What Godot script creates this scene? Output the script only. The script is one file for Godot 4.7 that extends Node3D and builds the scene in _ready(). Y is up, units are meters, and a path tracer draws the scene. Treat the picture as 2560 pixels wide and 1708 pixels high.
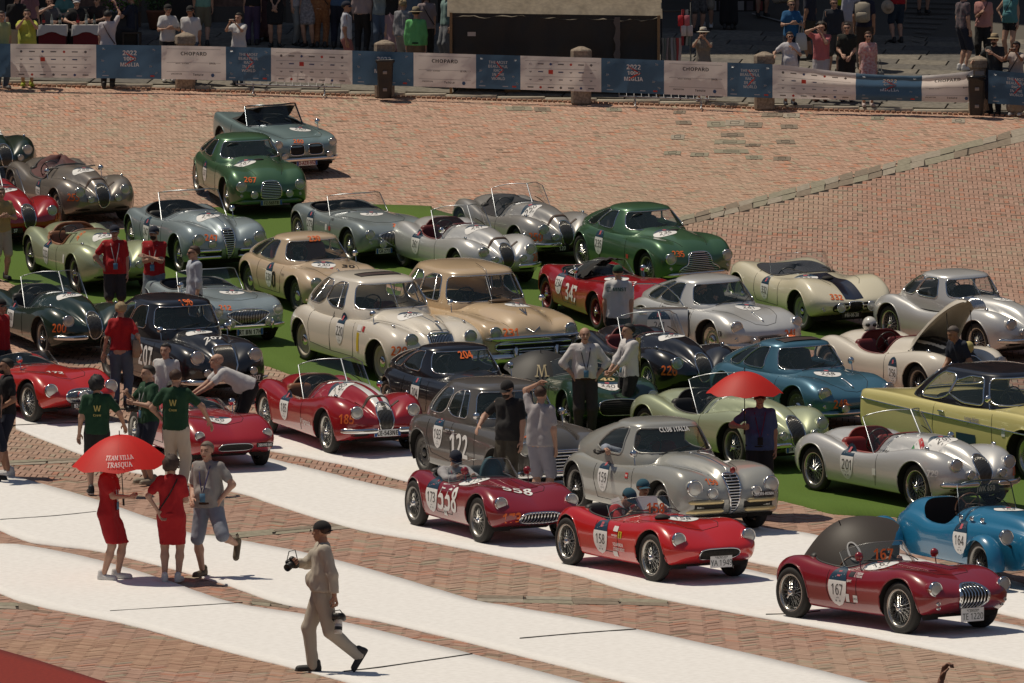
extends Node3D
const F := 16494.0
const PITCH := 0.075
const CAMH := 9.7
var rng := RandomNumberGenerator.new()
var mats := {}
var used := {}
var fonts := {}
func d_of(y: float) -> float:
	return 1470.0 * pow(0.18385-4.615e-5 * y,1.3137)
func h_of(d: float) -> float:
	var dd := clampf(d,40.0,175.0)
	var y := (0.18385 - pow(dd / 1470.0,1.0/1.3137)) / 4.615e-5
	return CAMH - dd * tan(PITCH + atan((y - 854.0) / F))
func slope_of(d: float) -> float:
	return (h_of(d + 0.5) - h_of(d - 0.5))
func gh(x: float, z: float) -> float:
	return h_of(-z)
func G(px: float, py: float) -> Vector3:
	var d := d_of(py)
	var h := h_of(d)
	var zc := d * cos(PITCH) + (CAMH - h) * sin(PITCH)
	return Vector3((px - 1280.0) * zc / F, h,-d)
func normal_at(z: float) -> Vector3:
	return Vector3(0,1,slope_of(-z)).normalized()
func _ready():
	rng.seed = 7
	var cam := Camera3D.new()
	cam.name = "view_camera"
	add_child(cam)
	cam.position = Vector3(0,CAMH,0)
	cam.rotation = Vector3(-PITCH,0,0)
	cam.fov = rad_to_deg(2.0 * atan(854.0 / F))
	cam.near = 1.0
	cam.far = 600.0
	cam.current = true
	var env := Environment.new()
	env.background_mode = Environment.BG_SKY
	var sky := Sky.new()
	var psm := ProceduralSkyMaterial.new()
	psm.sky_top_color = Color(0.40,0.47,0.58)
	psm.sky_horizon_color = Color(0.74,0.74,0.74)
	psm.ground_bottom_color = Color(0.30,0.24,0.20)
	psm.ground_horizon_color = Color(0.55,0.50,0.46)
	psm.sky_curve = 0.12
	sky.sky_material = psm
	env.sky = sky
	env.tonemap_mode = Environment.TONE_MAPPER_LINEAR
	env.tonemap_exposure = 0.64
	env.sdfgi_enabled = true
	env.ssao_enabled = true
	env.ssil_enabled = true
	env.background_energy_multiplier = 0.88
	var we := WorldEnvironment.new()
	we.name = "world_environment"
	we.environment = env
	add_child(we)
	var sun := DirectionalLight3D.new()
	sun.name = "sun"
	sun.light_color = Color(1.0,0.95,0.87)
	sun.light_energy = 1.6
	sun.light_angular_distance = 0.5
	sun.shadow_enabled = true
	add_child(sun)
	var sd := Vector3(0.40,-1.0,0.20).normalized()
	sun.look_at_from_position(Vector3.ZERO, sd, Vector3.UP)
	var t0 := Time.get_ticks_msec()
	build_ground()
	print("ground ",Time.get_ticks_msec() - t0)
	build_street()
	park_cars()
	print("cars ",Time.get_ticks_msec() - t0)
	build_people()
	print("people ",Time.get_ticks_msec() - t0)
# ---------- helpers ----------
func numbered(n: String) -> String:
	if not used.has(n):
		used[n] = 0
		return n
	used[n] += 1
	return "%s_%03d" % [n,used[n]]
func thing(called: String,label: String,category: String,group := "") -> Node3D:
	var o := Node3D.new()
	o.name = numbered(called)
	add_child(o)
	o.set_meta("label",label)
	o.set_meta("category",category)
	if group:
		o.set_meta("group",group)
	return o
func mat(key: String, col := Color.WHITE, rough := 0.8,metal := 0.0,extra := {}) -> StandardMaterial3D:
	if mats.has(key):
		return mats[key]
	var m := StandardMaterial3D.new()
	m.resource_name = key
	m.albedo_color = col.linear_to_srgb()
	m.roughness = rough
	m.metallic = metal
	for k in extra:
		m.set(k, extra[k])
	mats[key] = m
	return m
class MB:
	var v := PackedVector3Array()
	var c := PackedColorArray()
	var uv := PackedVector2Array()
	var col := Color.WHITE
	var usecol := false
	var useuv := false
	func tri(a: Vector3,b: Vector3,d: Vector3) -> void:
		v.append(a); v.append(b); v.append(d)
		if usecol:
			c.append(col); c.append(col); c.append(col)
	func quad(a: Vector3,b: Vector3,d: Vector3,e: Vector3) -> void:
		tri(a, b, d)
		tri(a, d, e)
	func grid(g: Array, close := false) -> void:
		for i in g.size() - 1:
			var r: PackedVector3Array = g[i]
			var s: PackedVector3Array = g[i + 1]
			var n := r.size()
			for j in (n if close else n - 1):
				var k := (j + 1) % n
				quad(r[j],r[k],s[k],s[j])
	func box(ctr: Vector3,size: Vector3,b := Basis()) -> void:
		var p := []
		for i in 8:
			p.append(ctr + b * (Vector3((i & 1) - 0.5,((i >> 1) & 1) - 0.5,((i >> 2) & 1) - 0.5) * size))
		quad(p[0],p[2],p[3],p[1]); quad(p[4],p[5],p[7],p[6])
		quad(p[0],p[1],p[5],p[4]); quad(p[2],p[6],p[7],p[3])
		quad(p[0],p[4],p[6],p[2]); quad(p[1],p[3],p[7],p[5])
	func cbox(ctr: Vector3,size: Vector3,ch: float, b := Basis()) -> void:
		var h := size / 2.0
		var rings := []
		for lv in [[-h.y, ch],[-h.y + ch,0.0],[h.y - ch,0.0],[h.y, ch]]:
			var x: float = h.x - lv[1]
			var z: float = h.z - lv[1]
			var r := PackedVector3Array()
			for q in [[x - ch,-z],[x,-z + ch],[x, z - ch],[x - ch, z],[-x + ch, z],[-x, z - ch],[-x,-z + ch],[-x + ch,-z]]:
				r.append(ctr + b * Vector3(q[0],lv[0],q[1]))
			rings.append(r)
		grid(rings, true)
		for r in [rings[0],rings[3]]:
			for j in range(1,7):
				tri(r[0],r[j],r[j + 1])
	func tube(pts: PackedVector3Array, rad: float, n := 6,closed := false, flat := 1.0,upv := Vector3.UP) -> void:
		var rings := []
		var m := pts.size()
		for i in m:
			var a := pts[(i - 1 + m) % m] if closed or i > 0 else pts[0]
			var b := pts[(i + 1) % m] if closed or i < m - 1 else pts[m - 1]
			var t := (b - a).normalized()
			if t.length() < 0.5:
				t = Vector3.RIGHT
			var u := upv if absf(t.dot(upv)) < 0.95 else Vector3(0.3,0.1,0.9)
			var s := t.cross(u).normalized()
			u = s.cross(t).normalized()
			var r := PackedVector3Array()
			for j in n:
				var g := TAU * j / n
				r.append(pts[i] + s * cos(g) * rad * flat + u * sin(g) * rad)
			rings.append(r)
		if closed:
			rings.append(rings[0])
		grid(rings, true)
		if not closed:
			for r in [rings[0],rings[m - 1]]:
				for j in range(1,n - 1):
					tri(r[0],r[j],r[j + 1])
	func cone(a: Vector3,b: Vector3,ra: float, rb: float, n := 10) -> void:
		var t := (b - a).normalized()
		var u := Vector3.UP if absf(t.y) < 0.9 else Vector3.RIGHT
		var s := t.cross(u).normalized()
		u = s.cross(t)
		var r0 := PackedVector3Array()
		var r1 := PackedVector3Array()
		for j in n:
			var w := s * cos(TAU * j / n) + u * sin(TAU * j / n)
			r0.append(a + w * ra)
			r1.append(b + w * rb)
		grid([r0,r1],true)
		for j in range(1,n - 1):
			if ra > 0.0: tri(r0[0],r0[j],r0[j + 1])
			if rb > 0.0: tri(r1[0],r1[j],r1[j + 1])
	func lathe(o: Vector3,axis: Vector3,prof: Array, n := 20) -> void:
		var u := Vector3.UP if absf(axis.y) < 0.9 else Vector3.RIGHT
		var s := axis.cross(u).normalized()
		u = s.cross(axis).normalized()
		var rings := []
		for p in prof:
			var r := PackedVector3Array()
			for j in n:
				var a := TAU * j / n
				r.append(o + axis * p[1] + (s * cos(a) + u * sin(a)) * p[0])
			rings.append(r)
		grid(rings, true)
	func ball(o: Vector3,r: Vector3,n := 12,m := 8,b := Basis()) -> void:
		var rings := []
		for i in m + 1:
			var a := PI * i / m
			var q := PackedVector3Array()
			for j in n:
				q.append(o + b * (Vector3(sin(a) * cos(TAU * j / n),cos(a),sin(a) * sin(TAU * j / n)) * r))
			rings.append(q)
		grid(rings, true)
	func mesh(smooth := true) -> ArrayMesh:
		var ar := []
		ar.resize(Mesh.ARRAY_MAX)
		ar[Mesh.ARRAY_VERTEX] = v
		if usecol:
			ar[Mesh.ARRAY_COLOR] = c
		if useuv:
			ar[Mesh.ARRAY_TEX_UV] = uv
		var st := SurfaceTool.new()
		st.create_from_arrays(ar)
		if not smooth:
			st.set_smooth_group(-1)
			st.deindex()
		st.generate_normals()
		return st.commit()
func flat_mesh(mb: MB) -> ArrayMesh:
	var nn := PackedVector3Array()
	nn.resize(mb.v.size())
	for i in range(0,mb.v.size(),3):
		var n := (mb.v[i + 2] - mb.v[i]).cross(mb.v[i + 1] - mb.v[i]).normalized()
		nn[i] = n; nn[i + 1] = n; nn[i + 2] = n
	var ar := []
	ar.resize(Mesh.ARRAY_MAX)
	ar[Mesh.ARRAY_VERTEX] = mb.v
	ar[Mesh.ARRAY_NORMAL] = nn
	if mb.usecol:
		ar[Mesh.ARRAY_COLOR] = mb.c
	if mb.useuv:
		ar[Mesh.ARRAY_TEX_UV] = mb.uv
	var am := ArrayMesh.new()
	am.add_surface_from_arrays(Mesh.PRIMITIVE_TRIANGLES, ar)
	return am
func obj(called: String, mb, m: Material, parent: Node, flat := false) -> MeshInstance3D:
	var o := MeshInstance3D.new()
	if mb is MB:
		o.mesh = flat_mesh(mb) if flat else mb.mesh()
	else:
		o.mesh = mb
	o.material_override = m
	o.name = called if parent != self else numbered(called)
	parent.add_child(o, true)
	return o
func tag(o: Node,label: String,category: String,group := "") -> Node:
	o.set_meta("label",label)
	o.set_meta("category",category)
	if group:
		o.set_meta("group",group)
	return o
func struct(o: Node) -> Node:
	o.set_meta("kind","structure")
	return o
func noise_tex(key: String, freq: float, a: Color, b: Color, size := 512,oct := 4) -> ImageTexture:
	var n := FastNoiseLite.new()
	n.seed = hash(key) % 1000
	n.frequency = freq
	n.fractal_octaves = oct
	var im := n.get_seamless_image(size, size)
	im.convert(Image.FORMAT_RGBA8)
	var sa := a.linear_to_srgb()
	var sb := b.linear_to_srgb()
	for y in size:
		for x in size:
			im.set_pixel(x, y, sa.lerp(sb, im.get_pixel(x, y).r))
	return ImageTexture.create_from_image(im)
func world_tex(m: StandardMaterial3D, t: Texture2D, scale: float) -> void:
	m.albedo_color = Color.WHITE
	m.albedo_texture = t
	m.uv1_triplanar = true
	m.uv1_world_triplanar = true
	m.uv1_scale = Vector3.ONE * scale
func in_poly(p: Vector2,poly: PackedVector2Array) -> bool:
	return Geometry2D.is_point_in_polygon(p, poly)
# ---------- the piazza ----------
var carpets := []      # plan polygons of sheets that lie on the bricks
func plan(pts: Array) -> PackedVector2Array:
	var r := PackedVector2Array()
	for i in range(0,pts.size(),2):
		var g := G(pts[i],pts[i + 1])
		r.append(Vector2(g.x, g.z))
	return r
func smooth_edge(pts: Array) -> Array:
	var n := pts.size() / 2
	var out := []
	for i in n - 1:
		var p := []
		for k in [-1,0,1,2]:
			var q := clampi(i + k,0,n - 1)
			p.append(Vector2(pts[2 * q],pts[2 * q + 1]))
		for s in 6:
			var t := s / 6.0
			var v: Vector2 = p[1] + 0.5 * t * (p[2] - p[0] + t * (2.0 * p[0] - 5.0 * p[1] + 4.0 * p[2] - p[3] + t * (3.0 * (p[1] - p[2]) + p[3] - p[0])))
			out.append(v.x); out.append(v.y)
	out.append(pts[-2]); out.append(pts[-1])
	return out
func strip_sheet(called: String, up: Array, lo: Array, m: Material, lift: float, wob := 0.0,thick := 0.012) -> MeshInstance3D:
	var a := smooth_edge(up)
	var b := smooth_edge(lo)
	var mb := MB.new()
	var n := 90
	var rows := []
	var fn := FastNoiseLite.new()
	fn.frequency = 0.9
	var edge_a := PackedVector2Array()
	var edge_b := PackedVector2Array()
	for i in n + 1:
		var t := i / float(n)
		var pa := along(a, t)
		var pb := along(b, t)
		var ga := G(pa.x, pa.y)
		var gb := G(pb.x, pb.y)
		ga.z += fn.get_noise_2d(ga.x * 2.0,ga.z) * wob
		gb.z += fn.get_noise_2d(gb.x * 2.0,gb.z) * wob
		edge_a.append(Vector2(ga.x, ga.z))
		edge_b.append(Vector2(gb.x, gb.z))
		var r := PackedVector3Array()
		r.append(Vector3(ga.x, gh(0,ga.z) + lift - thick - 0.01,ga.z))
		for k in 9:
			var q := ga.lerp(gb, k / 8.0)
			var bump := fn.get_noise_2d(q.x * 0.8+40.0,q.z * 0.8) * 0.006
			r.append(Vector3(q.x, gh(0,q.z) + lift + bump * (1.0 if k > 0 and k < 8 else 0.3),q.z))
		r.append(Vector3(gb.x, gh(0,gb.z) + lift - thick - 0.01,gb.z))
		rows.append(r)
	mb.grid(rows)
	edge_b.reverse()
	edge_a.append_array(edge_b)
	carpets.append(edge_a)
	var o := obj(called, mb, m, self)
	return o
func along(p: Array, t: float) -> Vector2:
	var n := p.size() / 2-1
	var f := clampf(t,0.0,1.0) * n
	var i := mini(int(f),n - 1)
	return Vector2(p[2 * i],p[2 * i + 1]).lerp(Vector2(p[2 * i + 2],p[2 * i + 3]),f - i)
func build_ground():
	var bed := mat("bed",Color(0.055,0.04,0.032),0.95)
	var mb := MB.new()
	var rows := []
	for d in [-300.0,0.0,30.0,40.0,46.0,52.0,58.0,64.0,70.0,76.0,82.0,88.0,94.0,100.0,106.0,112.0,118.0,124.0,130.0,136.0,142.0,148.0,154.0,160.0,166.0,172.0,178.0,250.0,500.0]:
		var r := PackedVector3Array()
		for x in [-400.0,-40.0,-14.0,0.0,14.0,40.0,400.0]:
			r.append(Vector3(x, h_of(d) - 0.022,-d))
		rows.append(r)
	mb.grid(rows)
	var ground := obj("ground",mb,bed,self)
	struct(ground)
	var felt := mat("felt",Color(0.80,0.78,0.75),0.95,0.0)
	world_tex(felt,noise_tex("felt",0.02,Color(0.74,0.72,0.695),Color(0.86,0.845,0.825),512,5),0.7)
	var e := []
	var o: Node
	o = strip_sheet("carpet",[39,1030,226,1050,500,1092,657,1144,794,1178,966,1221,1290,1290,1600,1362,1887,1431,2210,1500,2570,1573],
		[39,1074,226,1147,310,1178,587,1232,700,1268,900,1327,1108,1363,1388,1424,1600,1487,1860,1538,2158,1592,2570,1676],felt,0.020,0.05)
	struct(o)
	o = strip_sheet("carpet",[600,1040,760,1070,981,1105,1300,1180,1600,1250,1890,1319,2024,1337,2300,1400,2570,1465],
		[600,1112,671,1128,868,1166,981,1196,1300,1275,1600,1345,1888,1409,2250,1480,2570,1552],felt,0.020,0.05)
	struct(o)
	o = strip_sheet("carpet",[-20,1180,58,1200,221,1246,405,1309,483,1338,562,1347,800,1393,1019,1454,1192,1505,1300,1523,1590,1576,1943,1654,2240,1728],
		[-20,1322,0,1328,82,1359,238,1379,402,1417,562,1463,698,1510,861,1539,1000,1567,1300,1641,1563,1708,1700,1745],felt,0.020,0.05)
	struct(o)
	o = strip_sheet("carpet",[-20,1363,68,1367,245,1403,402,1449,579,1509,800,1546,1000,1593,1300,1670,1445,1708,1600,1750],
		[-20,1478,0,1486,92,1517,317,1563,494,1611,647,1651,780,1684,880,1712,1000,1752],felt,0.020,0.05)
	struct(o)
	var seam := mat("seam",Color(0.045,0.04,0.036),0.95)
	for s in [[[20,1068,120,1063,230,1060],0.03],[[0,1303,130,1294,240,1283],0.02],[[275,1532,420,1523,606,1511],0.02],[[860,1684,960,1672,1180,1640],0.03],[[1300,1601,1450,1588,1590,1578],0.03],[[1915,1541,1990,1539,2050,1532],0.03]]:
		var pts := PackedVector3Array()
		var sm := smooth_edge(s[0])
		for i in range(0,sm.size(),2):
			pts.append(G(sm[i],sm[i + 1]) + Vector3(0,0.022,0))
		mb = MB.new()
		mb.tube(pts, s[1] * 0.4,5,false,1.0)
		struct(obj("carpet_seam",mb,seam,self))
	var turf := mat("turf",Color(0.06,0.13,0.015),0.9)
	world_tex(turf,noise_tex("turf",0.05,Color(0.048,0.098,0.004),Color(0.100,0.180,0.011),512,5),1.1)
	o = strip_sheet("turf_carpet",[503,521,780,512,1058,516,1108,531,1500,640,2000,770,2215,832],
		[503,523,587,564,709,619,900,690,1200,770,1440,828,1511,847,1760,868,2006,872,2110,890],turf,0.014,0.02,0.02)
	struct(o)
	o = strip_sheet("turf_carpet",[-20,600,200,580,400,572,560,575,690,622,1000,730,1430,850,1520,880,1700,950,1900,1040,2200,1090,2570,1150],
		[-20,688,98,736,330,800,500,866,668,916,785,955,1100,1030,1400,1110,1700,1190,2000,1264,2086,1286,2200,1292,2400,1300,2570,1302],turf,0.014,0.02,0.02)
	struct(o)
	var redc := mat("red_carpet",Color(0.33,0.028,0.012),0.95)
	world_tex(redc,noise_tex("redc",0.06,Color(0.17,0.012,0.006),Color(0.25,0.020,0.009),256,4),0.9)
	o = strip_sheet("red_carpet",[-30,1617,0,1626,100,1655,266,1708,420,1755],[-30,1760,0,1765,100,1770,266,1780,420,1790],redc,0.012,0.02)
	struct(o)
	var stone := mat("gutter_stone",Color(0.25,0.235,0.20),0.9)
	world_tex(stone,noise_tex("stone",0.03,Color(0.24,0.205,0.16),Color(0.42,0.365,0.29),512,5),0.5)
	var stone2: StandardMaterial3D = stone.duplicate()
	stone2.albedo_color = Color(0.85,0.82,0.80)
	var stone3: StandardMaterial3D = stone.duplicate()
	stone3.albedo_color = Color(0.93,0.95,0.92)
	var gut := Node3D.new()
	gut.name = "stone_gutter"
	add_child(gut)
	struct(gut)
	var lines := [[1560,590,2600,326,11.0,17.0],[500,1346,870,1314,7.0,7.0],[1190,1496,1670,1508,8.0,8.0],[-10,1160,240,1148,6.0,6.0],[-10,1514,95,1518,8.0,8.0],[630,1504,725,1514,8.0,8.0]]
	for L in lines:
		var a := G(L[0],L[1])
		var b := G(L[2],L[3])
		var len := a.distance_to(b)
		var n := maxi(2,int(len / 0.55))
		var dirv := (b - a).normalized()
		for i in n:
			for row in 2:
				var t0 := (i + 0.012) / n
				var t1 := (i + 0.988) / n
				var q := []
				for tt in [t0,t1]:
					var hw := lerpf(L[4],L[5],tt)
					for sgn in ([-1.0,-0.04] if row == 0 else [0.04,1.0]):
						var pxx := lerpf(L[0],L[2],tt)
						var pyy: float = lerpf(L[1],L[3],tt) + sgn * hw
						q.append(G(pxx, pyy + rng.randf_range(-0.6,0.6)) + Vector3(rng.randf_range(-0.03,0.03),rng.randf_range(0.002,0.006),0))
				mb = MB.new()
				mb.quad(q[0],q[1],q[3],q[2])
				for k in [[0,1],[1,3],[3,2],[2,0]]:
					mb.quad(q[k[0]],q[k[1]],q[k[1]] - Vector3(0,0.03,0),q[k[0]] - Vector3(0,0.03,0))
				obj("stone",mb,[stone,stone2,stone3][rng.randi() % 3],gut,true)
	for c in [[1297,272,66,10],[1356,274,40,10],[1535,275,39,8],[1699,281,30,8],[1709,307,39,9],[1790,311,45,14],[1837,308,48,14],[1883,313,45,13],[1694,343,34,11],[1831,338,58,9],[1825,356,77,9],[1882,363,38,6],[1681,383,42,9],[1749,387,45,9],[1828,379,86,9],[1885,394,42,9],[1931,287,52,10],[1979,289,42,10],[1973,317,42,10],[1964,355,46,10],[1955,397,43,9],[2194,296,33,8],[2396,303,33,9]]:
		var sk := rng.randf_range(-4.0,4.0)
		mb = MB.new()
		var q := []
		for k in [[-0.5,-0.5],[0.5,-0.5],[0.5,0.5],[-0.5,0.5]]:
			q.append(G(c[0] + k[0] * c[2] + k[1] * sk, c[1] + k[1] * c[3]) + Vector3(0,0.010,0))
		mb.quad(q[0],q[1],q[2],q[3])
		for k in 4:
			mb.quad(q[k],q[(k + 1) % 4],q[(k + 1) % 4] - Vector3(0,0.03,0),q[k] - Vector3(0,0.03,0))
		var cv := obj("stone_cover",mb,[stone,stone2,stone3][rng.randi() % 3],gut,true)
		mb = MB.new()
		var ring := PackedVector3Array()
		for k in 4:
			ring.append(q[k].lerp((q[0] + q[2]) / 2.0,0.55) + Vector3(0,0.002,0))
		mb.tube(ring,0.006,4,true)
		obj("joint",mb,bed,cv)
	bricks(ground, lines)
func bricks(ground: Node, lines: Array):
	var bl := 0.287
	var bw := 0.086
	var mb := MB.new()
	var top := 0.0
	var ch := 0.006
	var o := [Vector3(-bl / 2,-ch,-bw / 2),Vector3(bl / 2,-ch,-bw / 2),Vector3(bl / 2,-ch, bw / 2),Vector3(-bl / 2,-ch, bw / 2)]
	var t := []
	for p in o:
		t.append(Vector3(p.x - signf(p.x) * ch, top, p.z - signf(p.z) * ch))
	mb.quad(t[0],t[1],t[2],t[3])
	for k in 4:
		var j := (k + 1) % 4
		mb.quad(o[k],o[j],t[j],t[k])
		mb.quad(o[k] - Vector3(0,0.03,0),o[j] - Vector3(0,0.03,0),o[j],o[k])
	var bm := flat_mesh(mb)
	var m := mat("brick",Color(1,1,1),0.9)
	world_tex(m,noise_tex("brickwear",0.02,Color(0.72,0.70,0.68),Color(1,1,1),512,5),0.35)
	m.vertex_color_use_as_albedo = true
	var xf := []
	var cols := []
	var near := []
	var W := 0.0985
	var n := 3
	var gl0 := G(1560,590)
	var gl1 := G(2600,326)
	var gn0 := G(-400,1190)
	var gn1 := G(3000,1240)
	var gutp := []
	for L in lines:
		gutp.append(plan([L[0],L[1] - L[4] * 0.7,L[2],L[3] - L[5] * 0.75,L[2],L[3] + L[5] * 0.75,L[0],L[1] + L[4] * 0.7]))
	var fn := FastNoiseLite.new()
	fn.frequency = 0.12
	fn.fractal_octaves = 4
	var small := []
	for c in carpets:
		var r := Rect2(c[0],Vector2.ZERO)
		for p in c:
			r = r.expand(p)
		var shrunk := Geometry2D.offset_polygon(c,-0.15)
		small.append([r, shrunk[0] if shrunk.size() else PackedVector2Array()])
	for sector in 3:
		var ang: float = [-0.262,0.05,0.80][sector]
		var ca := cos(ang)
		var sa := sin(ang)
		var dn: float = [94.0,94.0,60.0][sector]
		var df: float = [157.0,157.0,110.0][sector]
		var steps := 220
		for jj in range(-640,640):
			for kk in range(int((-640 - jj) / 6.0),int((640 - jj) / 6.0)):
				for kind in 2:
					var cu: float
					var cv: float
					if kind == 0:
						cu = (jj + 2.0 * n * kk + n * 0.5) * W
						cv = (jj + 0.5) * W
					else:
						cu = (jj + 2.0 * n * kk + 0.5) * W
						cv = (jj - 1.5 * n + 1.0) * W
					var x := cu * ca - cv * sa
					var z := cu * sa + cv * ca - 100.0
					var d := -z
					if d < dn or d > df:
						continue
					var half := d * 0.0790+0.3
					if x < -half or x > half:
						continue
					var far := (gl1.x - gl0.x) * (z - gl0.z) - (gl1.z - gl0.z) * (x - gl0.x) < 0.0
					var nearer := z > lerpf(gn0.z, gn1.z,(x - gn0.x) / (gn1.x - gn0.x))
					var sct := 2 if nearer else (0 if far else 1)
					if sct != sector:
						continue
					if far and z < kerb_z(x) + 0.05:
						continue
					var p2 := Vector2(x, z)
					var skip := false
					for s in small:
						if s[0].has_point(p2) and in_poly(p2,s[1]):
							skip = true
							break
					if skip:
						continue
					for g in gutp:
						if in_poly(p2,g):
							skip = true
							break
					if skip:
						continue
					var sl := slope_of(d)
					var a2 := ang + (PI / 2 if kind == 1 else 0.0) + rng.randf_range(-0.02,0.02)
					var nb := Vector3(0,1,sl).normalized()
					var fx := Vector3(cos(a2),0,sin(a2))
					fx = (fx - nb * fx.dot(nb)).normalized()
					var b := Basis(fx, nb, fx.cross(nb))
					var tr := Transform3D(b, Vector3(x, h_of(d) + rng.randf_range(-0.007,0.002),z))
					var tone := rng.randf()
					var c := Color(0.50,0.315,0.23).lerp(Color(0.60,0.395,0.295),tone)
					var rr := rng.randf()
					if rr < 0.10:
						c = Color(0.47,0.39,0.28)
					elif rr < 0.18:
						c = Color(0.58,0.29,0.19)
					elif rr < 0.22:
						c = Color(0.33,0.23,0.165)
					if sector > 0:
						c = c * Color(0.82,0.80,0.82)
					var w := fn.get_noise_2d(x, z)
					c = c.lerp(Color(0.50,0.40,0.29),clampf(w * 0.9,0.0,0.35))
					if sector == 2 and d < 81.0 and d > 77.4 and x < -2.6 and near.size() < 300:
						near.append([tr, c])
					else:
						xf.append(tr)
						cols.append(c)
	var mm := MultiMesh.new()
	mm.transform_format = MultiMesh.TRANSFORM_3D
	mm.use_colors = true
	mm.mesh = bm
	mm.instance_count = xf.size()
	for i in xf.size():
		mm.set_instance_transform(i, xf[i])
		mm.set_instance_color(i, cols[i])
	var mi := MultiMeshInstance3D.new()
	mi.name = "brick_paving"
	mi.multimesh = mm
	mi.material_override = m
	mi.set_meta("kind","stuff")
	ground.add_child(mi)
	print("bricks ",xf.size()," + ",near.size())
	var bms := []
	for k in 6:
		var cm: StandardMaterial3D = m.duplicate()
		cm.vertex_color_use_as_albedo = false
		cm.albedo_color = Color(0.41,0.245,0.17).lerp(Color(0.48,0.31,0.215),k / 5.0).linear_to_srgb()
		bms.append(cm)
	for q in near:
		var bi := MeshInstance3D.new()
		bi.name = "brick"
		bi.mesh = bm
		bi.material_override = bms[rng.randi() % 6]
		bi.transform = q[0]
		ground.add_child(bi, true)
func kerb_z(x: float) -> float:
	var a := G(0,208)
	var b := G(1280,248)
	var c := G(2560,288)
	return lerpf(a.z, b.z,(x - a.x) / (b.x - a.x)) if x < b.x else lerpf(b.z, c.z,(x - b.x) / (c.x - b.x))
# ---------- cars ----------
var cmesh := {}
func kn(a: Array, x: float) -> float:
	var n := a.size() / 2
	if x <= a[0]:
		return a[1]
	if x >= a[2 * n - 2]:
		return a[2 * n - 1]
	var i := 0
	while i < n - 2 and x > a[2 * i + 2]:
		i += 1
	var x0: float = a[2 * i]
	var y0: float = a[2 * i + 1]
	var x1: float = a[2 * i + 2]
	var y1: float = a[2 * i + 3]
	var h := x1 - x0
	var s := (y1 - y0) / h
	var m0 := s
	var m1 := s
	if i > 0:
		m0 = (y1 - a[2 * i - 1]) / (x1 - a[2 * i - 2])
	if i < n - 2:
		m1 = (a[2 * i + 5] - y0) / (a[2 * i + 4] - x0)
	var t := (x - x0) / h
	var t2 := t * t
	var t3 := t2 * t
	return (2 * t3-3 * t2+1) * y0 + (t3-2 * t2 + t) * h * m0 + (-2 * t3+3 * t2) * y1 + (t3 - t2) * h * m1
func smax(a: float, b: float, k: float) -> float:
	var h := maxf(k - absf(a - b),0.0) / k
	return maxf(a, b) + h * h * k * 0.25
class Sec:
	var w := 0.0
	var tc := 0.0
	var tf := 0.0
	var zc := 0.0
	var hw := 0.0
	var hd := 0.0
	var fd := 0.0
	var ym := 0.0
	var yb := 0.0
	var ns := 2.2
	var k := 0.06
	var tk := 0.9
func sec(c: Dictionary, x: float) -> Sec:
	var s := Sec.new()
	var ew := 1.0
	var ey := 1.0
	if x > c.xn - c.cf:
		var t: float = clampf((x - (c.xn - c.cf)) / c.cf,0.0,1.0)
		var tw: float = clampf((x - (c.xn - c.cw)) / c.cw,0.0,1.0)
		ew = 0.42+0.58 * pow(1.0 - pow(tw, c.pf),1.0 / c.pf)
		ey = pow(1.0 - pow(t, c.pfy),1.0 / c.pfy)
	elif x < c.xt + c.ct:
		var t: float = clampf(((c.xt + c.ct) - x) / c.ct,0.0,1.0)
		ew = pow(1.0 - pow(t, c.pt),1.0 / c.pt)
		ey = pow(1.0 - pow(t, c.pty),1.0 / c.pty)
	var yn: float = c.yn if x > 0.0 else c.yt
	ew = maxf(ew,0.02)
	s.w = kn(c.W, x) * ew
	s.tc = yn + (kn(c.TC, x) - yn) * ey
	s.tf = yn + (kn(c.TF, x) - yn) * ey
	s.yb = yn + (kn(c.YB, x) - yn) * ey
	s.ym = yn + (kn(c.YM, x) - yn) * ey
	s.zc = kn(c.ZC, x) * s.w
	s.hw = kn(c.HW, x) * s.w
	s.hd = c.hd * maxf(ey * ey,0.02)
	s.fd = c.fd * maxf(ey * ey,0.02)
	s.ns = c.ns
	s.k = c.k * maxf(ey,0.15)
	s.tk = c.tk
	return s
func s_top(s: Sec, z: float) -> float:
	var q := absf(z) / maxf(s.hw,0.01)
	var hood := s.tc - s.hd * q * q * q * q
	var r := (s.zc - absf(z)) / maxf(s.zc,0.01)
	var fen := s.tf - s.fd * r * r
	return smax(hood, fen, s.k)
func s_side(s: Sec, y: float) -> float:
	if y >= s.ym:
		var yt := s_top(s, s.zc)
		var t := clampf((y - s.ym) / maxf(yt - s.ym,0.01),0.0,1.0)
		return s.zc + (s.w - s.zc) * pow(1.0 - pow(t, s.ns),1.0 / s.ns)
	var t2 := clampf((s.ym - y) / maxf(s.ym - s.yb,0.01),0.0,1.0)
	return s.w * (1.0 - (1.0 - s.tk) * (1.0 - sqrt(maxf(0.0,1.0 - t2 * t2))))
func side_z(c: Dictionary, x: float, y: float) -> float:
	return s_side(sec(c, x),y)
func top_y(c: Dictionary, x: float, z: float) -> float:
	var s := sec(c, x)
	var az := absf(z)
	if az <= s.zc:
		return s_top(s, az)
	var yt := s_top(s, s.zc)
	var t := clampf((az - s.zc) / maxf(s.w - s.zc,0.001),0.0,1.0)
	return s.ym + (yt - s.ym) * pow(1.0 - pow(t, s.ns),1.0 / s.ns)
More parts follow.
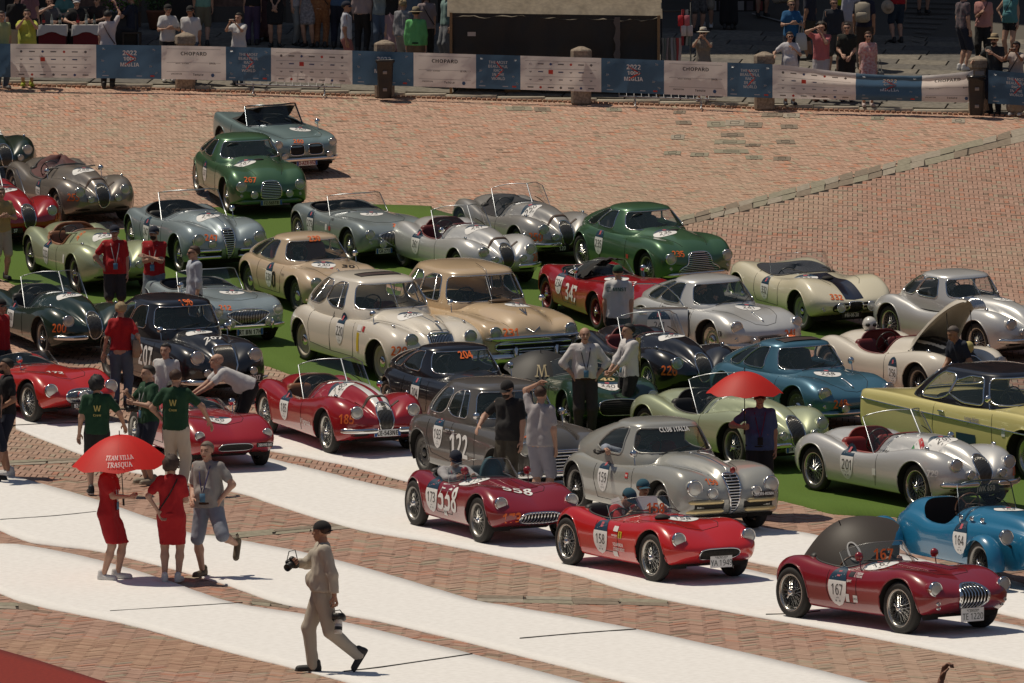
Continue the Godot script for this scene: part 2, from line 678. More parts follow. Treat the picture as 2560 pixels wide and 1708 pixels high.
func inside(c: Dictionary, x: float, y: float, z: float) -> bool:
	var s := sec(c, x)
	var az := absf(z)
	if y < s.yb or az > s.w:
		return false
	if az > s_side(s, y):
		return false
	return az > s.zc or y < s_top(s, az)
func nose_x(c: Dictionary, y: float, z: float, lo := 0.6) -> float:
	var a := lo
	var b: float = c.xn
	var n := 24
	var hit := a
	for i in n:
		var x := lerpf(b, a, i / float(n))
		if inside(c, x, y, z):
			hit = x
			break
	var hi := minf(hit + (b - a) / n, b)
	for i in 7:
		var m := (hit + hi) / 2.0
		if inside(c, m, y, z):
			hit = m
		else:
			hi = m
	return hit
func clip_soup(v: PackedVector3Array, f: Callable) -> PackedVector3Array:
	var o := PackedVector3Array()
	for i in range(0,v.size(),3):
		var p := [v[i],v[i + 1],v[i + 2]]
		var d := [f.call(p[0]),f.call(p[1]),f.call(p[2])]
		var inn := int(d[0] >= 0.0) + int(d[1] >= 0.0) + int(d[2] >= 0.0)
		if inn == 3:
			o.append(p[0]); o.append(p[1]); o.append(p[2])
		elif inn > 0:
			var poly := []
			for j in 3:
				var k := (j + 1) % 3
				if d[j] >= 0.0:
					poly.append(p[j])
				if (d[j] >= 0.0) != (d[k] >= 0.0):
					poly.append(p[j].lerp(p[k],d[j] / (d[j] - d[k])))
			for j in range(1,poly.size() - 1):
				o.append(poly[0]); o.append(poly[j]); o.append(poly[j + 1])
	return o
func body_mesh(c: Dictionary) -> ArrayMesh:
	var xs := []
	var n: int = c.get("nx",60)
	for i in n + 1:
		var t := i / float(n) * 2.0-1.0
		var u := sin(t * PI / 2) * 0.72 + t * 0.28
		xs.append(lerpf(c.xt, c.xn,(u + 1.0) / 2.0))
	var top := []
	var side := []
	for x in xs:
		var s := sec(c, x)
		var rt := PackedVector3Array()
		for i in 15:
			var z := s.zc * i / 14.0
			rt.append(Vector3(x, s_top(s, z),z))
		top.append(rt)
		var rs := PackedVector3Array()
		var yt := s_top(s, s.zc)
		for i in 8:
			var a := i / 7.0 * PI / 2
			rs.append(Vector3(x, s.ym + (yt - s.ym) * pow(maxf(cos(a),0.0),2.0 / s.ns),s.zc + (s.w - s.zc) * pow(maxf(sin(a),0.0),2.0 / s.ns)))
		for i in range(1,7):
			var a := i / 6.0 * PI / 2
			rs.append(Vector3(x, s.ym - (s.ym - s.yb) * sin(a),s.w * (1.0 - (1.0 - s.tk) * (1.0 - cos(a)))))
		rs.append(Vector3(x, s.yb + 0.005,s.w * s.tk * 0.55))
		rs.append(Vector3(x, s.yb + 0.008,0.0))
		side.append(rs)
	var mb := MB.new()
	mb.grid(top)
	if c.has("pit"):
		var p: Array = c.pit
		mb.v = clip_soup(mb.v, func(q: Vector3): return pow(absf((q.x - p[0]) / p[1]),p[3]) + pow(absf(q.z) / p[2],p[3]) - 1.0)
	var ms := MB.new()
	ms.grid(side)
	var ra: float = c.rw + c.get("ag",0.055)
	var cy: float = c.rw + c.get("ay",0.0)
	var spat: bool = c.get("spats",false)
	ms.v = clip_soup(ms.v, func(q: Vector3):
		if q.z < 0.30:
			return 1.0
		var a := Vector2(q.x - c.xf, minf(q.y - cy,0.02) if q.y < cy else q.y - cy).length() - ra
		var b := Vector2(q.x - c.xr, q.y - cy).length() - ra
		if spat:
			b = 1.0
		return minf(a, b))
	mb.v.append_array(ms.v)
	var m := mb.v.size()
	for i in range(0,m,3):
		mb.v.append(Vector3(mb.v[i].x, mb.v[i].y,-mb.v[i].z))
		mb.v.append(Vector3(mb.v[i + 2].x, mb.v[i + 2].y,-mb.v[i + 2].z))
		mb.v.append(Vector3(mb.v[i + 1].x, mb.v[i + 1].y,-mb.v[i + 1].z))
	return mb.mesh()
func arch_mesh(c: Dictionary) -> ArrayMesh:
	var mb := MB.new()
	var ra: float = c.rw + c.get("ag",0.055)
	var cy: float = c.rw + c.get("ay",0.0)
	for x0 in [c.xf, c.xr]:
		for sg in [1.0,-1.0]:
			var rows := []
			for i in 17:
				var a := lerpf(-0.35,PI + 0.35,i / 16.0)
				var x: float = x0 + cos(a) * ra
				var y: float = cy + sin(a) * ra
				var z := side_z(c, x, y) if y > 0.2 else side_z(c, x,0.2)
				rows.append(PackedVector3Array([Vector3(x, y, sg * (z - 0.008)),Vector3(x, y, sg * 0.34),Vector3(x0,cy, sg * 0.34)]))
			mb.grid(rows)
	return mb.mesh()
func lip_mesh(c: Dictionary) -> ArrayMesh:
	var mb := MB.new()
	var ra: float = c.rw + c.get("ag",0.055)
	var cy: float = c.rw + c.get("ay",0.0)
	for x0 in ([c.xf] if c.get("spats",false) else [c.xf,c.xr]):
		for sg in [1.0,-1.0]:
			var pts := PackedVector3Array()
			for i in 25:
				var a := lerpf(-0.2,PI + 0.2,i / 24.0)
				var x: float = x0 + cos(a) * ra
				var y: float = cy + sin(a) * ra
				var s := sec(c, x)
				if y < s.yb:
					continue
				pts.append(Vector3(x, y, sg * (s_side(s, y) - 0.002)))
			if pts.size() > 2:
				mb.tube(pts,0.011,5)
	return mb.mesh()
func rim_pts(c: Dictionary, grow := 1.0,n := 48) -> PackedVector3Array:
	var p: Array = c.pit
	var pts := PackedVector3Array()
	for i in n:
		var a := TAU * i / n
		var x: float = p[0] + p[1] * grow * signf(cos(a)) * pow(absf(cos(a)),2.0 / p[3])
		var z: float = p[2] * grow * signf(sin(a)) * pow(absf(sin(a)),2.0 / p[3])
		pts.append(Vector3(x, top_y(c, x, z),z))
	return pts
func tub_mesh(c: Dictionary) -> ArrayMesh:
	var r := rim_pts(c)
	var mb := MB.new()
	var rows := [r]
	for l in [[0.985,0.55],[0.97,0.34]]:
		var q := PackedVector3Array()
		for p in r:
			q.append(Vector3(lerpf(c.pit[0],p.x, l[0]),l[1],p.z * l[0]))
		rows.append(q)
	var q2 := PackedVector3Array()
	for p in r:
		q2.append(Vector3(c.pit[0],0.33,0))
	rows.append(q2)
	mb.grid(rows, true)
	return mb.mesh()
func seat_mesh(w := 0.46,h := 0.52,bench := false) -> ArrayMesh:
	var mb := MB.new()
	for part in 2:
		var rows := []
		for i in 13:
			var u := i / 12.0*2.0-1.0
			var r := PackedVector3Array()
			for j in 14:
				var a := TAU * j / 14.0
				var ex := signf(cos(a)) * pow(absf(cos(a)),0.5)
				var ey := signf(sin(a)) * pow(absf(sin(a)),0.5)
				var e := pow(maxf(0.0,1.0 - pow(absf(u),5.0)),0.3)
				if part == 0:
					r.append(Vector3(ex * 0.23,0.09 + ey * 0.075 * e, u * w / 2))
				else:
					var y := 0.12 + h * 0.5 + ey * h * 0.5 * e
					r.append(Vector3(-0.20 - y * 0.22 + ex * 0.065 * maxf(e,0.3),y, u * w / 2))
			rows.append(r)
		mb.grid(rows, true)
	return mb.mesh()
func wheel_parts(kind: String, rw: float) -> Array:
	var key := "wheel%s%.2f" % [kind,rw]
	if cmesh.has(key):
		return cmesh[key]
	var rr := rw - 0.095
	var o := Vector3.ZERO
	var ax := Vector3(0,0,1)
	var t := MB.new()
	t.lathe(o, ax,[[rr,0.05],[rr + 0.012,0.064],[rr + 0.045,0.073],[rw - 0.03,0.068],[rw - 0.008,0.056],[rw,0.038],[rw,-0.038],[rw - 0.008,-0.056],[rw - 0.04,-0.07],[rr,-0.06]],36)
	for k in 3:
		t.lathe(o, ax,[[rw + 0.001,-0.03 + k * 0.024],[rw + 0.003,-0.024 + k * 0.024],[rw + 0.001,-0.018 + k * 0.024]],36)
	var r := MB.new()
	var s := MB.new()
	var h := MB.new()
	if kind == "wire":
		r.lathe(o, ax,[[rr + 0.010,0.066],[rr - 0.004,0.068],[rr - 0.014,0.060],[rr - 0.018,0.035],[rr - 0.030,0.0],[rr - 0.022,-0.05]],36)
		for k in 52:
			var a := TAU * k / 52.0
			var outer := k % 2 == 0
			var lean := (0.34 if (k / 2) % 2 == 0 else -0.34)
			var p0 := Vector3(cos(a + lean) * 0.045,sin(a + lean) * 0.045,0.058 if outer else -0.01)
			var p1 := Vector3(cos(a) * (rr - 0.022),sin(a) * (rr - 0.022),0.036 if outer else 0.0)
			s.tube(PackedVector3Array([p0,p1]),0.0032,3)
		h.lathe(o, ax,[[0.05,-0.02],[0.048,0.055],[0.036,0.075],[0.034,0.088],[0.020,0.094],[0.0,0.095]],14)
		for k in 2:
			var a := 0.7 + PI * k
			h.cbox(Vector3(cos(a) * 0.055,sin(a) * 0.055,0.084),Vector3(0.055,0.026,0.012),0.004,Basis(Vector3(0,0,1),a))
	else:
		r.lathe(o, ax,[[rr + 0.010,0.066],[rr - 0.006,0.068],[rr - 0.018,0.056],[rr - 0.026,0.028],[rr - 0.06,0.034],[0.088,0.046],[0.085,0.04]],36)
		for k in 12:
			var a := TAU * k / 12.0
			s.ball(Vector3(cos(a) * (rr - 0.05),sin(a) * (rr - 0.05),0.033),Vector3(0.014,0.014,0.004),8,4)
		if kind == "disc":
			h.lathe(o, ax,[[0.10,0.040],[0.102,0.052],[0.085,0.066],[0.05,0.074],[0.0,0.077]],20)
		else:
			h.lathe(o, ax,[[0.055,0.040],[0.05,0.062],[0.02,0.07],[0.0,0.07]],14)
	var d := MB.new()
	d.lathe(o, ax,[[0.0,-0.02],[rr - 0.035,-0.025],[rr - 0.03,-0.06],[0.0,-0.065]],18)
	cmesh[key] = [t.mesh(),r.mesh(),s.mesh(),h.mesh(),d.mesh()]
	return cmesh[key]
func add_wheels(root: Node3D, c: Dictionary, rim: Material, spoke: Material, hub: Material) -> void:
	var w := wheel_parts(c.wheel, c.rw)
	var tyre := mat("tyre",Color(0.022,0.020,0.018),0.75)
	for k in 4:
		var sg := 1.0 if k % 2 == 0 else -1.0
		var o := MeshInstance3D.new()
		o.name = "wheel"
		o.mesh = w[1]
		o.material_override = rim
		root.add_child(o, true)
		var steer: float = c.get("steer",0.0) if k < 2 else 0.0
		o.position = Vector3(c.xf if k < 2 else c.xr, c.rw, sg * c.zt)
		o.rotation = Vector3(0,(0.0 if sg > 0 else PI) + steer, rng.randf() * 3.0 * sg)
		o.rotation_order = EULER_ORDER_YXZ
		obj("tyre",w[0],tyre,o)
		obj("spokes" if c.wheel == "wire" else "vent_hole",w[2],spoke,o)
		obj("hub",w[3],hub,o)
		obj("brake_drum",w[4],mat("drum",Color(0.02,0.018,0.016),0.8),o)
func part(root: Node, called: String, key: String, make: Callable, m: Material) -> MeshInstance3D:
	if not cmesh.has(key):
		var r = make.call()
		cmesh[key] = r.mesh() if r is MB else r
	return obj(called, cmesh[key],m, root)
func surf_side(c: Dictionary, x: float, y: float, off := 0.006) -> Vector3:
	return Vector3(x, y, side_z(c, x, y) + off)
func gap_line(c: Dictionary,pts: Array,mb: MB,where := "side",rad := 0.005) -> void:
	var p := PackedVector3Array()
	var n := pts.size() / 2
	for i in n - 1:
		for s in 7:
			if s == 6 and i < n - 2:
				continue
			var a := lerpf(pts[2 * i],pts[2 * i + 2],s / 6.0)
			var b := lerpf(pts[2 * i + 1],pts[2 * i + 3],s / 6.0)
			if where == "side":
				p.append(surf_side(c, a, b,0.0))
			else:
				p.append(Vector3(a, top_y(c, a, b),b))
	mb.tube(p, rad,4)
func letters(t: String,font := "Droid Sans",bold := true,squeeze := 0.82) -> PackedVector2Array:
	var key := t + font + str(bold) + str(squeeze)
	if fonts.has(key):
		return fonts[key]
	var f := SystemFont.new()
	f.font_names = PackedStringArray([font])
	f.font_weight = 700 if bold else 400
	var tm := TextMesh.new()
	tm.text = t
	tm.font = f
	tm.font_size = 32
	tm.pixel_size = 1.0
	tm.depth = 0.0
	tm.curve_step = 8.0
	var out := PackedVector2Array()
	var lo := Vector2(1e9,1e9)
	var hi := -lo
	for s in tm.get_surface_count():
		var ar := tm.surface_get_arrays(s)
		var vs: PackedVector3Array = ar[Mesh.ARRAY_VERTEX]
		var ix: PackedInt32Array = ar[Mesh.ARRAY_INDEX] if ar[Mesh.ARRAY_INDEX] != null else PackedInt32Array(range(vs.size()))
		for i in ix:
			var q := Vector2(vs[i].x, vs[i].y)
			out.append(q)
			lo = lo.min(q)
			hi = hi.max(q)
	var mid := (lo + hi) / 2.0
	var sc := 1.0/23.0
	for i in out.size():
		out[i] = (out[i] - mid) * sc * Vector2(squeeze,1.0)
	fonts[key] = out
	return out
func put_text(mb: MB,t: String,h: float,at: Callable,o: Vector2,col: Color,bold := true,squeeze := 0.82,font := "Droid Sans",ang := 0.0) -> void:
	mb.usecol = true
	mb.col = col
	var l := letters(t, font, bold, squeeze)
	var memo := {}
	for i in range(0,l.size(),3):
		var q := []
		for k in 3:
			var w := l[i + k]
			if not memo.has(w):
				memo[w] = at.call(o + (w * h).rotated(ang))
			q.append(memo[w])
		mb.tri(q[0],q[1],q[2])
func put_shape(mb: MB, lo: float, hi: float, half: Callable, at: Callable, o: Vector2,col: Color, n := 10,m := 6) -> void:
	mb.usecol = true
	mb.col = col
	var rows := []
	for i in n + 1:
		var y := lerpf(lo, hi, i / float(n))
		var hw: float = half.call(y)
		var r := PackedVector3Array()
		for j in m + 1:
			r.append(at.call(o + Vector2(lerpf(-hw, hw, j / float(m)),y)))
		rows.append(r)
	mb.grid(rows)
const NAVY := Color(0.012,0.045,0.085)
const WHT := Color(0.80,0.79,0.77)
const INK := Color(0.012,0.011,0.011)
const ORANGE := Color(0.80,0.16,0.03)
func roundel(mb: MB, t: String, at: Callable, o: Vector2,h := 0.46,w := 0.32,shape := 0,th := 0.36) -> void:
	var a := w / 2
	var b := h / 2
	var half := func(y: float): return a * sqrt(maxf(0.0,1.0 - pow(absf(y / b),2.0 if shape == 0 or y > 0 else 2.0)))
	var split := b * 0.30
	put_shape(mb,-b, split, half, at, o, WHT,12)
	put_shape(mb, split, b, half, at, o, NAVY,8)
	var up := func(q: Vector2): return at.call(q)
	put_shape(mb, split + b * 0.20,split + b * 0.48,func(_y): return a * 0.16,up, o + Vector2(0,0),Color(0.55,0.12,0.14),1,1)
	for k in 5:
		put_shape(mb, split + b * 0.12 + b * 0.05 * k, split + b * 0.15 + b * 0.05 * k, func(_y): return a * 0.02,up, o + Vector2(a * (-0.55+0.27 * k),0),WHT,1,1)
	put_text(mb, t, h * th * 0.74,up, o + Vector2(0,-b * 0.16),INK, false,0.78)
	for k in 2:
		put_shape(mb,-b * 0.78,-b * 0.70,func(_y): return a * 0.07,up, o + Vector2(a * (-0.2+0.4 * k),0),Color(0.25,0.25,0.25),1,1)
	put_shape(mb,-b * 0.60,-b * 0.57,func(_y): return a * 0.16,up, o, Color(0.3,0.3,0.3),1,1)
func decal_mat() -> StandardMaterial3D:
	return mat("decal",Color.WHITE,0.45,0.0,{"vertex_color_use_as_albedo":true})
func mount_side(c: Dictionary, off: float) -> Callable:
	return func(q: Vector2): return surf_side(c, q.x, q.y, off)
func mount_top(c: Dictionary, x: float, z: float, a: float, off: float) -> Callable:
	var ux := Vector2(sin(a),-cos(a))
	var vx := Vector2(-cos(a),-sin(a))
	return func(q: Vector2):
		var p: Vector2 = Vector2(x, z) + ux * q.x + vx * q.y
		return Vector3(p.x, top_y(c, p.x, p.y) + off, p.y)
func mount_nose(c: Dictionary, off: float) -> Callable:
	return func(q: Vector2): return Vector3(nose_x(c, q.y,-q.x) + off, q.y,-q.x)
func mount_skin(c: Dictionary, p: Vector3,off: float) -> Callable:
	var e := 0.05
	var n := Vector3(1,-(nose_x(c, p.y + e, p.z) - nose_x(c, p.y - e, p.z)) / (2 * e),-(nose_x(c, p.y, p.z + e) - nose_x(c, p.y, p.z - e)) / (2 * e))
	n = n.limit_length(4.0).normalized()
	n = (n + Vector3(0.35,0.05,0.2)).normalized()
	var u := Vector3.UP.cross(n).normalized()
	var v := n.cross(u)
	return func(q: Vector2):
		var a := p + u * q.x + v * q.y + n * 0.30
		var lo := 0.0
		var hi := 0.30
		for i in 24:
			var t := 0.6 * i / 24.0
			var w := a - n * t
			if inside(c, w.x, w.y, w.z):
				hi = t
				lo = t - 0.025
				break
		for i in 6:
			var m := (lo + hi) / 2
			var w := a - n * m
			if inside(c, w.x, w.y, w.z):
				hi = m
			else:
				lo = m
		return a - n * (hi - off)
func lifted(f: Callable, v: Vector3) -> Callable:
	return func(q: Vector2): return f.call(q) + v
func chrome() -> StandardMaterial3D:
	return mat("chrome",Color(0.72,0.72,0.72),0.14,1.0)
func rubber() -> StandardMaterial3D:
	return mat("rubber",Color(0.015,0.014,0.013),0.6)
func glass(a := 0.12) -> StandardMaterial3D:
	return mat("glass%.2f" % a,Color(0.10,0.13,0.13),0.04,0.0,{"transparency":BaseMaterial3D.TRANSPARENCY_ALPHA,"albedo_color":Color(0.35,0.42,0.42,a)})
func paint(key: String, col: Color, metal := 0.0,rough := 0.30) -> StandardMaterial3D:
	var m := mat("paint_" + key,col,rough,metal,{"clearcoat_enabled":true,"clearcoat":1.0,"clearcoat_roughness":0.04})
	return m
func lens_mat() -> StandardMaterial3D:
	var m := mat("lens",Color(0.50,0.50,0.47),0.3,0.25,{"clearcoat_enabled":true,"clearcoat":1.0,"clearcoat_roughness":0.02})
	return m
func lamp(root: Node, c: Dictionary, called: String, y: float, z: float, r: float, out := 0.03,yaw := 0.0,ringm: Material = null, x := -99.0,pitch := 0.0) -> void:
	var xx := nose_x(c, y, z,0.4) if x < -50.0 else x
	var m := part(root,called,"lens%.3f" % r,func():
		var mb := MB.new()
		var prof := []
		for i in 7:
			var a := i / 6.0 * PI / 2
			prof.append([r * 0.93 * cos(a),r * 0.30 * sin(a)])
		mb.lathe(Vector3.ZERO, Vector3(1,0,0),prof,20)
		return mb, lens_mat())
	var rg := part(m,"rim","ring%.3f" % r,func():
		var mb := MB.new()
		mb.lathe(Vector3.ZERO, Vector3(1,0,0),[[r * 0.9,0.0],[r * 0.93,0.018],[r * 1.0,0.016],[r * 1.06,-0.004],[r * 1.05,-0.03],[r * 0.98,-0.04]],22)
		return mb, ringm if ringm else chrome())
	rg.position = Vector3.ZERO
	if out > 0.0:
		part(m,"lamp_bowl","bowl%.3f_%.3f" % [r,out],func():
			var mb := MB.new()
			mb.lathe(Vector3.ZERO, Vector3(1,0,0),[[r * 1.03,-0.02],[r * 1.0,-0.06],[r * 0.85,-0.13],[r * 0.55,-0.20],[0.0,-0.23]],18)
			return mb,root.get_meta("bowl") if root.has_meta("bowl") else chrome())
	m.position = Vector3(xx + out, y, z)
	m.rotation = Vector3(0,-yaw * signf(z),pitch)
func grille(root: Node,c: Dictionary,half: Array,bars: int,vertical := true,key := "",barm: Material = null,off := 0.012,frame := 0.014,barr := 0.006,backcol := Color(0.01,0.009,0.008)) -> void:
	var n := half.size() / 2
	var outline := PackedVector2Array()
	for i in n:
		outline.append(Vector2(half[2 * i],half[2 * i + 1]))
	for i in range(n - 1,-1,-1):
		if half[2 * i] > 0.001:
			outline.append(Vector2(-half[2 * i],half[2 * i + 1]))
	for r in 2:
		var s := PackedVector2Array()
		for i in outline.size():
			var a := outline[i]
			var b := outline[(i + 1) % outline.size()]
			s.append(a.lerp(b,0.25))
			s.append(a.lerp(b,0.75))
		outline = s
	var lo := Vector2(1e9,1e9)
	var hi := -lo
	for p in outline:
		lo = lo.min(p)
		hi = hi.max(p)
	var back := part(root,"grille",key + "gb",func():
		var mb := MB.new()
		var mid := (lo + hi) / 2.0
		var rows := []
		for k in 5:
			var r := PackedVector3Array()
			for p in outline:
				var q := mid.lerp(p,0.02+0.98 * k / 4.0)
				r.append(Vector3(nose_x(c, q.y, q.x) + 0.005,q.y, q.x))
			rows.append(r)
		mb.grid(rows, true)
		return mb,mat("grille_dark",Color(0.01,0.009,0.008),0.8))
	part(back,"surround",key + "gf",func():
		var mb := MB.new()
		var pts := PackedVector3Array()
		for p in outline:
			pts.append(Vector3(nose_x(c, p.y, p.x) + 0.008,p.y, p.x))
		mb.tube(pts, frame,6,true)
		return mb, chrome())
	if bars == 0:
		return
	part(back,"grille_bars",key + "gx",func():
		var mb := MB.new()
		for i in bars:
			var t := (i + 0.5) / bars
			var pts := PackedVector3Array()
			var fixv := lerpf(lo.x, hi.x, t) if vertical else lerpf(lo.y, hi.y, t)
			var cuts := []
			for k in outline.size():
				var a := outline[k]
				var b := outline[(k + 1) % outline.size()]
				var av := a.x if vertical else a.y
				var bv := b.x if vertical else b.y
				if (av < fixv) != (bv < fixv):
					var f := (fixv - av) / (bv - av)
					var q := a.lerp(b, f)
					cuts.append(q.y if vertical else q.x)
			if cuts.size() < 2:
				continue
			cuts.sort()
			for s in 7:
				var w := lerpf(cuts[0],cuts[-1],s / 6.0)
				var yy := w if vertical else fixv
				var zz := fixv if vertical else w
				pts.append(Vector3(nose_x(c, yy, zz) + off, yy, zz))
			mb.tube(pts, barr,5)
		return mb, barm if barm else chrome())
func number_plate(root: Node,t: String,x: float,y: float,z := 0.0,w := 0.44,h := 0.10,bg := WHT,fg := INK,blue := true,t2 := "",pitch := 0.0,yaw := 0.0) -> void:
	var mb := MB.new()
	mb.usecol = true
	mb.col = bg
	mb.cbox(Vector3.ZERO, Vector3(0.012,h, w),0.003)
	var f := func(q: Vector2): return Vector3(0.0075,q.y,-q.x)
	if blue:
		for s in [-1.0,1.0]:
			put_shape(mb,-h * 0.46,h * 0.46,func(_y): return 0.02,lifted(f, Vector3(0.001,0,0)),Vector2(s * (w / 2-0.024),0),Color(0.02,0.10,0.35),1,1)
	if t2 != "":
		put_text(mb, t2,h * 0.20,lifted(f, Vector3(0.003,0,0)),Vector2(0,h * 0.30),fg, false,0.9)
		put_text(mb, t, h * 0.44,lifted(f, Vector3(0.003,0,0)),Vector2(0,-h * 0.12),fg, false,0.9)
	else:
		put_text(mb, t, minf(h * 0.66,w * 0.80 / (t.length() * 0.56)),lifted(f, Vector3(0.003,0,0)),Vector2.ZERO, fg, true,0.78)
	var o := obj("number_plate",mb,decal_mat(),root,true)
	o.position = Vector3(x, y, z)
	o.rotation = Vector3(0,yaw, pitch)
func screen(root: Node, c: Dictionary, key: String, xc: float, xs: float, hw: float, hgt: float, rake: float, split: bool, frame: float, low := 0.0,framem: Material = null, round_top := 0.25) -> void:
	var base := func(u: float) -> Vector3:
		var x: float = lerpf(xc, xs, absf(u)) if split else xc + (xs - xc) * u * u
		var z := u * hw
		return Vector3(x, top_y(c, x, z) + low, z)
	var tip := func(u: float) -> Vector3:
		var b: Vector3 = base.call(u)
		var cut := hgt * round_top * pow(absf(u),3.0)
		var b0: Vector3 = base.call(0.0)
		var y: float = lerpf(b.y, b0.y,0.85) + hgt - cut
		return Vector3(b.x - rake * (y - b.y) / hgt, y, z_in(u, hw))
	var pane := part(root,"windscreen",key + "pane",func():
		var mb := MB.new()
		var rows := []
		for k in 5:
			var r := PackedVector3Array()
			for i in 17:
				var u := i / 8.0-1.0
				r.append((base.call(u) as Vector3).lerp(tip.call(u),k / 4.0))
			rows.append(r)
		mb.grid(rows)
		return mb, glass(0.10))
	if frame > 0.0:
		part(pane,"frame",key + "frame",func():
			var mb := MB.new()
			var p := PackedVector3Array()
			for i in 17:
				p.append(base.call(i / 8.0-1.0))
			for i in range(16,-1,-1):
				p.append(tip.call(i / 8.0-1.0))
			mb.tube(p, frame * 0.75,6,true)
			if split:
				mb.tube(PackedVector3Array([base.call(0.0),tip.call(0.0)]),frame * 1.3,6)
			return mb,framem if framem else mat("frame_chrome",Color(0.46,0.49,0.52),0.38,0.9))
		part(pane,"wiper",key + "wiper",func():
			var mb := MB.new()
			for u in [-0.55,0.35]:
				var a: Vector3 = base.call(u)
				var b: Vector3 = (base.call(u + 0.38) as Vector3).lerp(tip.call(u + 0.38),0.28)
				mb.tube(PackedVector3Array([a + Vector3(0.05,0.02,0),a.lerp(b,0.5) + Vector3(0.04,0.03,0),b + Vector3(0.02,0.01,0)]),0.007,4)
			return mb, rubber())
func z_in(u: float, hw: float) -> float:
	return u * hw * (1.0-0.10 * absf(u))
func steering(root: Node, x: float, y: float, z: float, m: Material = null) -> void:
	var o := part(root,"steering_wheel","steering",func():
		var mb := MB.new()
		var pts := PackedVector3Array()
		for i in 24:
			var a := TAU * i / 24.0
			pts.append(Vector3(0,cos(a) * 0.185,sin(a) * 0.185))
		mb.tube(pts,0.012,5,true)
		for k in 4:
			var a := TAU * k / 4.0+0.78
			mb.tube(PackedVector3Array([Vector3.ZERO, Vector3(0,cos(a) * 0.2,sin(a) * 0.2)]),0.007,4)
		mb.ball(Vector3.ZERO, Vector3(0.02,0.04,0.04),10,6)
		mb.tube(PackedVector3Array([Vector3.ZERO, Vector3(0.4,-0.1,0)]),0.018,6)
		return mb,m if m else mat("bakelite",Color(0.03,0.028,0.025),0.35))
	o.position = Vector3(x, y, z)
	o.rotation = Vector3(0,0,-0.35)
func bumper(root: Node,c: Dictionary,y: float,z0: float,z1: float,out: float,r: float,key: String,flat := 0.35,m: Material = null,called := "bumper") -> void:
	part(root, called, key, func():
		var mb := MB.new()
		var pts := PackedVector3Array()
		for i in 15:
			var z := lerpf(z0,z1,i / 14.0)
			var s := sec(c, c.xn - 0.3)
			var x := nose_x(c, maxf(y, s.yb + 0.08),clampf(z,-c.bw, c.bw),0.9)
			var e: float = maxf(0.0,absf(z) - c.bw)
			pts.append(Vector3(x + out - e * 0.9,y, z))
		var rings := []
		for i in pts.size():
			var a := pts[maxi(i - 1,0)]
			var b := pts[mini(i + 1,pts.size() - 1)]
			var t := (b - a).normalized()
			var s2 := t.cross(Vector3.UP)
			var ring := PackedVector3Array()
			var e2 := 1.0 if i > 0 and i < pts.size() - 1 else 0.55
			for j in 8:
				var g := TAU * j / 8.0
				ring.append(pts[i] + s2 * cos(g) * r * flat * e2 + Vector3.UP * sin(g) * r * e2)
			rings.append(ring)
		mb.grid(rings, true)
		for rr in [rings[0],rings[-1]]:
			for j in range(1,7):
				mb.tri(rr[0],rr[j],rr[j + 1])
		return mb, m if m else chrome())
func mirror(root: Node, x: float, y: float, z: float, m: Material = null) -> void:
	var o := part(root,"mirror","mirror",func():
		var mb := MB.new()
		mb.tube(PackedVector3Array([Vector3(0,0,0),Vector3(-0.02,0.09,0),Vector3(-0.03,0.13,0)]),0.008,5)
		mb.lathe(Vector3(-0.06,0.16,0),Vector3(1,0,0),[[0.0,0.0],[0.055,0.0],[0.06,0.01],[0.05,0.04],[0.02,0.06],[0.0,0.065]],14)
		return mb, m if m else chrome())
	o.position = Vector3(x, y, z)
func cab_pt(k: Dictionary, th: float, hh: float) -> Vector3:
	var h := maxf(hh,0.0)
	var f: float = lerpf(k.x0,k.x2,pow(h,k.get("ef",1.0)))
	var r: float = lerpf(k.x1,k.x3,pow(h,k.get("er",1.3)))
	var w: float = lerpf(k.w0,k.w1,pow(h,1.4))
	var cx := lerpf(f,r,k.get("mid",0.5))
	var cs := cos(th)
	var a := (f - cx) if cs > 0 else (cx - r)
	var nn:float = k.get("nf",3.4) if cs > 0 else k.get("nr",3.0)
	var x := cx + a * signf(cs) * pow(absf(cs),2.0 / nn)
	var z := w * signf(sin(th)) * pow(absf(sin(th)),2.0 / nn)
	return Vector3(x, lerpf(k.y0,k.y1,hh),z)
func cab_th(k: Dictionary, xf: float, h := 0.5) -> float:
	var f: float = lerpf(k.x0,k.x2,pow(h,k.get("ef",1.0)))
	var r: float = lerpf(k.x1,k.x3,pow(h,k.get("er",1.3)))
	var x := lerpf(f, r, xf)
	var lo := 0.0
	var hi := PI
	for i in 24:
		var m := (lo + hi) / 2.0
		if cab_pt(k, m, h).x > x:
			lo = m
		else:
			hi = m
	return lo
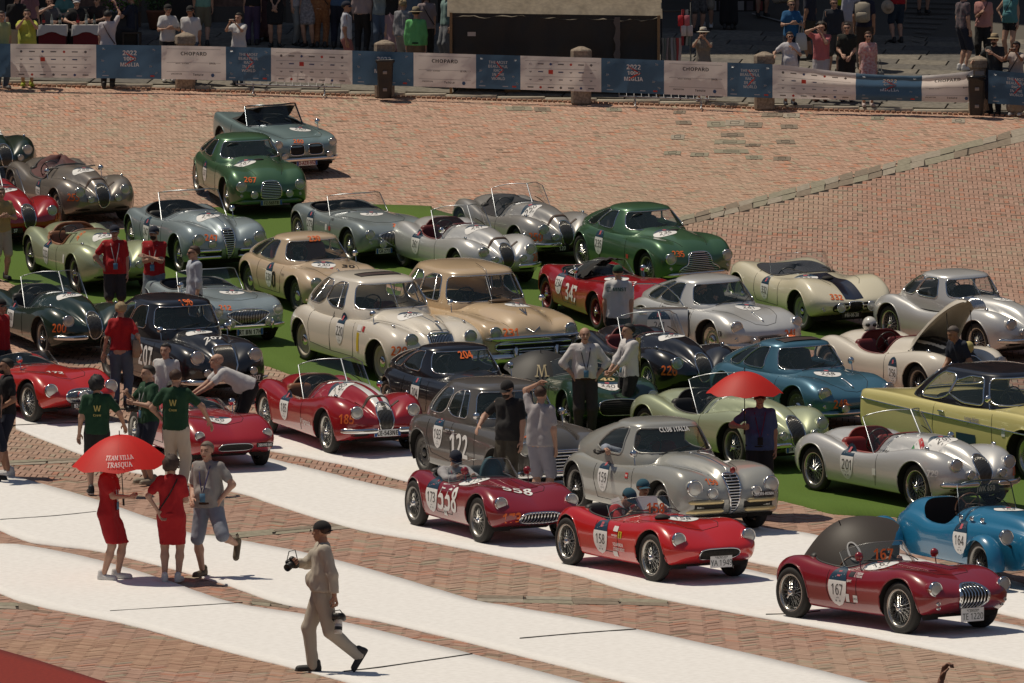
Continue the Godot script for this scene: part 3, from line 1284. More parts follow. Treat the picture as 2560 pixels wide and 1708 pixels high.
func cabin(root: Node, c: Dictionary, key: String, body: Material, trim: Material, roofm: Material = null) -> void:
	var k: Dictionary = c.cab
	var wins := []
	var ws: float = k.get("ws",0.80)
	wins.append([-ws,ws,k.hb,k.ht,"windscreen"])
	for w in k.win:
		var a := cab_th(k, w[0])
		var b := cab_th(k, w[1])
		wins.append([a,b,k.hs,k.ht,"side_window"])
		wins.append([TAU - b,TAU - a,k.hs,k.ht,"side_window"])
	var rs: float = k.get("rs",0.55)
	wins.append([PI - rs,PI + rs,k.get("hr",0.45),k.ht,"rear_window"])
	var shell := part(root,"cabin",key + "shell",func():
		var mb := MB.new()
		var ths := []
		for i in 97:
			ths.append(TAU * i / 96.0)
		var hs := [-0.35,0.0]
		for w in wins:
			for v in [w[0],w[1]]:
				ths.append(fposmod(v, TAU))
			for v in [w[2],w[3]]:
				if not hs.has(v):
					hs.append(v)
		hs.append(1.0)
		for v in [0.25,0.5,0.65,0.75]:
			hs.append(v)
		ths.sort()
		hs.sort()
		for i in ths.size() - 1:
			if ths[i + 1] - ths[i] < 1e-5:
				continue
			for j in hs.size() - 1:
				if hs[j + 1] - hs[j] < 1e-5:
					continue
				var tm: float = (ths[i] + ths[i + 1]) / 2.0
				var hm: float = (hs[j] + hs[j + 1]) / 2.0
				var hole := false
				for w in wins:
					var t2: float = tm
					if w[0] < 0 and t2 > PI:
						t2 -= TAU
					if t2 > w[0] and t2 < w[1] and hm > w[2] and hm < w[3]:
						hole = true
				if not hole:
					mb.quad(cab_pt(k, ths[i],hs[j]),cab_pt(k, ths[i + 1],hs[j]),cab_pt(k, ths[i + 1],hs[j + 1]),cab_pt(k, ths[i],hs[j + 1]))
		for w in wins:
			var rt: float = minf(k.get("rt",0.24),0.5)
			var dt: float = (w[1] - w[0]) * rt * (0.5 if w[4] == "windscreen" else 1.0)
			var dh: float = (w[3] - w[2]) * rt
			for cx in 2:
				for cy in 2:
					var c0 := Vector2(w[cx],w[2 + cy])
					var s := Vector2(1.0 if cx == 0 else -1.0,1.0 if cy == 0 else -1.0) * Vector2(dt, dh)
					for q in 5:
						var a := q / 5.0 * PI / 2
						var b := (q + 1) / 5.0 * PI / 2
						var p0 := c0 + s * Vector2(1.0 - sin(a),1.0 - cos(a))
						var p1 := c0 + s * Vector2(1.0 - sin(b),1.0 - cos(b))
						mb.tri(cab_pt(k, c0.x, c0.y),cab_pt(k, p0.x, p0.y),cab_pt(k, p1.x, p1.y))
		return mb, body)
	var roof := part(root,"roof",key + "roof",func():
		var mb := MB.new()
		var rows := []
		for j in 9:
			var t := pow(j / 8.0,1.6)
			var r := PackedVector3Array()
			for i in 96:
				var p := cab_pt(k, TAU * i / 96.0,1.0)
				var cx := lerpf(k.x2,k.x3,0.5)
				var n2 := 2.0
				r.append(Vector3(lerpf(p.x, cx, t),k.y1 + k.dome * pow(1.0 - pow(1.0 - t, n2),1.0 / n2),p.z * (1.0 - t)))
			rows.append(r)
		mb.grid(rows, true)
		return mb, roofm if roofm else body)
	for i in wins.size():
		var w: Array = wins[i]
		var rt: float = minf(k.get("rt",0.24),0.5)
		var dt: float = (w[1] - w[0]) * rt * (0.5 if w[4] == "windscreen" else 1.0)
		var dh: float = (w[3] - w[2]) * rt
		var open: bool = k.get("open",[]).has(i)
		var path := func() -> PackedVector3Array:
			var pts := PackedVector3Array()
			var cs := [[w[0],w[2],1.0,1.0,PI, PI * 1.5],[w[1],w[2],-1.0,1.0,PI * 1.5,TAU],[w[1],w[3],-1.0,-1.0,0.0,PI / 2],[w[0],w[3],1.0,-1.0,PI / 2,PI]]
			for q in cs:
				for s in 5:
					var a := lerpf(q[4],q[5],s / 4.0)
					pts.append(cab_pt(k, q[0] + q[2] * dt + cos(a) * dt, q[1] + q[3] * dh + sin(a) * dh))
				var nx: Array = cs[(cs.find(q) + 1) % 4]
				var p0 := Vector2(q[0] + q[2] * dt + cos(q[5]) * dt, q[1] + q[3] * dh + sin(q[5]) * dh)
				var p1 := Vector2(nx[0] + nx[2] * dt + cos(nx[4]) * dt, nx[1] + nx[3] * dh + sin(nx[4]) * dh)
				for s in range(1,6):
					var p := p0.lerp(p1,s / 6.0)
					pts.append(cab_pt(k, p.x, p.y))
			return pts
		var pane: MeshInstance3D
		if not open:
			pane = part(root,w[4],key + "pane%d" % i,func():
				var mb := MB.new()
				var rows := []
				for j in 7:
					var r := PackedVector3Array()
					for q in 15:
						var p := cab_pt(k, lerpf(w[0],w[1],q / 14.0),lerpf(w[2],w[3],j / 6.0))
						r.append(Vector3(p.x * 0.997+0.003 * lerpf(k.x0,k.x1,0.5),p.y, p.z * 0.994))
					rows.append(r)
				mb.grid(rows)
				return mb,glass(k.get("tint",0.16)))
		part(pane if pane else root,"window_frame",key + "wf%d" % i,func():
			var mb := MB.new()
			mb.tube(path.call(),k.get("fr",0.010),5,true)
			return mb, trim)
		if w[4] == "windscreen" and k.get("split",false):
			part(pane,"centre_bar",key + "bar",func():
				var mb := MB.new()
				mb.tube(PackedVector3Array([cab_pt(k,0.0,w[2]),cab_pt(k,0.0,w[3])]),0.012,5)
				return mb, trim)
		if w[4] == "windscreen":
			part(pane,"wiper",key + "wip",func():
				var mb := MB.new()
				for u in [-0.35,0.1]:
					var a := cab_pt(k,-ws * u, w[2]) + Vector3(0.05,-0.01,0)
					var b := cab_pt(k,-ws * (u + 0.42),lerpf(w[2],w[3],0.22)) + Vector3(0.02,0.01,0)
					mb.tube(PackedVector3Array([a, a.lerp(b,0.5) + Vector3(0.015,0.01,0),b]),0.007,4)
				return mb, rubber())
	if k.has("bars"):
		part(root,"window_pillar",key + "bars",func():
			var mb := MB.new()
			for f in k.bars:
				for sg in [1.0,-1.0]:
					var t := cab_th(k, f)
					var a := cab_pt(k, t, k.hs)
					var b := cab_pt(k, t, k.ht)
					mb.tube(PackedVector3Array([Vector3(a.x, a.y, a.z * sg),Vector3(b.x, b.y, b.z * sg)]),0.012,5)
			return mb, trim)
# ---------- kinds of car: their measured lines ----------
func kind_of(t: String) -> Dictionary:
	var base := {"cw":0.42,"cf":0.6,"pf":2.5,"pfy":2.3,"ct":0.8,"pt":2.4,"pty":2.2,"yn":0.46,"yt":0.48,"hd":0.35,"fd":0.25,"ns":2.2,"k":0.08,"tk":0.93,
		"YM":[0,0.50],"YB":[0,0.20],"ZC":[0,0.78],"HW":[0,0.62],"rw":0.325,"wheel":"wire","bw":0.55,"name":t}
	var d := {}
	match t:
		"xk":
			d = {"xn":2.02,"xt":-2.33,"xf":1.295,"xr":-1.295,"zt":0.655,"rw":0.335,"yn":0.50,"cf":0.62,"pf":2.1,"pfy":2.5,"ct":1.0,"pt":2.1,"pty":2.0,"yt":0.42,"hd":0.66,"fd":0.46,"k":0.08,"tk":0.90,"ns":2.3,"cw":0.60,
				"W": [-2.33,0.74,-1.3,0.79,-0.3,0.755,0.4,0.765,1.2,0.80,2.02,0.78],
				"TF": [-2.33,0.60,-1.9,0.77,-1.35,0.86,-0.85,0.79,-0.45,0.70,0.0,0.70,0.5,0.775,1.0,0.86,1.4,0.885,1.75,0.85,2.02,0.76],
				"TC": [-2.33,0.60,-1.9,0.80,-1.4,0.92,-0.9,0.955,-0.3,0.93,0.2,0.975,0.6,1.0,1.1,0.985,1.6,0.91,2.02,0.80],
				"ZC": [-2.33,0.78,-1.2,0.79,-0.4,0.86,0.3,0.86,1.0,0.78,2.02,0.68],
				"HW": [-2.33,0.80,-1.4,0.70,-0.5,0.80,0.2,0.78,0.7,0.64,1.3,0.46,2.02,0.34],
				"YM":[0,0.50],"YB":[-2.33,0.30,-1.5,0.22,1.4,0.20,2.02,0.26],"pit":[-0.42,0.50,0.585,3.0]}
		"healey":
			d = {"xn":1.83,"xt":-1.98,"xf":1.145,"xr":-1.145,"zt":0.64,"rw":0.325,"yn":0.50,"cf":0.50,"pf":3.0,"pfy":2.6,"ct":0.9,"pt":2.5,"pty":2.1,"yt":0.46,"hd":0.12,"fd":0.10,"k":0.08,"ns":2.5,"tk":0.90,
				"W": [-1.98,0.68,-1.1,0.755,-0.2,0.73,0.5,0.74,1.1,0.765,1.83,0.75],
				"TF": [-1.98,0.66,-1.5,0.80,-1.05,0.84,-0.5,0.79,0.0,0.755,0.6,0.79,1.1,0.815,1.5,0.80,1.83,0.74],
				"TC": [-1.98,0.64,-1.5,0.79,-1.0,0.86,-0.4,0.83,0.2,0.855,0.7,0.86,1.2,0.825,1.6,0.75,1.83,0.68],
				"ZC":[-1.98,0.76,0.0,0.84,1.2,0.80,1.83,0.78],"HW":[-1.98,0.8,0.0,0.84,0.9,0.66,1.83,0.60],
				"YB":[-1.98,0.28,-1.0,0.20,1.0,0.20,1.83,0.27],"pit":[-0.55,0.50,0.60,3.2]}
		"osca":
			d = {"xn":1.76,"xt":-1.85,"xf":1.10,"xr":-1.10,"zt":0.61,"rw":0.325,"yn":0.44,"cf":0.60,"pf":2.4,"pfy":2.1,"ct":0.85,"pt":2.3,"pty":2.0,"yt":0.50,"hd":0.14,"fd":0.10,"k":0.08,"ns":2.1,"tk":0.84,
				"W": [-1.85,0.64,-1.1,0.715,-0.2,0.675,0.4,0.68,1.05,0.725,1.76,0.70],
				"TF": [-1.85,0.66,-1.45,0.76,-1.05,0.80,-0.55,0.735,0.0,0.70,0.5,0.735,1.0,0.785,1.35,0.745,1.76,0.60],
				"TC": [-1.85,0.62,-1.4,0.73,-0.9,0.77,-0.3,0.75,0.1,0.79,0.5,0.79,1.0,0.735,1.4,0.655,1.76,0.57],
				"ZC":[-1.85,0.74,0.0,0.82,1.1,0.78,1.76,0.74],"HW":[-1.85,0.7,0.0,0.80,0.9,0.62,1.76,0.58],
				"YM":[0,0.48],"YB":[-1.85,0.34,-1.0,0.20,1.0,0.19,1.76,0.26],"pit":[-0.50,0.48,0.54,2.8]}
		"aston":
			d = {"xn":1.95,"xt":-2.13,"xf":1.255,"xr":-1.255,"zt":0.675,"rw":0.345,"yn":0.50,"cf":0.52,"pf":2.8,"pfy":2.5,"ct":1.1,"pt":2.3,"pty":2.0,"yt":0.44,"hd":0.22,"fd":0.14,"k":0.10,"ns":2.2,"tk":0.93,
				"W": [-2.13,0.72,-1.2,0.815,-0.2,0.80,0.5,0.80,1.2,0.825,1.95,0.80],
				"TF": [-2.13,0.70,-1.6,0.84,-1.1,0.90,-0.4,0.88,0.3,0.865,0.8,0.90,1.25,0.915,1.6,0.885,1.95,0.78],
				"TC": [-2.13,0.72,-1.5,0.92,-0.8,0.98,-0.2,0.98,0.5,1.005,0.9,1.0,1.4,0.94,1.75,0.86,1.95,0.78],
				"ZC":[-2.13,0.74,0.0,0.86,1.2,0.80,1.95,0.76],"HW":[-2.13,0.72,0.0,0.86,0.9,0.62,1.95,0.50],
				"YM":[0,0.54],"YB":[-2.13,0.32,-1.2,0.24,1.2,0.22,1.95,0.24],
				"pit": [-0.55,0.95,0.60,3.0],
				"cab":{"x0":0.66,"x2":0.10,"x1":-1.92,"x3":-0.85,"y0":0.86,"y1":1.265,"dome":0.085,"w0":0.73,"w1":0.53,"hb":0.26,"ht":0.97,"hs":0.20,"win":[[0.27,0.52],[0.535,0.70]],"ws":0.92,"rs":0.32,"hr":0.55,"er":1.6,"nf":3.6,"nr":2.4,"tint":0.14,"fr":0.012}}
		"porsche":
			d = {"xn":1.82,"xt":-2.03,"xf":1.05,"xr":-1.05,"zt":0.66,"rw":0.325,"wheel":"disc","yn":0.46,"cf":0.75,"pf":2.35,"pfy":2.2,"ct":1.0,"pt":2.3,"pty":2.1,"yt":0.46,"hd":0.16,"fd":0.16,"k":0.10,"ns":2.1,"tk":0.90,
				"W": [-2.03,0.78,-1.0,0.825,0.0,0.82,1.0,0.825,1.82,0.80],
				"TF": [-2.03,0.72,-1.3,0.82,-0.6,0.82,0.2,0.795,0.7,0.80,1.1,0.815,1.45,0.79,1.82,0.72],
				"TC": [-2.03,0.70,-1.4,0.86,-0.6,0.88,0.2,0.885,0.7,0.86,1.15,0.79,1.5,0.73,1.82,0.68],
				"ZC":[-2.03,0.72,0.0,0.84,1.1,0.76,1.82,0.74],"HW":[-2.03,0.7,0.0,0.84,0.8,0.64,1.82,0.50],
				"YM":[0,0.52],"YB":[-2.03,0.28,-1.0,0.20,1.0,0.20,1.82,0.22],
				"pit": [-0.40,0.80,0.62,3.0],
				"cab":{"x0":0.72,"x2":0.24,"x1":-1.75,"x3":-0.62,"y0":0.78,"y1":1.20,"dome":0.09,"w0":0.735,"w1":0.555,"hb":0.22,"ht":0.97,"hs":0.18,"win":[[0.26,0.53],[0.545,0.72]],"ws":0.90,"rs":0.40,"hr":0.50,"er":1.7,"nf":3.4,"nr":2.5,"tint":0.12}}
		"jag7":
			d = {"xn":2.28,"xt":-2.68,"xf":1.525,"xr":-1.525,"zt":0.73,"rw":0.36,"wheel":"disc","yn":0.52,"cf":0.50,"pf":2.6,"pfy":2.7,"ct":1.2,"pt":2.3,"pty":2.0,"yt":0.46,"hd":0.40,"fd":0.24,"k":0.12,"ns":2.3,"tk":0.93,"bw":0.7,"spats":false,"ay":-0.02,
				"W": [-2.68,0.82,-1.5,0.92,0.0,0.90,1.4,0.92,2.28,0.88],
				"TF": [-2.68,0.62,-2.1,0.85,-1.55,0.97,-1.1,0.92,-0.6,0.90,0.2,0.92,0.9,0.985,1.5,0.985,2.0,0.90,2.28,0.80],
				"TC": [-2.68,0.72,-2.0,1.0,-1.2,1.06,0.0,1.06,0.6,1.10,1.2,1.09,1.8,1.04,2.28,0.98],
				"ZC":[-2.68,0.76,0.0,0.88,1.4,0.78,2.28,0.74],"HW":[-2.68,0.74,0.0,0.86,0.8,0.68,1.5,0.46,2.28,0.30],
				"YM":[0,0.58],"YB":[-2.68,0.32,-1.5,0.24,1.5,0.24,2.28,0.30],
				"pit": [-0.45,1.05,0.68,3.4],
				"cab":{"x0":0.66,"x2":0.22,"x1":-2.05,"x3":-1.30,"y0":0.98,"y1":1.52,"dome":0.09,"w0":0.80,"w1":0.60,"hb":0.24,"ht":0.95,"hs":0.18,"win":[[0.22,0.49],[0.515,0.78]],"bars":[0.31,0.68],"ws":0.92,"rs":0.45,"hr":0.45,"er":1.6,"nf":4.0,"nr":2.8,"tint":0.12,"split":true,"fr":0.013}}
		"dodge":
			d = {"xn":2.35,"xt":-2.75,"xf":1.55,"xr":-1.60,"zt":0.74,"rw":0.365,"wheel":"disc","yn":0.62,"cf":0.45,"pf":3.2,"pfy":2.7,"ct":1.1,"pt":2.5,"pty":2.2,"yt":0.5,"hd":0.22,"fd":0.20,"k":0.12,"ns":2.6,"tk":0.95,"bw":0.78,
				"W": [-2.75,0.86,-1.5,0.94,0.0,0.93,1.4,0.945,2.35,0.93],
				"TF": [-2.75,0.80,-2.1,0.92,-1.5,0.97,-0.5,0.96,0.4,0.975,1.2,1.0,1.9,0.97,2.35,0.92],
				"TC": [-2.75,0.82,-2.0,1.0,-1.0,1.06,0.3,1.08,1.0,1.13,1.7,1.10,2.1,1.02,2.35,0.92],
				"ZC":[-2.75,0.80,0.0,0.88,2.35,0.82],"HW":[-2.75,0.74,0.0,0.86,0.9,0.66,2.35,0.46],
				"YM":[0,0.62],"YB":[-2.75,0.36,-1.5,0.26,1.5,0.26,2.35,0.34],
				"pit": [-0.50,1.1,0.70,3.4],
				"cab":{"x0":0.72,"x2":0.36,"x1":-1.95,"x3":-1.45,"y0":1.0,"y1":1.56,"dome":0.11,"w0":0.83,"w1":0.66,"hb":0.20,"ht":0.93,"hs":0.18,"win":[[0.18,0.48],[0.51,0.76]],"bars":[0.27,0.68],"ws":0.95,"rs":0.5,"hr":0.4,"er":1.4,"nf":4.2,"nr":3.2,"tint":0.13,"split":true,"fr":0.013}}
		"lancia":
			d = {"xn":2.05,"xt":-2.30,"xf":1.42,"xr":-1.42,"zt":0.65,"rw":0.34,"wheel":"disc","yn":0.50,"cf":0.46,"pf":2.4,"pfy":2.8,"ct":1.0,"pt":2.3,"pty":2.0,"yt":0.46,"hd":0.55,"fd":0.30,"k":0.11,"ns":2.2,"tk":0.93,
				"W": [-2.3,0.72,-1.4,0.78,0.0,0.765,1.3,0.79,2.05,0.76],
				"TF": [-2.3,0.66,-1.8,0.84,-1.3,0.92,-0.6,0.90,0.2,0.89,0.9,0.925,1.4,0.925,1.8,0.87,2.05,0.80],
				"TC": [-2.3,0.72,-1.7,0.96,-1.0,1.03,0.2,1.03,0.8,1.05,1.4,1.03,1.85,0.97,2.05,0.93],
				"ZC":[-2.3,0.76,0.0,0.86,1.3,0.77,2.05,0.72],"HW":[-2.3,0.74,0.0,0.86,0.8,0.66,1.4,0.46,2.05,0.32],
				"YM":[0,0.56],"YB":[-2.3,0.30,-1.4,0.22,1.4,0.22,2.05,0.28],
				"pit": [-0.45,1.0,0.56,3.2],
				"cab":{"x0":0.66,"x2":0.30,"x1":-2.0,"x3":-1.1,"y0":0.95,"y1":1.44,"dome":0.085,"w0":0.69,"w1":0.55,"hb":0.22,"ht":0.92,"hs":0.18,"win":[[0.20,0.44],[0.47,0.70]],"ws":0.90,"rs":0.4,"hr":0.5,"er":1.8,"nf":3.8,"nr":2.8,"tint":0.13,"fr":0.010}}
		"fiat1400":
			d = {"xn":2.02,"xt":-2.26,"xf":1.32,"xr":-1.33,"zt":0.66,"rw":0.325,"wheel":"bare","yn":0.56,"cf":0.45,"pf":3.0,"pfy":2.6,"ct":0.9,"pt":2.5,"pty":2.2,"yt":0.5,"hd":0.25,"fd":0.20,"k":0.11,"ns":2.4,"tk":0.94,"bw":0.62,
				"W": [-2.26,0.77,-1.3,0.83,0.0,0.82,1.2,0.835,2.02,0.81],
				"TF": [-2.26,0.78,-1.7,0.88,-1.2,0.92,-0.4,0.92,0.5,0.92,1.2,0.915,1.7,0.88,2.02,0.82],
				"TC": [-2.26,0.78,-1.6,0.97,-0.8,1.0,0.3,1.0,0.9,1.04,1.4,1.02,1.8,0.95,2.02,0.86],
				"ZC":[-2.26,0.80,0.0,0.88,2.02,0.80],"HW":[-2.26,0.74,0.0,0.86,0.9,0.62,2.02,0.42],
				"YM":[0,0.58],"YB":[-2.26,0.32,-1.3,0.22,1.3,0.22,2.02,0.28],
				"pit": [-0.42,0.95,0.62,3.4],
				"cab":{"x0":0.70,"x2":0.34,"x1":-1.75,"x3":-1.08,"y0":0.92,"y1":1.44,"dome":0.095,"w0":0.75,"w1":0.60,"hb":0.22,"ht":0.93,"hs":0.16,"win":[[0.20,0.47],[0.50,0.75]],"bars":[0.30],"ws":0.92,"rs":0.42,"hr":0.45,"er":1.6,"nf":3.8,"nr":2.8,"tint":0.13,"fr":0.010}}
		"alfa":
			d = {"xn":2.08,"xt":-2.35,"xf":1.35,"xr":-1.35,"zt":0.70,"rw":0.355,"yn":0.52,"cf":0.42,"pf":2.8,"pfy":2.6,"ct":1.1,"pt":2.3,"pty":2.0,"yt":0.44,"hd":0.45,"fd":0.22,"k":0.13,"ns":2.2,"tk":0.93,"bw":0.60,
				"W": [-2.35,0.76,-1.35,0.86,-0.4,0.83,0.4,0.83,1.2,0.86,2.08,0.84],
				"TF": [-2.35,0.58,-1.8,0.80,-1.35,0.88,-0.8,0.84,-0.2,0.82,0.4,0.865,1.0,0.935,1.5,0.945,1.85,0.90,2.08,0.80],
				"TC": [-2.35,0.66,-1.6,0.94,-0.8,1.0,0.1,1.0,0.6,1.04,1.2,1.03,1.7,0.96,2.08,0.86],
				"ZC":[-2.35,0.76,-0.2,0.87,0.5,0.86,1.3,0.79,2.08,0.76],"HW":[-2.35,0.72,0.0,0.84,0.8,0.66,1.4,0.42,2.08,0.26],
				"YM":[0,0.54],"YB":[-2.35,0.30,-1.4,0.24,1.4,0.24,2.08,0.30],
				"pit": [-0.45,0.85,0.60,3.0],
				"cab":{"x0":0.62,"x2":0.16,"x1":-2.05,"x3":-0.80,"y0":0.90,"y1":1.375,"dome":0.085,"w0":0.735,"w1":0.54,"hb":0.26,"ht":0.95,"hs":0.16,"win":[[0.22,0.52]],"ws":0.94,"rs":0.35,"hr":0.5,"er":1.8,"nf":3.6,"nr":2.4,"tint":0.12,"fr":0.016}}
		"alfacab":
			d = kind_of("alfa").duplicate(true)
			d.erase("cab")
			d.name = "alfacab"
			d.pit = [-0.55,0.70,0.62,3.4]
			return d
		"tv":
			d = {"xn":1.86,"xt":-2.0,"xf":1.17,"xr":-1.17,"zt":0.62,"rw":0.315,"wheel":"disc","yn":0.52,"cf":0.38,"pf":3.4,"pfy":2.8,"ct":0.5,"pt":3.0,"pty":2.6,"yt":0.56,"hd":0.14,"fd":0.12,"k":0.08,"ns":2.8,"tk":0.92,
				"W": [-2.0,0.70,-1.1,0.755,0.0,0.75,1.2,0.765,1.86,0.76],
				"TF": [-2.0,0.90,-1.5,0.90,-0.8,0.86,0.0,0.83,0.8,0.84,1.4,0.83,1.86,0.78],
				"TC": [-2.0,0.82,-1.4,0.88,-0.8,0.90,0.0,0.87,0.5,0.89,1.0,0.88,1.5,0.82,1.86,0.76],
				"ZC":[0,0.86],"HW":[-2.0,0.7,0.0,0.84,1.0,0.66,1.86,0.58],
				"YB":[-2.0,0.34,-1.0,0.22,1.0,0.22,1.86,0.28],"pit":[-0.35,0.62,0.60,3.4]}
		"arnolt":
			d = {"xn":1.95,"xt":-2.15,"xf":1.22,"xr":-1.22,"zt":0.66,"rw":0.345,"wheel":"bare","yn":0.50,"cf":0.62,"pf":2.7,"pfy":2.3,"ct":0.9,"pt":2.4,"pty":2.1,"yt":0.52,"hd":0.10,"fd":0.14,"k":0.08,"ns":2.3,"tk":0.84,
				"W": [-2.15,0.74,-1.2,0.84,-0.1,0.80,0.5,0.80,1.2,0.85,1.95,0.82],
				"TF": [-2.15,0.74,-1.5,0.90,-1.1,0.92,-0.5,0.84,0.0,0.79,0.5,0.83,1.15,0.93,1.5,0.88,1.95,0.72],
				"TC": [-2.15,0.72,-1.5,0.84,-0.8,0.88,0.0,0.86,0.4,0.88,1.0,0.80,1.5,0.70,1.95,0.62],
				"ZC":[0,0.80],"HW":[-2.15,0.66,0.0,0.80,0.9,0.50,1.95,0.48],
				"YM":[0,0.54],"YB":[-2.15,0.38,-1.1,0.22,1.1,0.22,1.95,0.34],"pit":[-0.45,0.62,0.62,3.2]}
		"siata":
			d = {"xn":1.86,"xt":-2.05,"xf":1.17,"xr":-1.17,"zt":0.63,"rw":0.325,"yn":0.46,"cf":0.50,"pf":2.6,"pfy":2.3,"ct":0.8,"pt":2.4,"pty":2.1,"yt":0.50,"hd":0.16,"fd":0.14,"k":0.09,"ns":2.2,"tk":0.88,
				"W": [-2.05,0.69,-1.1,0.755,-0.2,0.73,0.5,0.735,1.1,0.765,1.86,0.74],
				"TF": [-2.05,0.70,-1.5,0.83,-1.1,0.855,-0.5,0.78,0.0,0.75,0.6,0.80,1.1,0.84,1.5,0.80,1.86,0.70],
				"TC": [-2.05,0.68,-1.5,0.80,-0.9,0.83,-0.2,0.80,0.3,0.84,0.8,0.83,1.3,0.76,1.86,0.64],
				"ZC":[0,0.80],"HW":[-2.05,0.7,0.0,0.82,0.9,0.60,1.86,0.54],
				"YB":[-2.05,0.34,-1.0,0.22,1.0,0.20,1.86,0.28],"pit":[-0.48,0.55,0.58,3.0]}
		"xkfhc":
			d = kind_of("xk").duplicate(true)
			d.name = "xkfhc"
			d.pit = [-0.40,0.70,0.54,3.2]
			d.cab = {"x0":0.52,"x2":0.12,"x1":-1.55,"x3":-0.85,"y0":0.86,"y1":1.28,"dome":0.08,"w0":0.64,"w1":0.52,"hb":0.26,"ht":0.95,"hs":0.18,"win":[[0.24,0.56],[0.58,0.82]],"ws":0.92,"rs":0.35,"hr":0.45,"er":1.5,"nf":3.4,"nr":2.6,"tint":0.12,"split":true,"fr":0.013}
			return d
		"lincoln":
			d = {"xn":2.50,"xt":-2.95,"xf":1.60,"xr":-1.55,"zt":0.76,"rw":0.37,"wheel":"disc","yn":0.62,"cf":0.40,"pf":3.4,"pfy":2.8,"ct":0.45,"pt":3.6,"pty":3.0,"yt":0.66,"hd":0.10,"fd":0.10,"k":0.08,"ns":3.2,"tk":0.95,"bw":0.8,"spats":true,
				"W": [-2.95,0.90,-1.5,0.965,0.0,0.96,1.4,0.97,2.5,0.95],
				"TF": [-2.95,0.98,-2.0,1.0,-1.0,0.98,0.0,0.97,1.2,1.0,2.5,0.95],
				"TC": [-2.95,0.90,-2.0,1.02,-1.0,1.04,0.4,1.05,1.4,1.05,2.5,0.94],
				"ZC":[0,0.90],"HW":[0,0.80],"YM":[0,0.62],"YB":[-2.95,0.40,-1.5,0.28,1.5,0.28,2.5,0.36],
				"pit": [-0.40,1.15,0.74,3.6],
				"cab":{"x0":0.95,"x2":0.52,"x1":-1.85,"x3":-1.15,"y0":0.97,"y1":1.46,"dome":0.085,"w0":0.88,"w1":0.68,"hb":0.16,"ht":0.93,"hs":0.12,"win":[[0.17,0.50],[0.51,0.78]],"ws":1.0,"rs":0.75,"hr":0.2,"er":1.3,"nf":4.4,"nr":3.2,"tint":0.15,"fr":0.016}}
		"fiat8v":
			d = {"xn":1.80,"xt":-2.05,"xf":1.20,"xr":-1.20,"zt":0.645,"rw":0.325,"yn":0.48,"cf":0.50,"pf":2.6,"pfy":2.4,"ct":1.1,"pt":2.3,"pty":2.0,"yt":0.46,"hd":0.20,"fd":0.14,"k":0.09,"ns":2.2,"tk":0.92,
				"W": [-2.05,0.70,-1.1,0.785,0.0,0.77,1.2,0.79,1.80,0.77],
				"TF": [-2.05,0.70,-1.4,0.84,-0.8,0.85,0.0,0.835,0.8,0.85,1.3,0.85,1.80,0.74],
				"TC": [-2.05,0.70,-1.4,0.90,-0.5,0.93,0.3,0.95,0.9,0.93,1.4,0.86,1.80,0.74],
				"ZC":[0,0.82],"HW":[-2.05,0.7,0.0,0.85,0.9,0.62,1.80,0.54],
				"YB": [-2.05,0.30,-1.1,0.22,1.1,0.22,1.80,0.28],
				"pit": [-0.45,0.85,0.58,3.0],
				"cab":{"x0":0.72,"x2":0.18,"x1":-1.90,"x3":-0.60,"y0":0.84,"y1":1.245,"dome":0.07,"w0":0.69,"w1":0.54,"hb":0.18,"ht":0.95,"hs":0.18,"win":[[0.25,0.52],[0.535,0.68]],"ws":0.92,"rs":0.4,"hr":0.5,"er":1.8,"nf":3.4,"nr":2.4,"tint":0.12,"fr":0.011}}
	if d.has("cab"):
		var q: Dictionary = d.cab
		d.pit = [lerpf(q.x0,q.x1,0.44),(q.x0 - q.x1) * 0.36,q.w0*0.86,3.2]
	for k in base:
		if not d.has(k):
			d[k] = base[k]
	return d
func gaps(root: Node, c: Dictionary, key: String, door: Array, bonnet: Array) -> void:
	part(root,"panel_gap",key + "gaps",func():
		var mb := MB.new()
		if door.size():
			gap_line(c,door,mb,"side",0.005)
		if bonnet.size():
			gap_line(c,bonnet,mb,"top",0.0045)
			var o := bonnet.duplicate()
			for i in range(1,o.size(),2):
				o[i] = -o[i]
			gap_line(c,o,mb,"top",0.0045)
		return mb,mat("gap",Color(0.01,0.009,0.008),0.9))
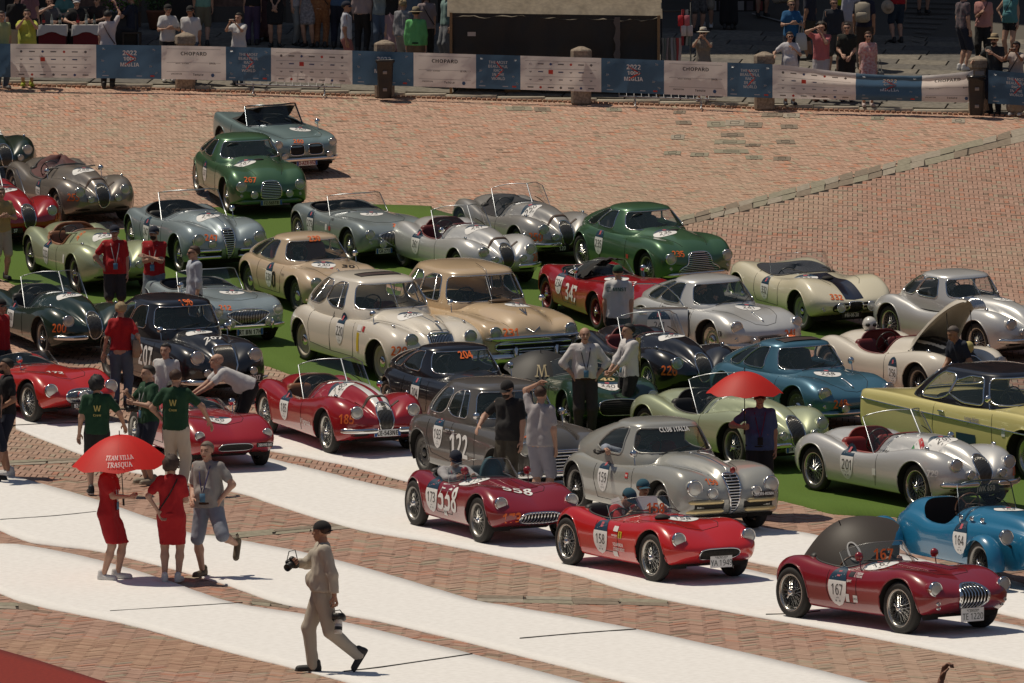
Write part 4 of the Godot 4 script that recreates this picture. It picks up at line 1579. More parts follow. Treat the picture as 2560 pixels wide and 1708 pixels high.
func make_car(t: String, o: Dictionary) -> Node3D:
	var key := t + str(o.get("variant",""))
	var ck := "kind" + key
	if not cmesh.has(ck):
		var nc := kind_of(t)
		if o.has("mod"):
			nc.merge(o.mod, true)
		cmesh[ck] = nc
	var c: Dictionary = cmesh[ck]
	var root := thing(o.get("called","vintage_car"),o.label,"car")
	var pm: Material = o.paint
	root.set_meta("bowl",pm)
	part(root,"body",key + "body",func():return body_mesh(c),pm)
	part(root,"wheel_well",key + "arch",func():return arch_mesh(c),mat("underside",Color(0.012,0.011,0.010),0.9))
	part(root,"arch_lip",key + "lip",func():return lip_mesh(c),o.get("lip",pm))
	part(root,"underbody",key + "under",func():
		var mb := MB.new()
		mb.cbox(Vector3(0,0.27,0),Vector3(c.xn - c.xt - 0.9,0.14,c.zt * 1.1),0.03)
		mb.tube(PackedVector3Array([Vector3(c.xf, c.rw,-c.zt),Vector3(c.xf, c.rw, c.zt)]),0.03,6)
		mb.tube(PackedVector3Array([Vector3(c.xr, c.rw,-c.zt),Vector3(c.xr, c.rw, c.zt)]),0.04,6)
		return mb,mat("underside",Color(0.012,0.011,0.010),0.9))
	add_wheels(root,c,o.get("rim",mat("rim_alu",Color(0.34,0.33,0.31),0.4,0.8)),o.get("spoke",mat("spoke_alu",Color(0.42,0.41,0.39),0.35,0.85)),o.get("hubm",chrome()))
	var hide:Material = o.get("leather",mat("leather_black",Color(0.018,0.016,0.015),0.55))
	part(root,"interior",key + "tub",func():return tub_mesh(c),o.get("inside",mat("inside_dark",Color(0.022,0.018,0.016),0.8)))
	var sx: float = c.pit[0] - c.pit[1] * 0.42
	var sy: float = 0.20 if not c.has("cab") else 0.42
	for z in [-0.30,0.30]:
		var s := part(root,"seat","seat",func():return seat_mesh(),hide)
		s.position = Vector3(sx + (0.1 if not c.has("cab") else 0.55),sy,z * c.pit[2] / 0.58)
	var stx: float = c.pit[0] + c.pit[1] * 0.62
	if c.has("cab"):
		stx = c.cab.x0-0.40
	steering(root,stx - 0.16,top_y(c,stx,0.0) - (0.10 if not c.has("cab") else -0.06),o.get("drive",0.30),o.get("wheelm",null))
	if c.has("cab"):
		cabin(root,c,key,o.get("roofm",pm),o.get("trim",chrome()),o.get("roofm",null))
	elif o.get("rimtrim",true):
		part(root,"cockpit_trim",key + "rimtrim",func():
			var mb := MB.new()
			mb.tube(rim_pts(c),o.get("rimr",0.018),6,true)
			return mb, hide)
	cmesh["last"] = c
	return root
func park(root: Node3D, c: Dictionary, fx: float, fy: float, dx: float) -> void:
	var p := G(fx, fy)
	var s := F / -p.z
	var wb: float = c.xf - c.xr
	var ca := clampf(dx / s / wb,-1.0,1.0)
	park_at(root, c, p, acos(ca))
func park_at(root: Node3D, c: Dictionary, p: Vector3,a: float) -> void:
	var n := normal_at(p.z)
	var fwd := Vector3(cos(a),0,sin(a))
	fwd = (fwd - n * fwd.dot(n)).normalized()
	var b := Basis(fwd, n, fwd.cross(n))
	var loc := Vector3(c.xf,0,c.zt + 0.04)
	var org := p - b * loc
	org.y = gh(org.x, org.z) + 0.014
	n = normal_at(org.z)
	fwd = Vector3(cos(a),0,sin(a))
	fwd = (fwd - n * fwd.dot(n)).normalized()
	b = Basis(fwd, n, fwd.cross(n))
	root.transform = Transform3D(b, org)
# ---------- faces and fittings of each kind ----------
func sidelights(root: Node, c: Dictionary, x: float, z: float) -> void:
	for sg in [1.0,-1.0]:
		var o := part(root,"sidelight","sidelight",func():
			var mb := MB.new()
			var prof := []
			for i in 6:
				var a := i / 5.0 * PI
				prof.append([0.028 * sin(a) + 0.001,0.05 * -cos(a)])
			mb.lathe(Vector3(0,0.018,0),Vector3(1,0,0),prof,10)
			return mb, chrome())
		o.position = Vector3(x, top_y(c, x, z),sg * z)
func strap(root: Node, c: Dictionary, x: float, zm: float, key: String) -> void:
	part(root,"bonnet_strap",key,func():
		var mb := MB.new()
		var rows := []
		for i in 25:
			var z := lerpf(-zm, zm, i / 24.0)
			var r := PackedVector3Array()
			for d in [-0.03,-0.028,0.028,0.03]:
				r.append(Vector3(x + d, top_y(c, x + d, z) + (0.012 if absf(d) < 0.029 else 0.0),z))
			rows.append(r)
		mb.grid(rows)
		return mb,mat("strap",Color(0.05,0.025,0.015),0.6))
func louvres(root: Node, c: Dictionary, x0: float, x1: float, z0: float, z1: float, n: int, key: String, m: Material) -> void:
	part(root,"bonnet_louvre",key,func():
		var mb := MB.new()
		for i in n:
			var x := lerpf(x0,x1,i / float(n - 1))
			for sg in [1.0,-1.0]:
				var p := PackedVector3Array()
				for k in 5:
					var z: float = lerpf(z0,z1,k / 4.0) * sg
					p.append(Vector3(x, top_y(c, x, z) + 0.002,z))
				mb.tube(p,0.011,4)
		return mb,m).set_meta("kind","stuff")
func face(root: Node3D, c: Dictionary, t: String, o: Dictionary) -> void:
	var key:String = t + str(o.get("variant",""))
	match t:
		"xk","xkfhc":
			grille(root,c,[0.0,0.83,0.085,0.81,0.135,0.70,0.125,0.54,0.085,0.40,0.0,0.36],12,true,key,mat("bars_dim",Color(0.36,0.35,0.33),0.3,0.9),0.014,0.013,0.0032)
			for z in [0.475,-0.475]:
				lamp(root,c,"headlight",0.70,z,0.098,0.035,0.0,null,nose_x(c,0.64,z,0.8) - 0.02)
				if o.get("fogs",true):
					lamp(root,c,"fog_lamp",0.56,z * 0.60,0.065,0.05)
			if o.get("bumpers",true):
				bumper(root,c,0.42,0.17,0.72,0.10,0.042,key + "b1")
				bumper(root,c,0.42,-0.72,-0.17,0.10,0.042,key + "b2")
			sidelights(root, c,1.40,0.60)
			gaps(root, c, key,[0.33,0.76,0.34,0.45,0.30,0.26],[0.50,0.50,1.0,0.40,1.5,0.27,1.88,0.17])
			if t == "xk" and o.get("screen",true):
				screen(root, c, key,0.40,0.06,0.60,0.33,0.24,true,0.011)
			part(root,"air_slot",key + "slot",func():
				var mb := MB.new()
				for sg in [1.0,-1.0]:
					var rows := []
					for i in 9:
						var z: float = lerpf(0.26,0.56,i / 8.0) * sg
						var hh := 0.028 * sqrt(maxf(0.02,1.0 - pow((i - 4.0) / 4.2,2.0)))
						rows.append(PackedVector3Array([Vector3(nose_x(c,0.34 + hh, z) + 0.004,0.34 + hh, z),Vector3(nose_x(c,0.34 - hh, z) + 0.004,0.34 - hh, z)]))
					mb.grid(rows)
				return mb,mat("grille_dark",Color(0.01,0.009,0.008),0.8))
		"healey":
			grille(root, c,[0.0,0.66,0.22,0.65,0.40,0.60,0.38,0.55,0.22,0.44,0.10,0.37,0.0,0.36],26,true, key, null,0.014,0.016,0.0055)
			for z in [0.57,-0.57]:
				lamp(root,c,"headlight",0.62,z,0.090,0.02)
				lamp(root,c,"sidelight",0.47,z,0.030,0.01)
				if o.get("fogs",true):
					lamp(root,c,"fog_lamp",0.44,z * 0.62,0.072,0.08)
			gaps(root, c, key,[0.32,0.74,0.33,0.40,0.30,0.30,-0.30,0.30,-0.38,0.45,-0.38,0.76],[0.42,0.52,0.9,0.46,1.25,0.42,1.45,0.30,1.47,0.0])
			screen(root, c, key,0.46,0.12,0.62,0.32,0.22,false,0.012,0.0,null,0.18)
			if o.get("bumpers",false):
				bumper(root,c,0.36,-0.72,0.72,0.09,0.045,key + "b1")
				part(root,"overrider",key + "ov",func():
					var mb := MB.new()
					for z in [0.40,-0.40]:
						mb.ball(Vector3(nose_x(c,0.40,z) + 0.12,0.40,z),Vector3(0.045,0.10,0.035),10,8)
					return mb, chrome())
		"osca":
			match str(o.get("variant","")):
				"a":  # round barred grille
					grille(root, c,[0.0,0.64,0.13,0.635,0.22,0.55,0.235,0.46,0.17,0.34,0.0,0.32],9,true, key, null,0.020,0.020,0.011)
				"b":  # wide low barred grille
					grille(root, c,[0.0,0.47,0.24,0.465,0.33,0.40,0.30,0.335,0.18,0.31,0.0,0.305],13,true, key, null,0.018,0.016,0.011)
				"c":  # letterbox mesh mouth
					grille(root,c,[0.0,0.475,0.26,0.47,0.32,0.42,0.29,0.34,0.2,0.325,0.0,0.325],30,true,key,mat("mesh_dark",Color(0.05,0.045,0.04),0.5,0.6),0.008,0.010,0.003)
				"d":  # oval with fine bars and a lamp in the middle
					grille(root, c,[0.0,0.56,0.22,0.55,0.33,0.48,0.33,0.42,0.22,0.34,0.0,0.33],30,true, key, null,0.014,0.014,0.005)
				"e":  # open mouth
					grille(root, c,[0.0,0.44,0.22,0.435,0.28,0.39,0.26,0.33,0.16,0.315,0.0,0.315],0,true, key, null,0.0,0.008)
			var ly: float = o.get("lampy",0.60)
			for z in [0.545,-0.545]:
				lamp(root,c,"headlight",ly,z,o.get("lampr",0.092),o.get("lampo",0.025))
				if o.get("variant","") == "a":
					lamp(root,c,"indicator",0.42,z * 0.97,0.024,0.0)
					lamp(root,c,"indicator",0.36,z * 0.93,0.022,0.0)
			gaps(root, c, key,[0.22,0.72,0.24,0.40,0.20,0.30,-0.30,0.30,-0.36,0.45,-0.35,0.72],[0.36,0.42,0.8,0.36,1.2,0.31,1.32,0.24,1.33,0.0])
			if o.get("screen",true):
				screen(root,c,key,0.34,-0.12,0.56,o.get("screenh",0.24),0.24,false,0.005,0.0,mat("perspex_edge",Color(0.3,0.32,0.32),0.3,0.3),0.55)
			if o.get("variant","") in ["a","b"]:
				louvres(root,c,0.52,1.12,0.09,0.24,16,key + "louv",o.paint)
		"aston":
			grille(root,c,o.get("grille",[0.0,0.72,0.15,0.70,0.20,0.60,0.22,0.47,0.20,0.36,0.0,0.355]),11,false,key,null,0.012,0.014,0.010)
			for z in [0.60,-0.60]:
				lamp(root,c,"headlight",0.62,z,0.105,0.02)
				lamp(root,c,"sidelight",0.44,z,0.03,0.0)
				if o.get("fogs",true):
					lamp(root,c,"fog_lamp",0.46,z * 0.60,0.075,0.06)
			bumper(root,c,0.30,-0.72,0.72,0.03,0.05,key + "b1",0.35,o.get("bumperm",o.paint))
			gaps(root, c, key,[0.50,0.84,0.52,0.45,0.46,0.32,-0.42,0.32,-0.50,0.5,-0.50,0.88],[0.72,0.52,1.0,0.44,1.5,0.34,1.74,0.26])
			part(root,"bonnet_scoop",key + "scoop",func():
				var mb := MB.new()
				mb.ball(Vector3(0.95,top_y(c,0.95,0) + 0.005,0),Vector3(0.05,0.022,0.11),14,6)
				return mb,mat("grille_dark",Color(0.01,0.009,0.008),0.8))
		"porsche":
			for z in [0.62,-0.62]:
				lamp(root,c,"headlight",0.62,z,0.105,0.015,0.15)
				lamp(root,c,"fog_lamp",0.38,z * 0.55,0.065,0.09)
				lamp(root,c,"indicator",0.42,z * 1.04,0.032,0.0)
			bumper(root,c,0.30,-0.78,0.78,0.05,0.055,key + "b1",0.5,o.paint)
			bumper(root,c,0.30,-0.76,0.76,0.085,0.018,key + "b3",0.5,chrome(),"bumper_trim")
			gaps(root, c, key,[0.50,0.78,0.52,0.45,0.46,0.30,-0.42,0.30,-0.50,0.5,-0.50,0.80],[0.72,0.50,1.1,0.45,1.45,0.36,1.66,0.20,1.69,0.0])
			part(root,"bonnet_handle",key + "handle",func():
				var mb := MB.new()
				var p := PackedVector3Array()
				for i in 8:
					var x := lerpf(1.22,1.58,i / 7.0)
					p.append(Vector3(x, top_y(c, x,0) + 0.012,0))
				mb.tube(p,0.013,5)
				return mb, chrome())
		"jag7":
			grille(root, c,[0.0,0.88,0.17,0.875,0.22,0.84,0.22,0.60,0.19,0.52,0.0,0.51],16,true, key, null,0.016,0.022,0.008)
			for z in [0.55,-0.55]:
				lamp(root,c,"headlight",0.78,z,0.115,0.04)
				lamp(root,c,"fog_lamp",0.52,z,0.075,0.08)
			sidelights(root, c,1.70,0.66)
			bumper(root,c,0.42,-0.86,0.86,0.14,0.075,key + "b1")
			gaps(root, c, key,[0.62,0.92,0.64,0.5,0.60,0.34,-0.28,0.34,-0.30,0.6,-0.30,1.0,-0.30,0.34,-1.05,0.40,-1.12,0.7,-1.10,0.98],[0.74,0.60,1.2,0.48,1.8,0.30,2.1,0.22,2.14,0.0])
			part(root,"bonnet_mascot",key + "mascot",func():
				var mb := MB.new()
				var y := top_y(c,2.0,0)
				mb.ball(Vector3(2.02,y + 0.05,0),Vector3(0.10,0.025,0.025),10,6)
				mb.tube(PackedVector3Array([Vector3(1.95,y,0),Vector3(2.06,y + 0.06,0)]),0.014,5)
				return mb, chrome())
			part(root,"chrome_strip",key + "strip",func():
				var mb := MB.new()
				var p := PackedVector3Array()
				for i in 12:
					var x := lerpf(0.9,1.98,i / 11.0)
					p.append(Vector3(x, top_y(c, x,0) + 0.004,0))
				mb.tube(p,0.007,4)
				return mb, chrome())
		"dodge":
			for z in [0.70,-0.70]:
				lamp(root,c,"headlight",0.80,z,0.105,0.02)
			grille(root, c,[0.0,0.66,0.55,0.65,0.72,0.60,0.70,0.50,0.5,0.47,0.0,0.47],2,false, key, null,0.02,0.022,0.022)
			bumper(root,c,0.70,-0.86,0.86,0.03,0.045,key + "b0",0.5,null,"grille_bar")
			bumper(root,c,0.36,-0.94,0.94,0.12,0.10,key + "b1",0.45)
			part(root,"overrider",key + "ov",func():
				var mb := MB.new()
				for z in [0.38,-0.38]:
					mb.cbox(Vector3(nose_x(c,0.42,z) + 0.16,0.42,z),Vector3(0.10,0.30,0.09),0.03)
				return mb, chrome())
			part(root,"bonnet_emblem",key + "em",func():
				var mb := MB.new()
				for sg in [1.0,-1.0]:
					var a := Vector3(nose_x(c,0.78,0.0) + 0.01,0.78,0)
					var b := Vector3(nose_x(c,0.86,0.13 * sg) + 0.01,0.86,0.13 * sg)
					mb.tube(PackedVector3Array([a, b]),0.014,5)
				for k in 3:
					mb.tube(PackedVector3Array([Vector3(2.02,top_y(c,2.02,0.0) + 0.01,0.0),Vector3(1.86,top_y(c,1.86,0) + 0.05,-0.05+0.05 * k)]),0.012,5)
				return mb, chrome())
			gaps(root, c, key,[0.70,0.95,0.72,0.5,0.66,0.36,-0.30,0.36,-0.32,0.6,-0.32,1.0,-0.32,0.36,-1.1,0.42,-1.2,0.7,-1.2,1.0],[0.80,0.64,1.3,0.58,1.9,0.48,2.2,0.40])
			part(root,"sun_visor",key + "deflector",func():
				var mb := MB.new()
				mb.ball(Vector3(0.98,top_y(c,0.98,0) + 0.03,0),Vector3(0.10,0.03,0.24),14,6)
				return mb,mat("bug_shield",Color(0.10,0.06,0.03),0.3))
			part(root,"aerial",key + "aer",func():
				var mb := MB.new()
				mb.tube(PackedVector3Array([Vector3(0.62,1.30,0),Vector3(0.40,1.62,0),Vector3(-0.02,1.69,0)]),0.005,4)
				return mb, chrome())
		"lancia":
			grille(root,c,[0.0,0.94,0.14,0.93,0.19,0.86,0.18,0.64,0.13,0.46,0.0,0.42],20,true,key,mat("bars_grey",Color(0.35,0.33,0.30),0.35,0.9),0.012,0.020,0.005)
			for z in [0.52,-0.52]:
				lamp(root,c,"headlight",0.76,z,0.115,0.05)
			lamp(root,c,"fog_lamp",0.52,0.40,0.065,0.09)
			lamp(root,c,"fog_lamp",0.52,-0.42,0.065,0.09)
			bumper(root,c,0.36,-0.78,0.78,0.08,0.05,key + "b1",0.4)
			gaps(root, c, key,[0.66,0.86,0.68,0.45,0.62,0.30,-0.22,0.30,-0.24,0.5,-0.24,0.92,-0.24,0.30,-1.0,0.36,-1.1,0.6,-1.08,0.92],[0.72,0.56,1.2,0.44,1.7,0.30,1.9,0.22])
		"fiat1400":
			grille(root, c,[0.0,0.70,0.40,0.69,0.50,0.62,0.46,0.42,0.34,0.40,0.0,0.40],6,false, key, null,0.018,0.014,0.014)
			for z in [0.62,-0.62]:
				lamp(root,c,"headlight",0.74,z,0.105,0.02)
			bumper(root,c,0.36,-0.80,0.80,0.08,0.06,key + "b1",0.4)
			gaps(root, c, key,[0.62,0.86,0.64,0.5,0.58,0.32,-0.18,0.32,-0.20,0.6,-0.20,0.94,-0.20,0.32,-0.85,0.40,-1.0,0.65,-0.98,0.92],[0.78,0.56,1.2,0.48,1.7,0.34,1.86,0.26])
			for x in [-0.28,-0.10]:
				var h := part(root,"door_handle","doorhandle",func():
					var mb := MB.new()
					mb.cbox(Vector3.ZERO, Vector3(0.15,0.024,0.03),0.008)
					return mb, chrome())
				h.position = surf_side(c, x - 0.03,0.80,0.015)
		"alfa","alfacab":
			grille(root, c,[0.0,0.88,0.10,0.87,0.12,0.82,0.09,0.60,0.04,0.36,0.0,0.30],14,false, key, null,0.016,0.018,0.011)
			for sg in [1.0,-1.0]:
				var z0: float = 0.16 * sg
				bumper(root,c,0.50,0.19 * sg,0.70 * sg,0.035,0.030,key + "s%d" % sg,0.5,mat("gilt",Color(0.62,0.50,0.27),0.4,0.6) if t == "alfa" else chrome(),"grille_bar")
				bumper(root,c,0.37,0.17 * sg,0.74 * sg,0.045,0.036,key + "t%d" % sg,0.5,mat("gilt",Color(0.62,0.50,0.27),0.4,0.6) if t == "alfa" else chrome(),"grille_bar")
				part(root,"side_grille",key + "sg%d" % sg,func():
					var mb := MB.new()
					var rows := []
					for i in 11:
						var z: float = lerpf(0.16,0.62,i / 10.0) * sg
						rows.append(PackedVector3Array([Vector3(nose_x(c,0.485,z) + 0.006,0.485,z),Vector3(nose_x(c,0.395,z) + 0.006,0.395,z)]))
					mb.grid(rows)
					return mb,mat("grille_dark",Color(0.01,0.009,0.008),0.8))
			for z in [0.58,-0.58]:
				lamp(root,c,"headlight",0.70,z * 1.05,0.118,0.02)
				lamp(root,c,"fog_lamp",0.62,z * 0.60,0.078,0.015)
			gaps(root, c, key,[0.50,0.84,0.52,0.5,0.46,0.32,-0.55,0.32,-0.66,0.6,-0.64,0.88],[0.66,0.56,1.0,0.47,1.5,0.34,1.75,0.22])
			part(root,"chrome_strip",key + "strip",func():
				var mb := MB.new()
				var p := PackedVector3Array()
				for i in 14:
					var x := lerpf(0.72,2.0,i / 13.0)
					p.append(Vector3(x, top_y(c, x,0) + 0.004,0))
				mb.tube(p,0.009,4)
				return mb, chrome())
			if t == "alfacab":
				screen(root,c,key,0.46,0.10,0.66,0.36,0.26,false,0.016,0.0,mat("frame_chrome",Color(0.62,0.64,0.66),0.22,1.0),0.14)
		"tv":
			for sg in [1.0,-1.0]:
				part(root,"grille",key + "pg%d" % sg,func():
					var mb := MB.new()
					var rows := []
					for i in 9:
						var z: float = lerpf(0.05,0.36,i / 8.0) * sg
						var hh := 0.11 * pow(maxf(0.05,1.0 - pow(absf(i - 4.0) / 4.05,4.0)),0.25)
						rows.append(PackedVector3Array([Vector3(nose_x(c,0.58 + hh, z) + 0.006,0.58 + hh, z),Vector3(nose_x(c,0.58,z) + 0.006,0.58,z),Vector3(nose_x(c,0.58 - hh, z) + 0.006,0.58 - hh, z)]))
					mb.grid(rows)
					return mb,mat("grille_dark",Color(0.01,0.009,0.008),0.8))
				part(root,"grille_surround",key + "pf%d" % sg,func():
					var mb := MB.new()
					var p := PackedVector3Array()
					for i in 24:
						var a := TAU * i / 24.0
						var z: float = (0.205+0.16 * signf(cos(a)) * pow(absf(cos(a)),0.55)) * sg
						var y := 0.58+0.115 * signf(sin(a)) * pow(absf(sin(a)),0.55)
						p.append(Vector3(nose_x(c, y, z) + 0.01,y, z))
					mb.tube(p,0.012,5,true)
					return mb, chrome())
			for z in [0.60,-0.60]:
				lamp(root,c,"headlight",0.70,z,0.085,0.02)
				lamp(root,c,"fog_lamp",0.46,z * 0.82,0.065,0.05)
			bumper(root,c,0.38,-0.74,0.74,0.06,0.04,key + "b1",0.4)
			gaps(root, c, key,[0.42,0.80,0.44,0.5,0.40,0.34,-0.50,0.34,-0.55,0.5,-0.55,0.84],[0.5,0.58,1.0,0.54,1.5,0.48,1.62,0.4,1.64,0.0])
			screen(root,c,key,0.46,0.06,0.62,0.38,0.26,false,0.024,0.0,mat("frame_dark",Color(0.10,0.12,0.14),0.25,0.8),0.12)
		"arnolt":
			grille(root,c,[0.0,0.575,0.11,0.57,0.14,0.53,0.13,0.38,0.1,0.355,0.0,0.355],14,true,key,mat("mesh_dark",Color(0.05,0.045,0.04),0.5,0.6),0.014,0.016,0.004)
			for sg in [1.0,-1.0]:
				part(root,"side_grille",key + "sg%d" % sg,func():
					var mb := MB.new()
					var rows := []
					for i in 13:
						var z: float = lerpf(0.13,0.46,i / 12.0) * sg
						var hh := 0.085 * sqrt(maxf(0.03,1.0 - pow(maxf(0.0,i - 6.0) / 6.1,2.0)))
						rows.append(PackedVector3Array([Vector3(nose_x(c,0.47 + hh, z) + 0.005,0.47 + hh, z),Vector3(nose_x(c,0.47,z) + 0.005,0.47,z),Vector3(nose_x(c,0.47 - hh, z) + 0.005,0.47 - hh, z)]))
					mb.grid(rows)
					return mb,mat("grille_dark",Color(0.01,0.009,0.008),0.8))
				lamp(root,c,"headlight",0.48,0.30 * sg,0.085,0.012)
				lamp(root,c,"sidelight",0.46,0.62 * sg,0.035,0.0)
			gaps(root, c, key,[0.38,0.80,0.40,0.5,0.36,0.34,-0.45,0.34,-0.52,0.5,-0.52,0.86],[0.46,0.50,0.9,0.42,1.35,0.36,1.5,0.28])
			screen(root,c,key,0.44,-0.22,0.62,0.36,0.22,false,0.006,0.0,mat("frame_dark",Color(0.10,0.12,0.14),0.25,0.8),0.3)
		"siata":
			grille(root,c,[0.0,0.60,0.28,0.59,0.36,0.52,0.33,0.38,0.22,0.34,0.0,0.34],9,false,key,mat("mesh_dark",Color(0.05,0.045,0.04),0.5,0.6),0.01,0.012,0.004)
			for z in [0.57,-0.57]:
				lamp(root,c,"headlight",0.63,z,0.090,0.02)
			gaps(root, c, key,[0.30,0.74,0.32,0.45,0.28,0.32,-0.32,0.32,-0.38,0.5,-0.38,0.78],[0.42,0.48,0.9,0.40,1.35,0.34,1.5,0.26])
			screen(root,c,key,0.40,-0.10,0.58,0.26,0.22,false,0.006,0.0,mat("perspex_edge",Color(0.3,0.32,0.32),0.3,0.3),0.5)
		"lincoln":
			for z in [0.74,-0.74]:
				lamp(root,c,"headlight",0.82,z,0.11,0.02)
			bumper(root,c,0.42,-0.95,0.95,0.12,0.10,key + "b1",0.45)
			grille(root, c,[0.0,0.74,0.6,0.73,0.7,0.66,0.66,0.56,0.4,0.53,0.0,0.53],3,false, key, null,0.02,0.02,0.018)
			gaps(root, c, key,[0.80,0.94,0.82,0.5,0.76,0.40,-0.65,0.40,-0.72,0.6,-0.70,0.96],[])
			part(root,"chrome_strip",key + "strip",func():
				var mb := MB.new()
				for y in [[-2.75,0.84,2.3,0.70]]:
					var p := PackedVector3Array()
					for i in 26:
						var x := lerpf(y[0],y[2],i / 25.0)
						p.append(surf_side(c, x, lerpf(y[1],y[3],i / 25.0),0.004))
					mb.tube(p,0.016,5)
				return mb, chrome())
			var h := part(root,"door_handle","doorhandle",func():
				var mb := MB.new()
				mb.cbox(Vector3.ZERO, Vector3(0.15,0.024,0.03),0.008)
				return mb, chrome())
			h.position = surf_side(c,-0.50,0.86,0.015)
		"fiat8v":
			grille(root, c,[0.0,0.58,0.2,0.57,0.26,0.5,0.2,0.4,0.0,0.39],9,true, key, null,0.014,0.014,0.008)
			for z in [0.55,-0.55]:
				lamp(root,c,"headlight",0.62,z,0.095,0.02)
			gaps(root, c, key,[0.46,0.80,0.48,0.45,0.42,0.32,-0.40,0.32,-0.48,0.5,-0.48,0.84],[0.72,0.52,1.1,0.44,1.5,0.34])
			bumper(root,c,0.34,-0.70,0.70,0.06,0.045,key + "b1",0.4)
func marks(root: Node3D, c: Dictionary, o: Dictionary) -> void:
	if o.has("side"):
		var mb := MB.new()
		var s: Array = o.side
		roundel(mb, s[0],mount_side(c,0.006),Vector2(s[1],s[2]),s[3] if s.size() > 3 else 0.48,s[4] if s.size() > 4 else 0.32)
		lift_text(mb)
		obj("number_roundel",mb,decal_mat(),root)
	if o.has("hood"):
		var mb := MB.new()
		var s: Array = o.hood
		roundel(mb, s[0],mount_top(c, s[1],s[2],s[3] if s.size() > 3 else 0.42,0.007),Vector2.ZERO,0.42,0.44,0,0.42)
		lift_text(mb)
		obj("number_roundel",mb,decal_mat(),root)
	if o.has("nose"):
		var mb := MB.new()
		var s: Array = o.nose
		put_text(mb, s[0],s[3] if s.size() > 3 else 0.13,mount_skin(c, Vector3(nose_x(c, s[1],s[2]),s[1],s[2]),0.008),Vector2.ZERO, ORANGE, true,0.80)
		obj("painted_number",mb,decal_mat(),root)
	if o.has("roofnum"):
		var s: Array = o.roofnum
		var mb := MB.new()
		var k: Dictionary = c.cab
		put_text(mb, s[0],0.13,func(q: Vector2): return roof_pt(k, q, s[2]) + Vector3(0.012,0.008,0),Vector2.ZERO, ORANGE, true,0.80)
		obj("painted_number",mb,decal_mat(),root)
	for b in o.get("bigs",[]):   # [text,where,x,y or z,height,colour,angle]
		var mb := MB.new()
		var at: Callable
		var off := Vector2(b[2],b[3])
		if b[1] == "side":
			at = mount_side(c,0.0075)
		else:
			at = mount_top(c, b[2],b[3],b[6] if b.size() > 6 else 0.42,0.009)
			off = Vector2.ZERO
		put_text(mb,b[0],b[4],at,off,b[5],true,0.80,"Droid Sans",0.0)
		obj("painted_number",mb,decal_mat(),root)
	for b in o.get("notes",[]):   # small stickers: [x,y,w,h,colour,text,ink]
		var mb := MB.new()
		if b[4] != null:
			put_shape(mb,-b[3] / 2,b[3] / 2,func(_y): return b[2] / 2,mount_side(c,0.006),Vector2(b[0],b[1]),b[4],2,3)
		if b.size() > 5:
			put_text(mb, b[5],b[7] if b.size() > 7 else b[3] * 0.6,mount_side(c,0.009),Vector2(b[0],b[1]),b[6],true,0.8)
		obj("sticker",mb,decal_mat(),root)
func roof_pt(k: Dictionary, q: Vector2,h: float) -> Vector3:
	var hh := h + q.y / 0.5
	var w: float = lerpf(k.w0,k.w1,pow(minf(hh,1.0),1.4))
	var th := asin(clampf(pow(absf(q.x) / w,k.get("nf",3.4) / 2.0),0.0,1.0)) * -signf(q.x)
	var p := cab_pt(k, th, minf(hh,1.0))
	if hh > 1.0:
		var t := (hh - 1.0) * 1.1
		p.x = lerpf(p.x, lerpf(k.x2,k.x3,0.5),t)
		p.y = k.y1 + k.dome * sqrt(maxf(0.0,1.0 - pow(1.0 - t,2.0)))
	return p
func lift_text(mb: MB) -> void:
	var n := mb.v.size()
	for i in range(0,n,3):
		if mb.c[i] == INK or (mb.c[i].r > 0.2 and mb.c[i].r < 0.7):
			var nn := (mb.v[i + 1] - mb.v[i]).cross(mb.v[i + 2] - mb.v[i]).normalized()
			if nn.y < -0.3 or nn.z < -0.3:
				nn = -nn
			if nn.length() < 0.5:
				nn = Vector3(0,0.7,0.7)
			for k in 3:
				mb.v[i + k] += Vector3(absf(nn.x),absf(nn.y),absf(nn.z)) * 0.004
# ---------- the cars in the square ----------
func car(t: String, fx: float, fy: float, dx: float, o: Dictionary) -> Node3D:
	o["called"] = o.get("called","vintage_car")
	var r := make_car(t, o)
	var c: Dictionary = cmesh["last"]
	face(r, c, t, o)
	marks(r, c, o)
	if o.has("plate"):
		var p: Array = o.plate
		var y: float = p[1]
		number_plate(r,p[0],nose_x(c,maxf(y,0.34),p[3] if p.size() > 3 else 0.0) + p[2],y,p[3] if p.size() > 3 else 0.0,p[4] if p.size() > 4 else 0.44,p[5] if p.size() > 5 else 0.10,p[6] if p.size() > 6 else WHT,p[7] if p.size() > 7 else INK,p[8] if p.size() > 8 else true,p[9] if p.size() > 9 else "")
	for m in o.get("mirrors",[]):
		mirror(r, m[0],top_y(c, m[0],absf(m[1])),m[1],m[2] if m.size() > 2 else null)
	park(r, c, fx, fy, dx)
	r.set_meta("spec",c)
	if o.has("side") or o.has("hood"):
		cars[(o.side if o.has("side") else o.hood)[0]] = r
	if o.has("glassnum"):
		var g: Array = o.glassnum
		var mb := MB.new()
		var n := Vector3(0.80,0.22,0.55).normalized()
		var u := Vector3.UP.cross(n).normalized()
		put_text(mb, g[0],0.14,func(q: Vector2): return Vector3(g[1],g[2],g[3]) + u * q.x + n.cross(u) * q.y, Vector2.ZERO, ORANGE, true,0.8)
		obj("painted_number",mb,decal_mat(),r)
	return r
var cars := {}
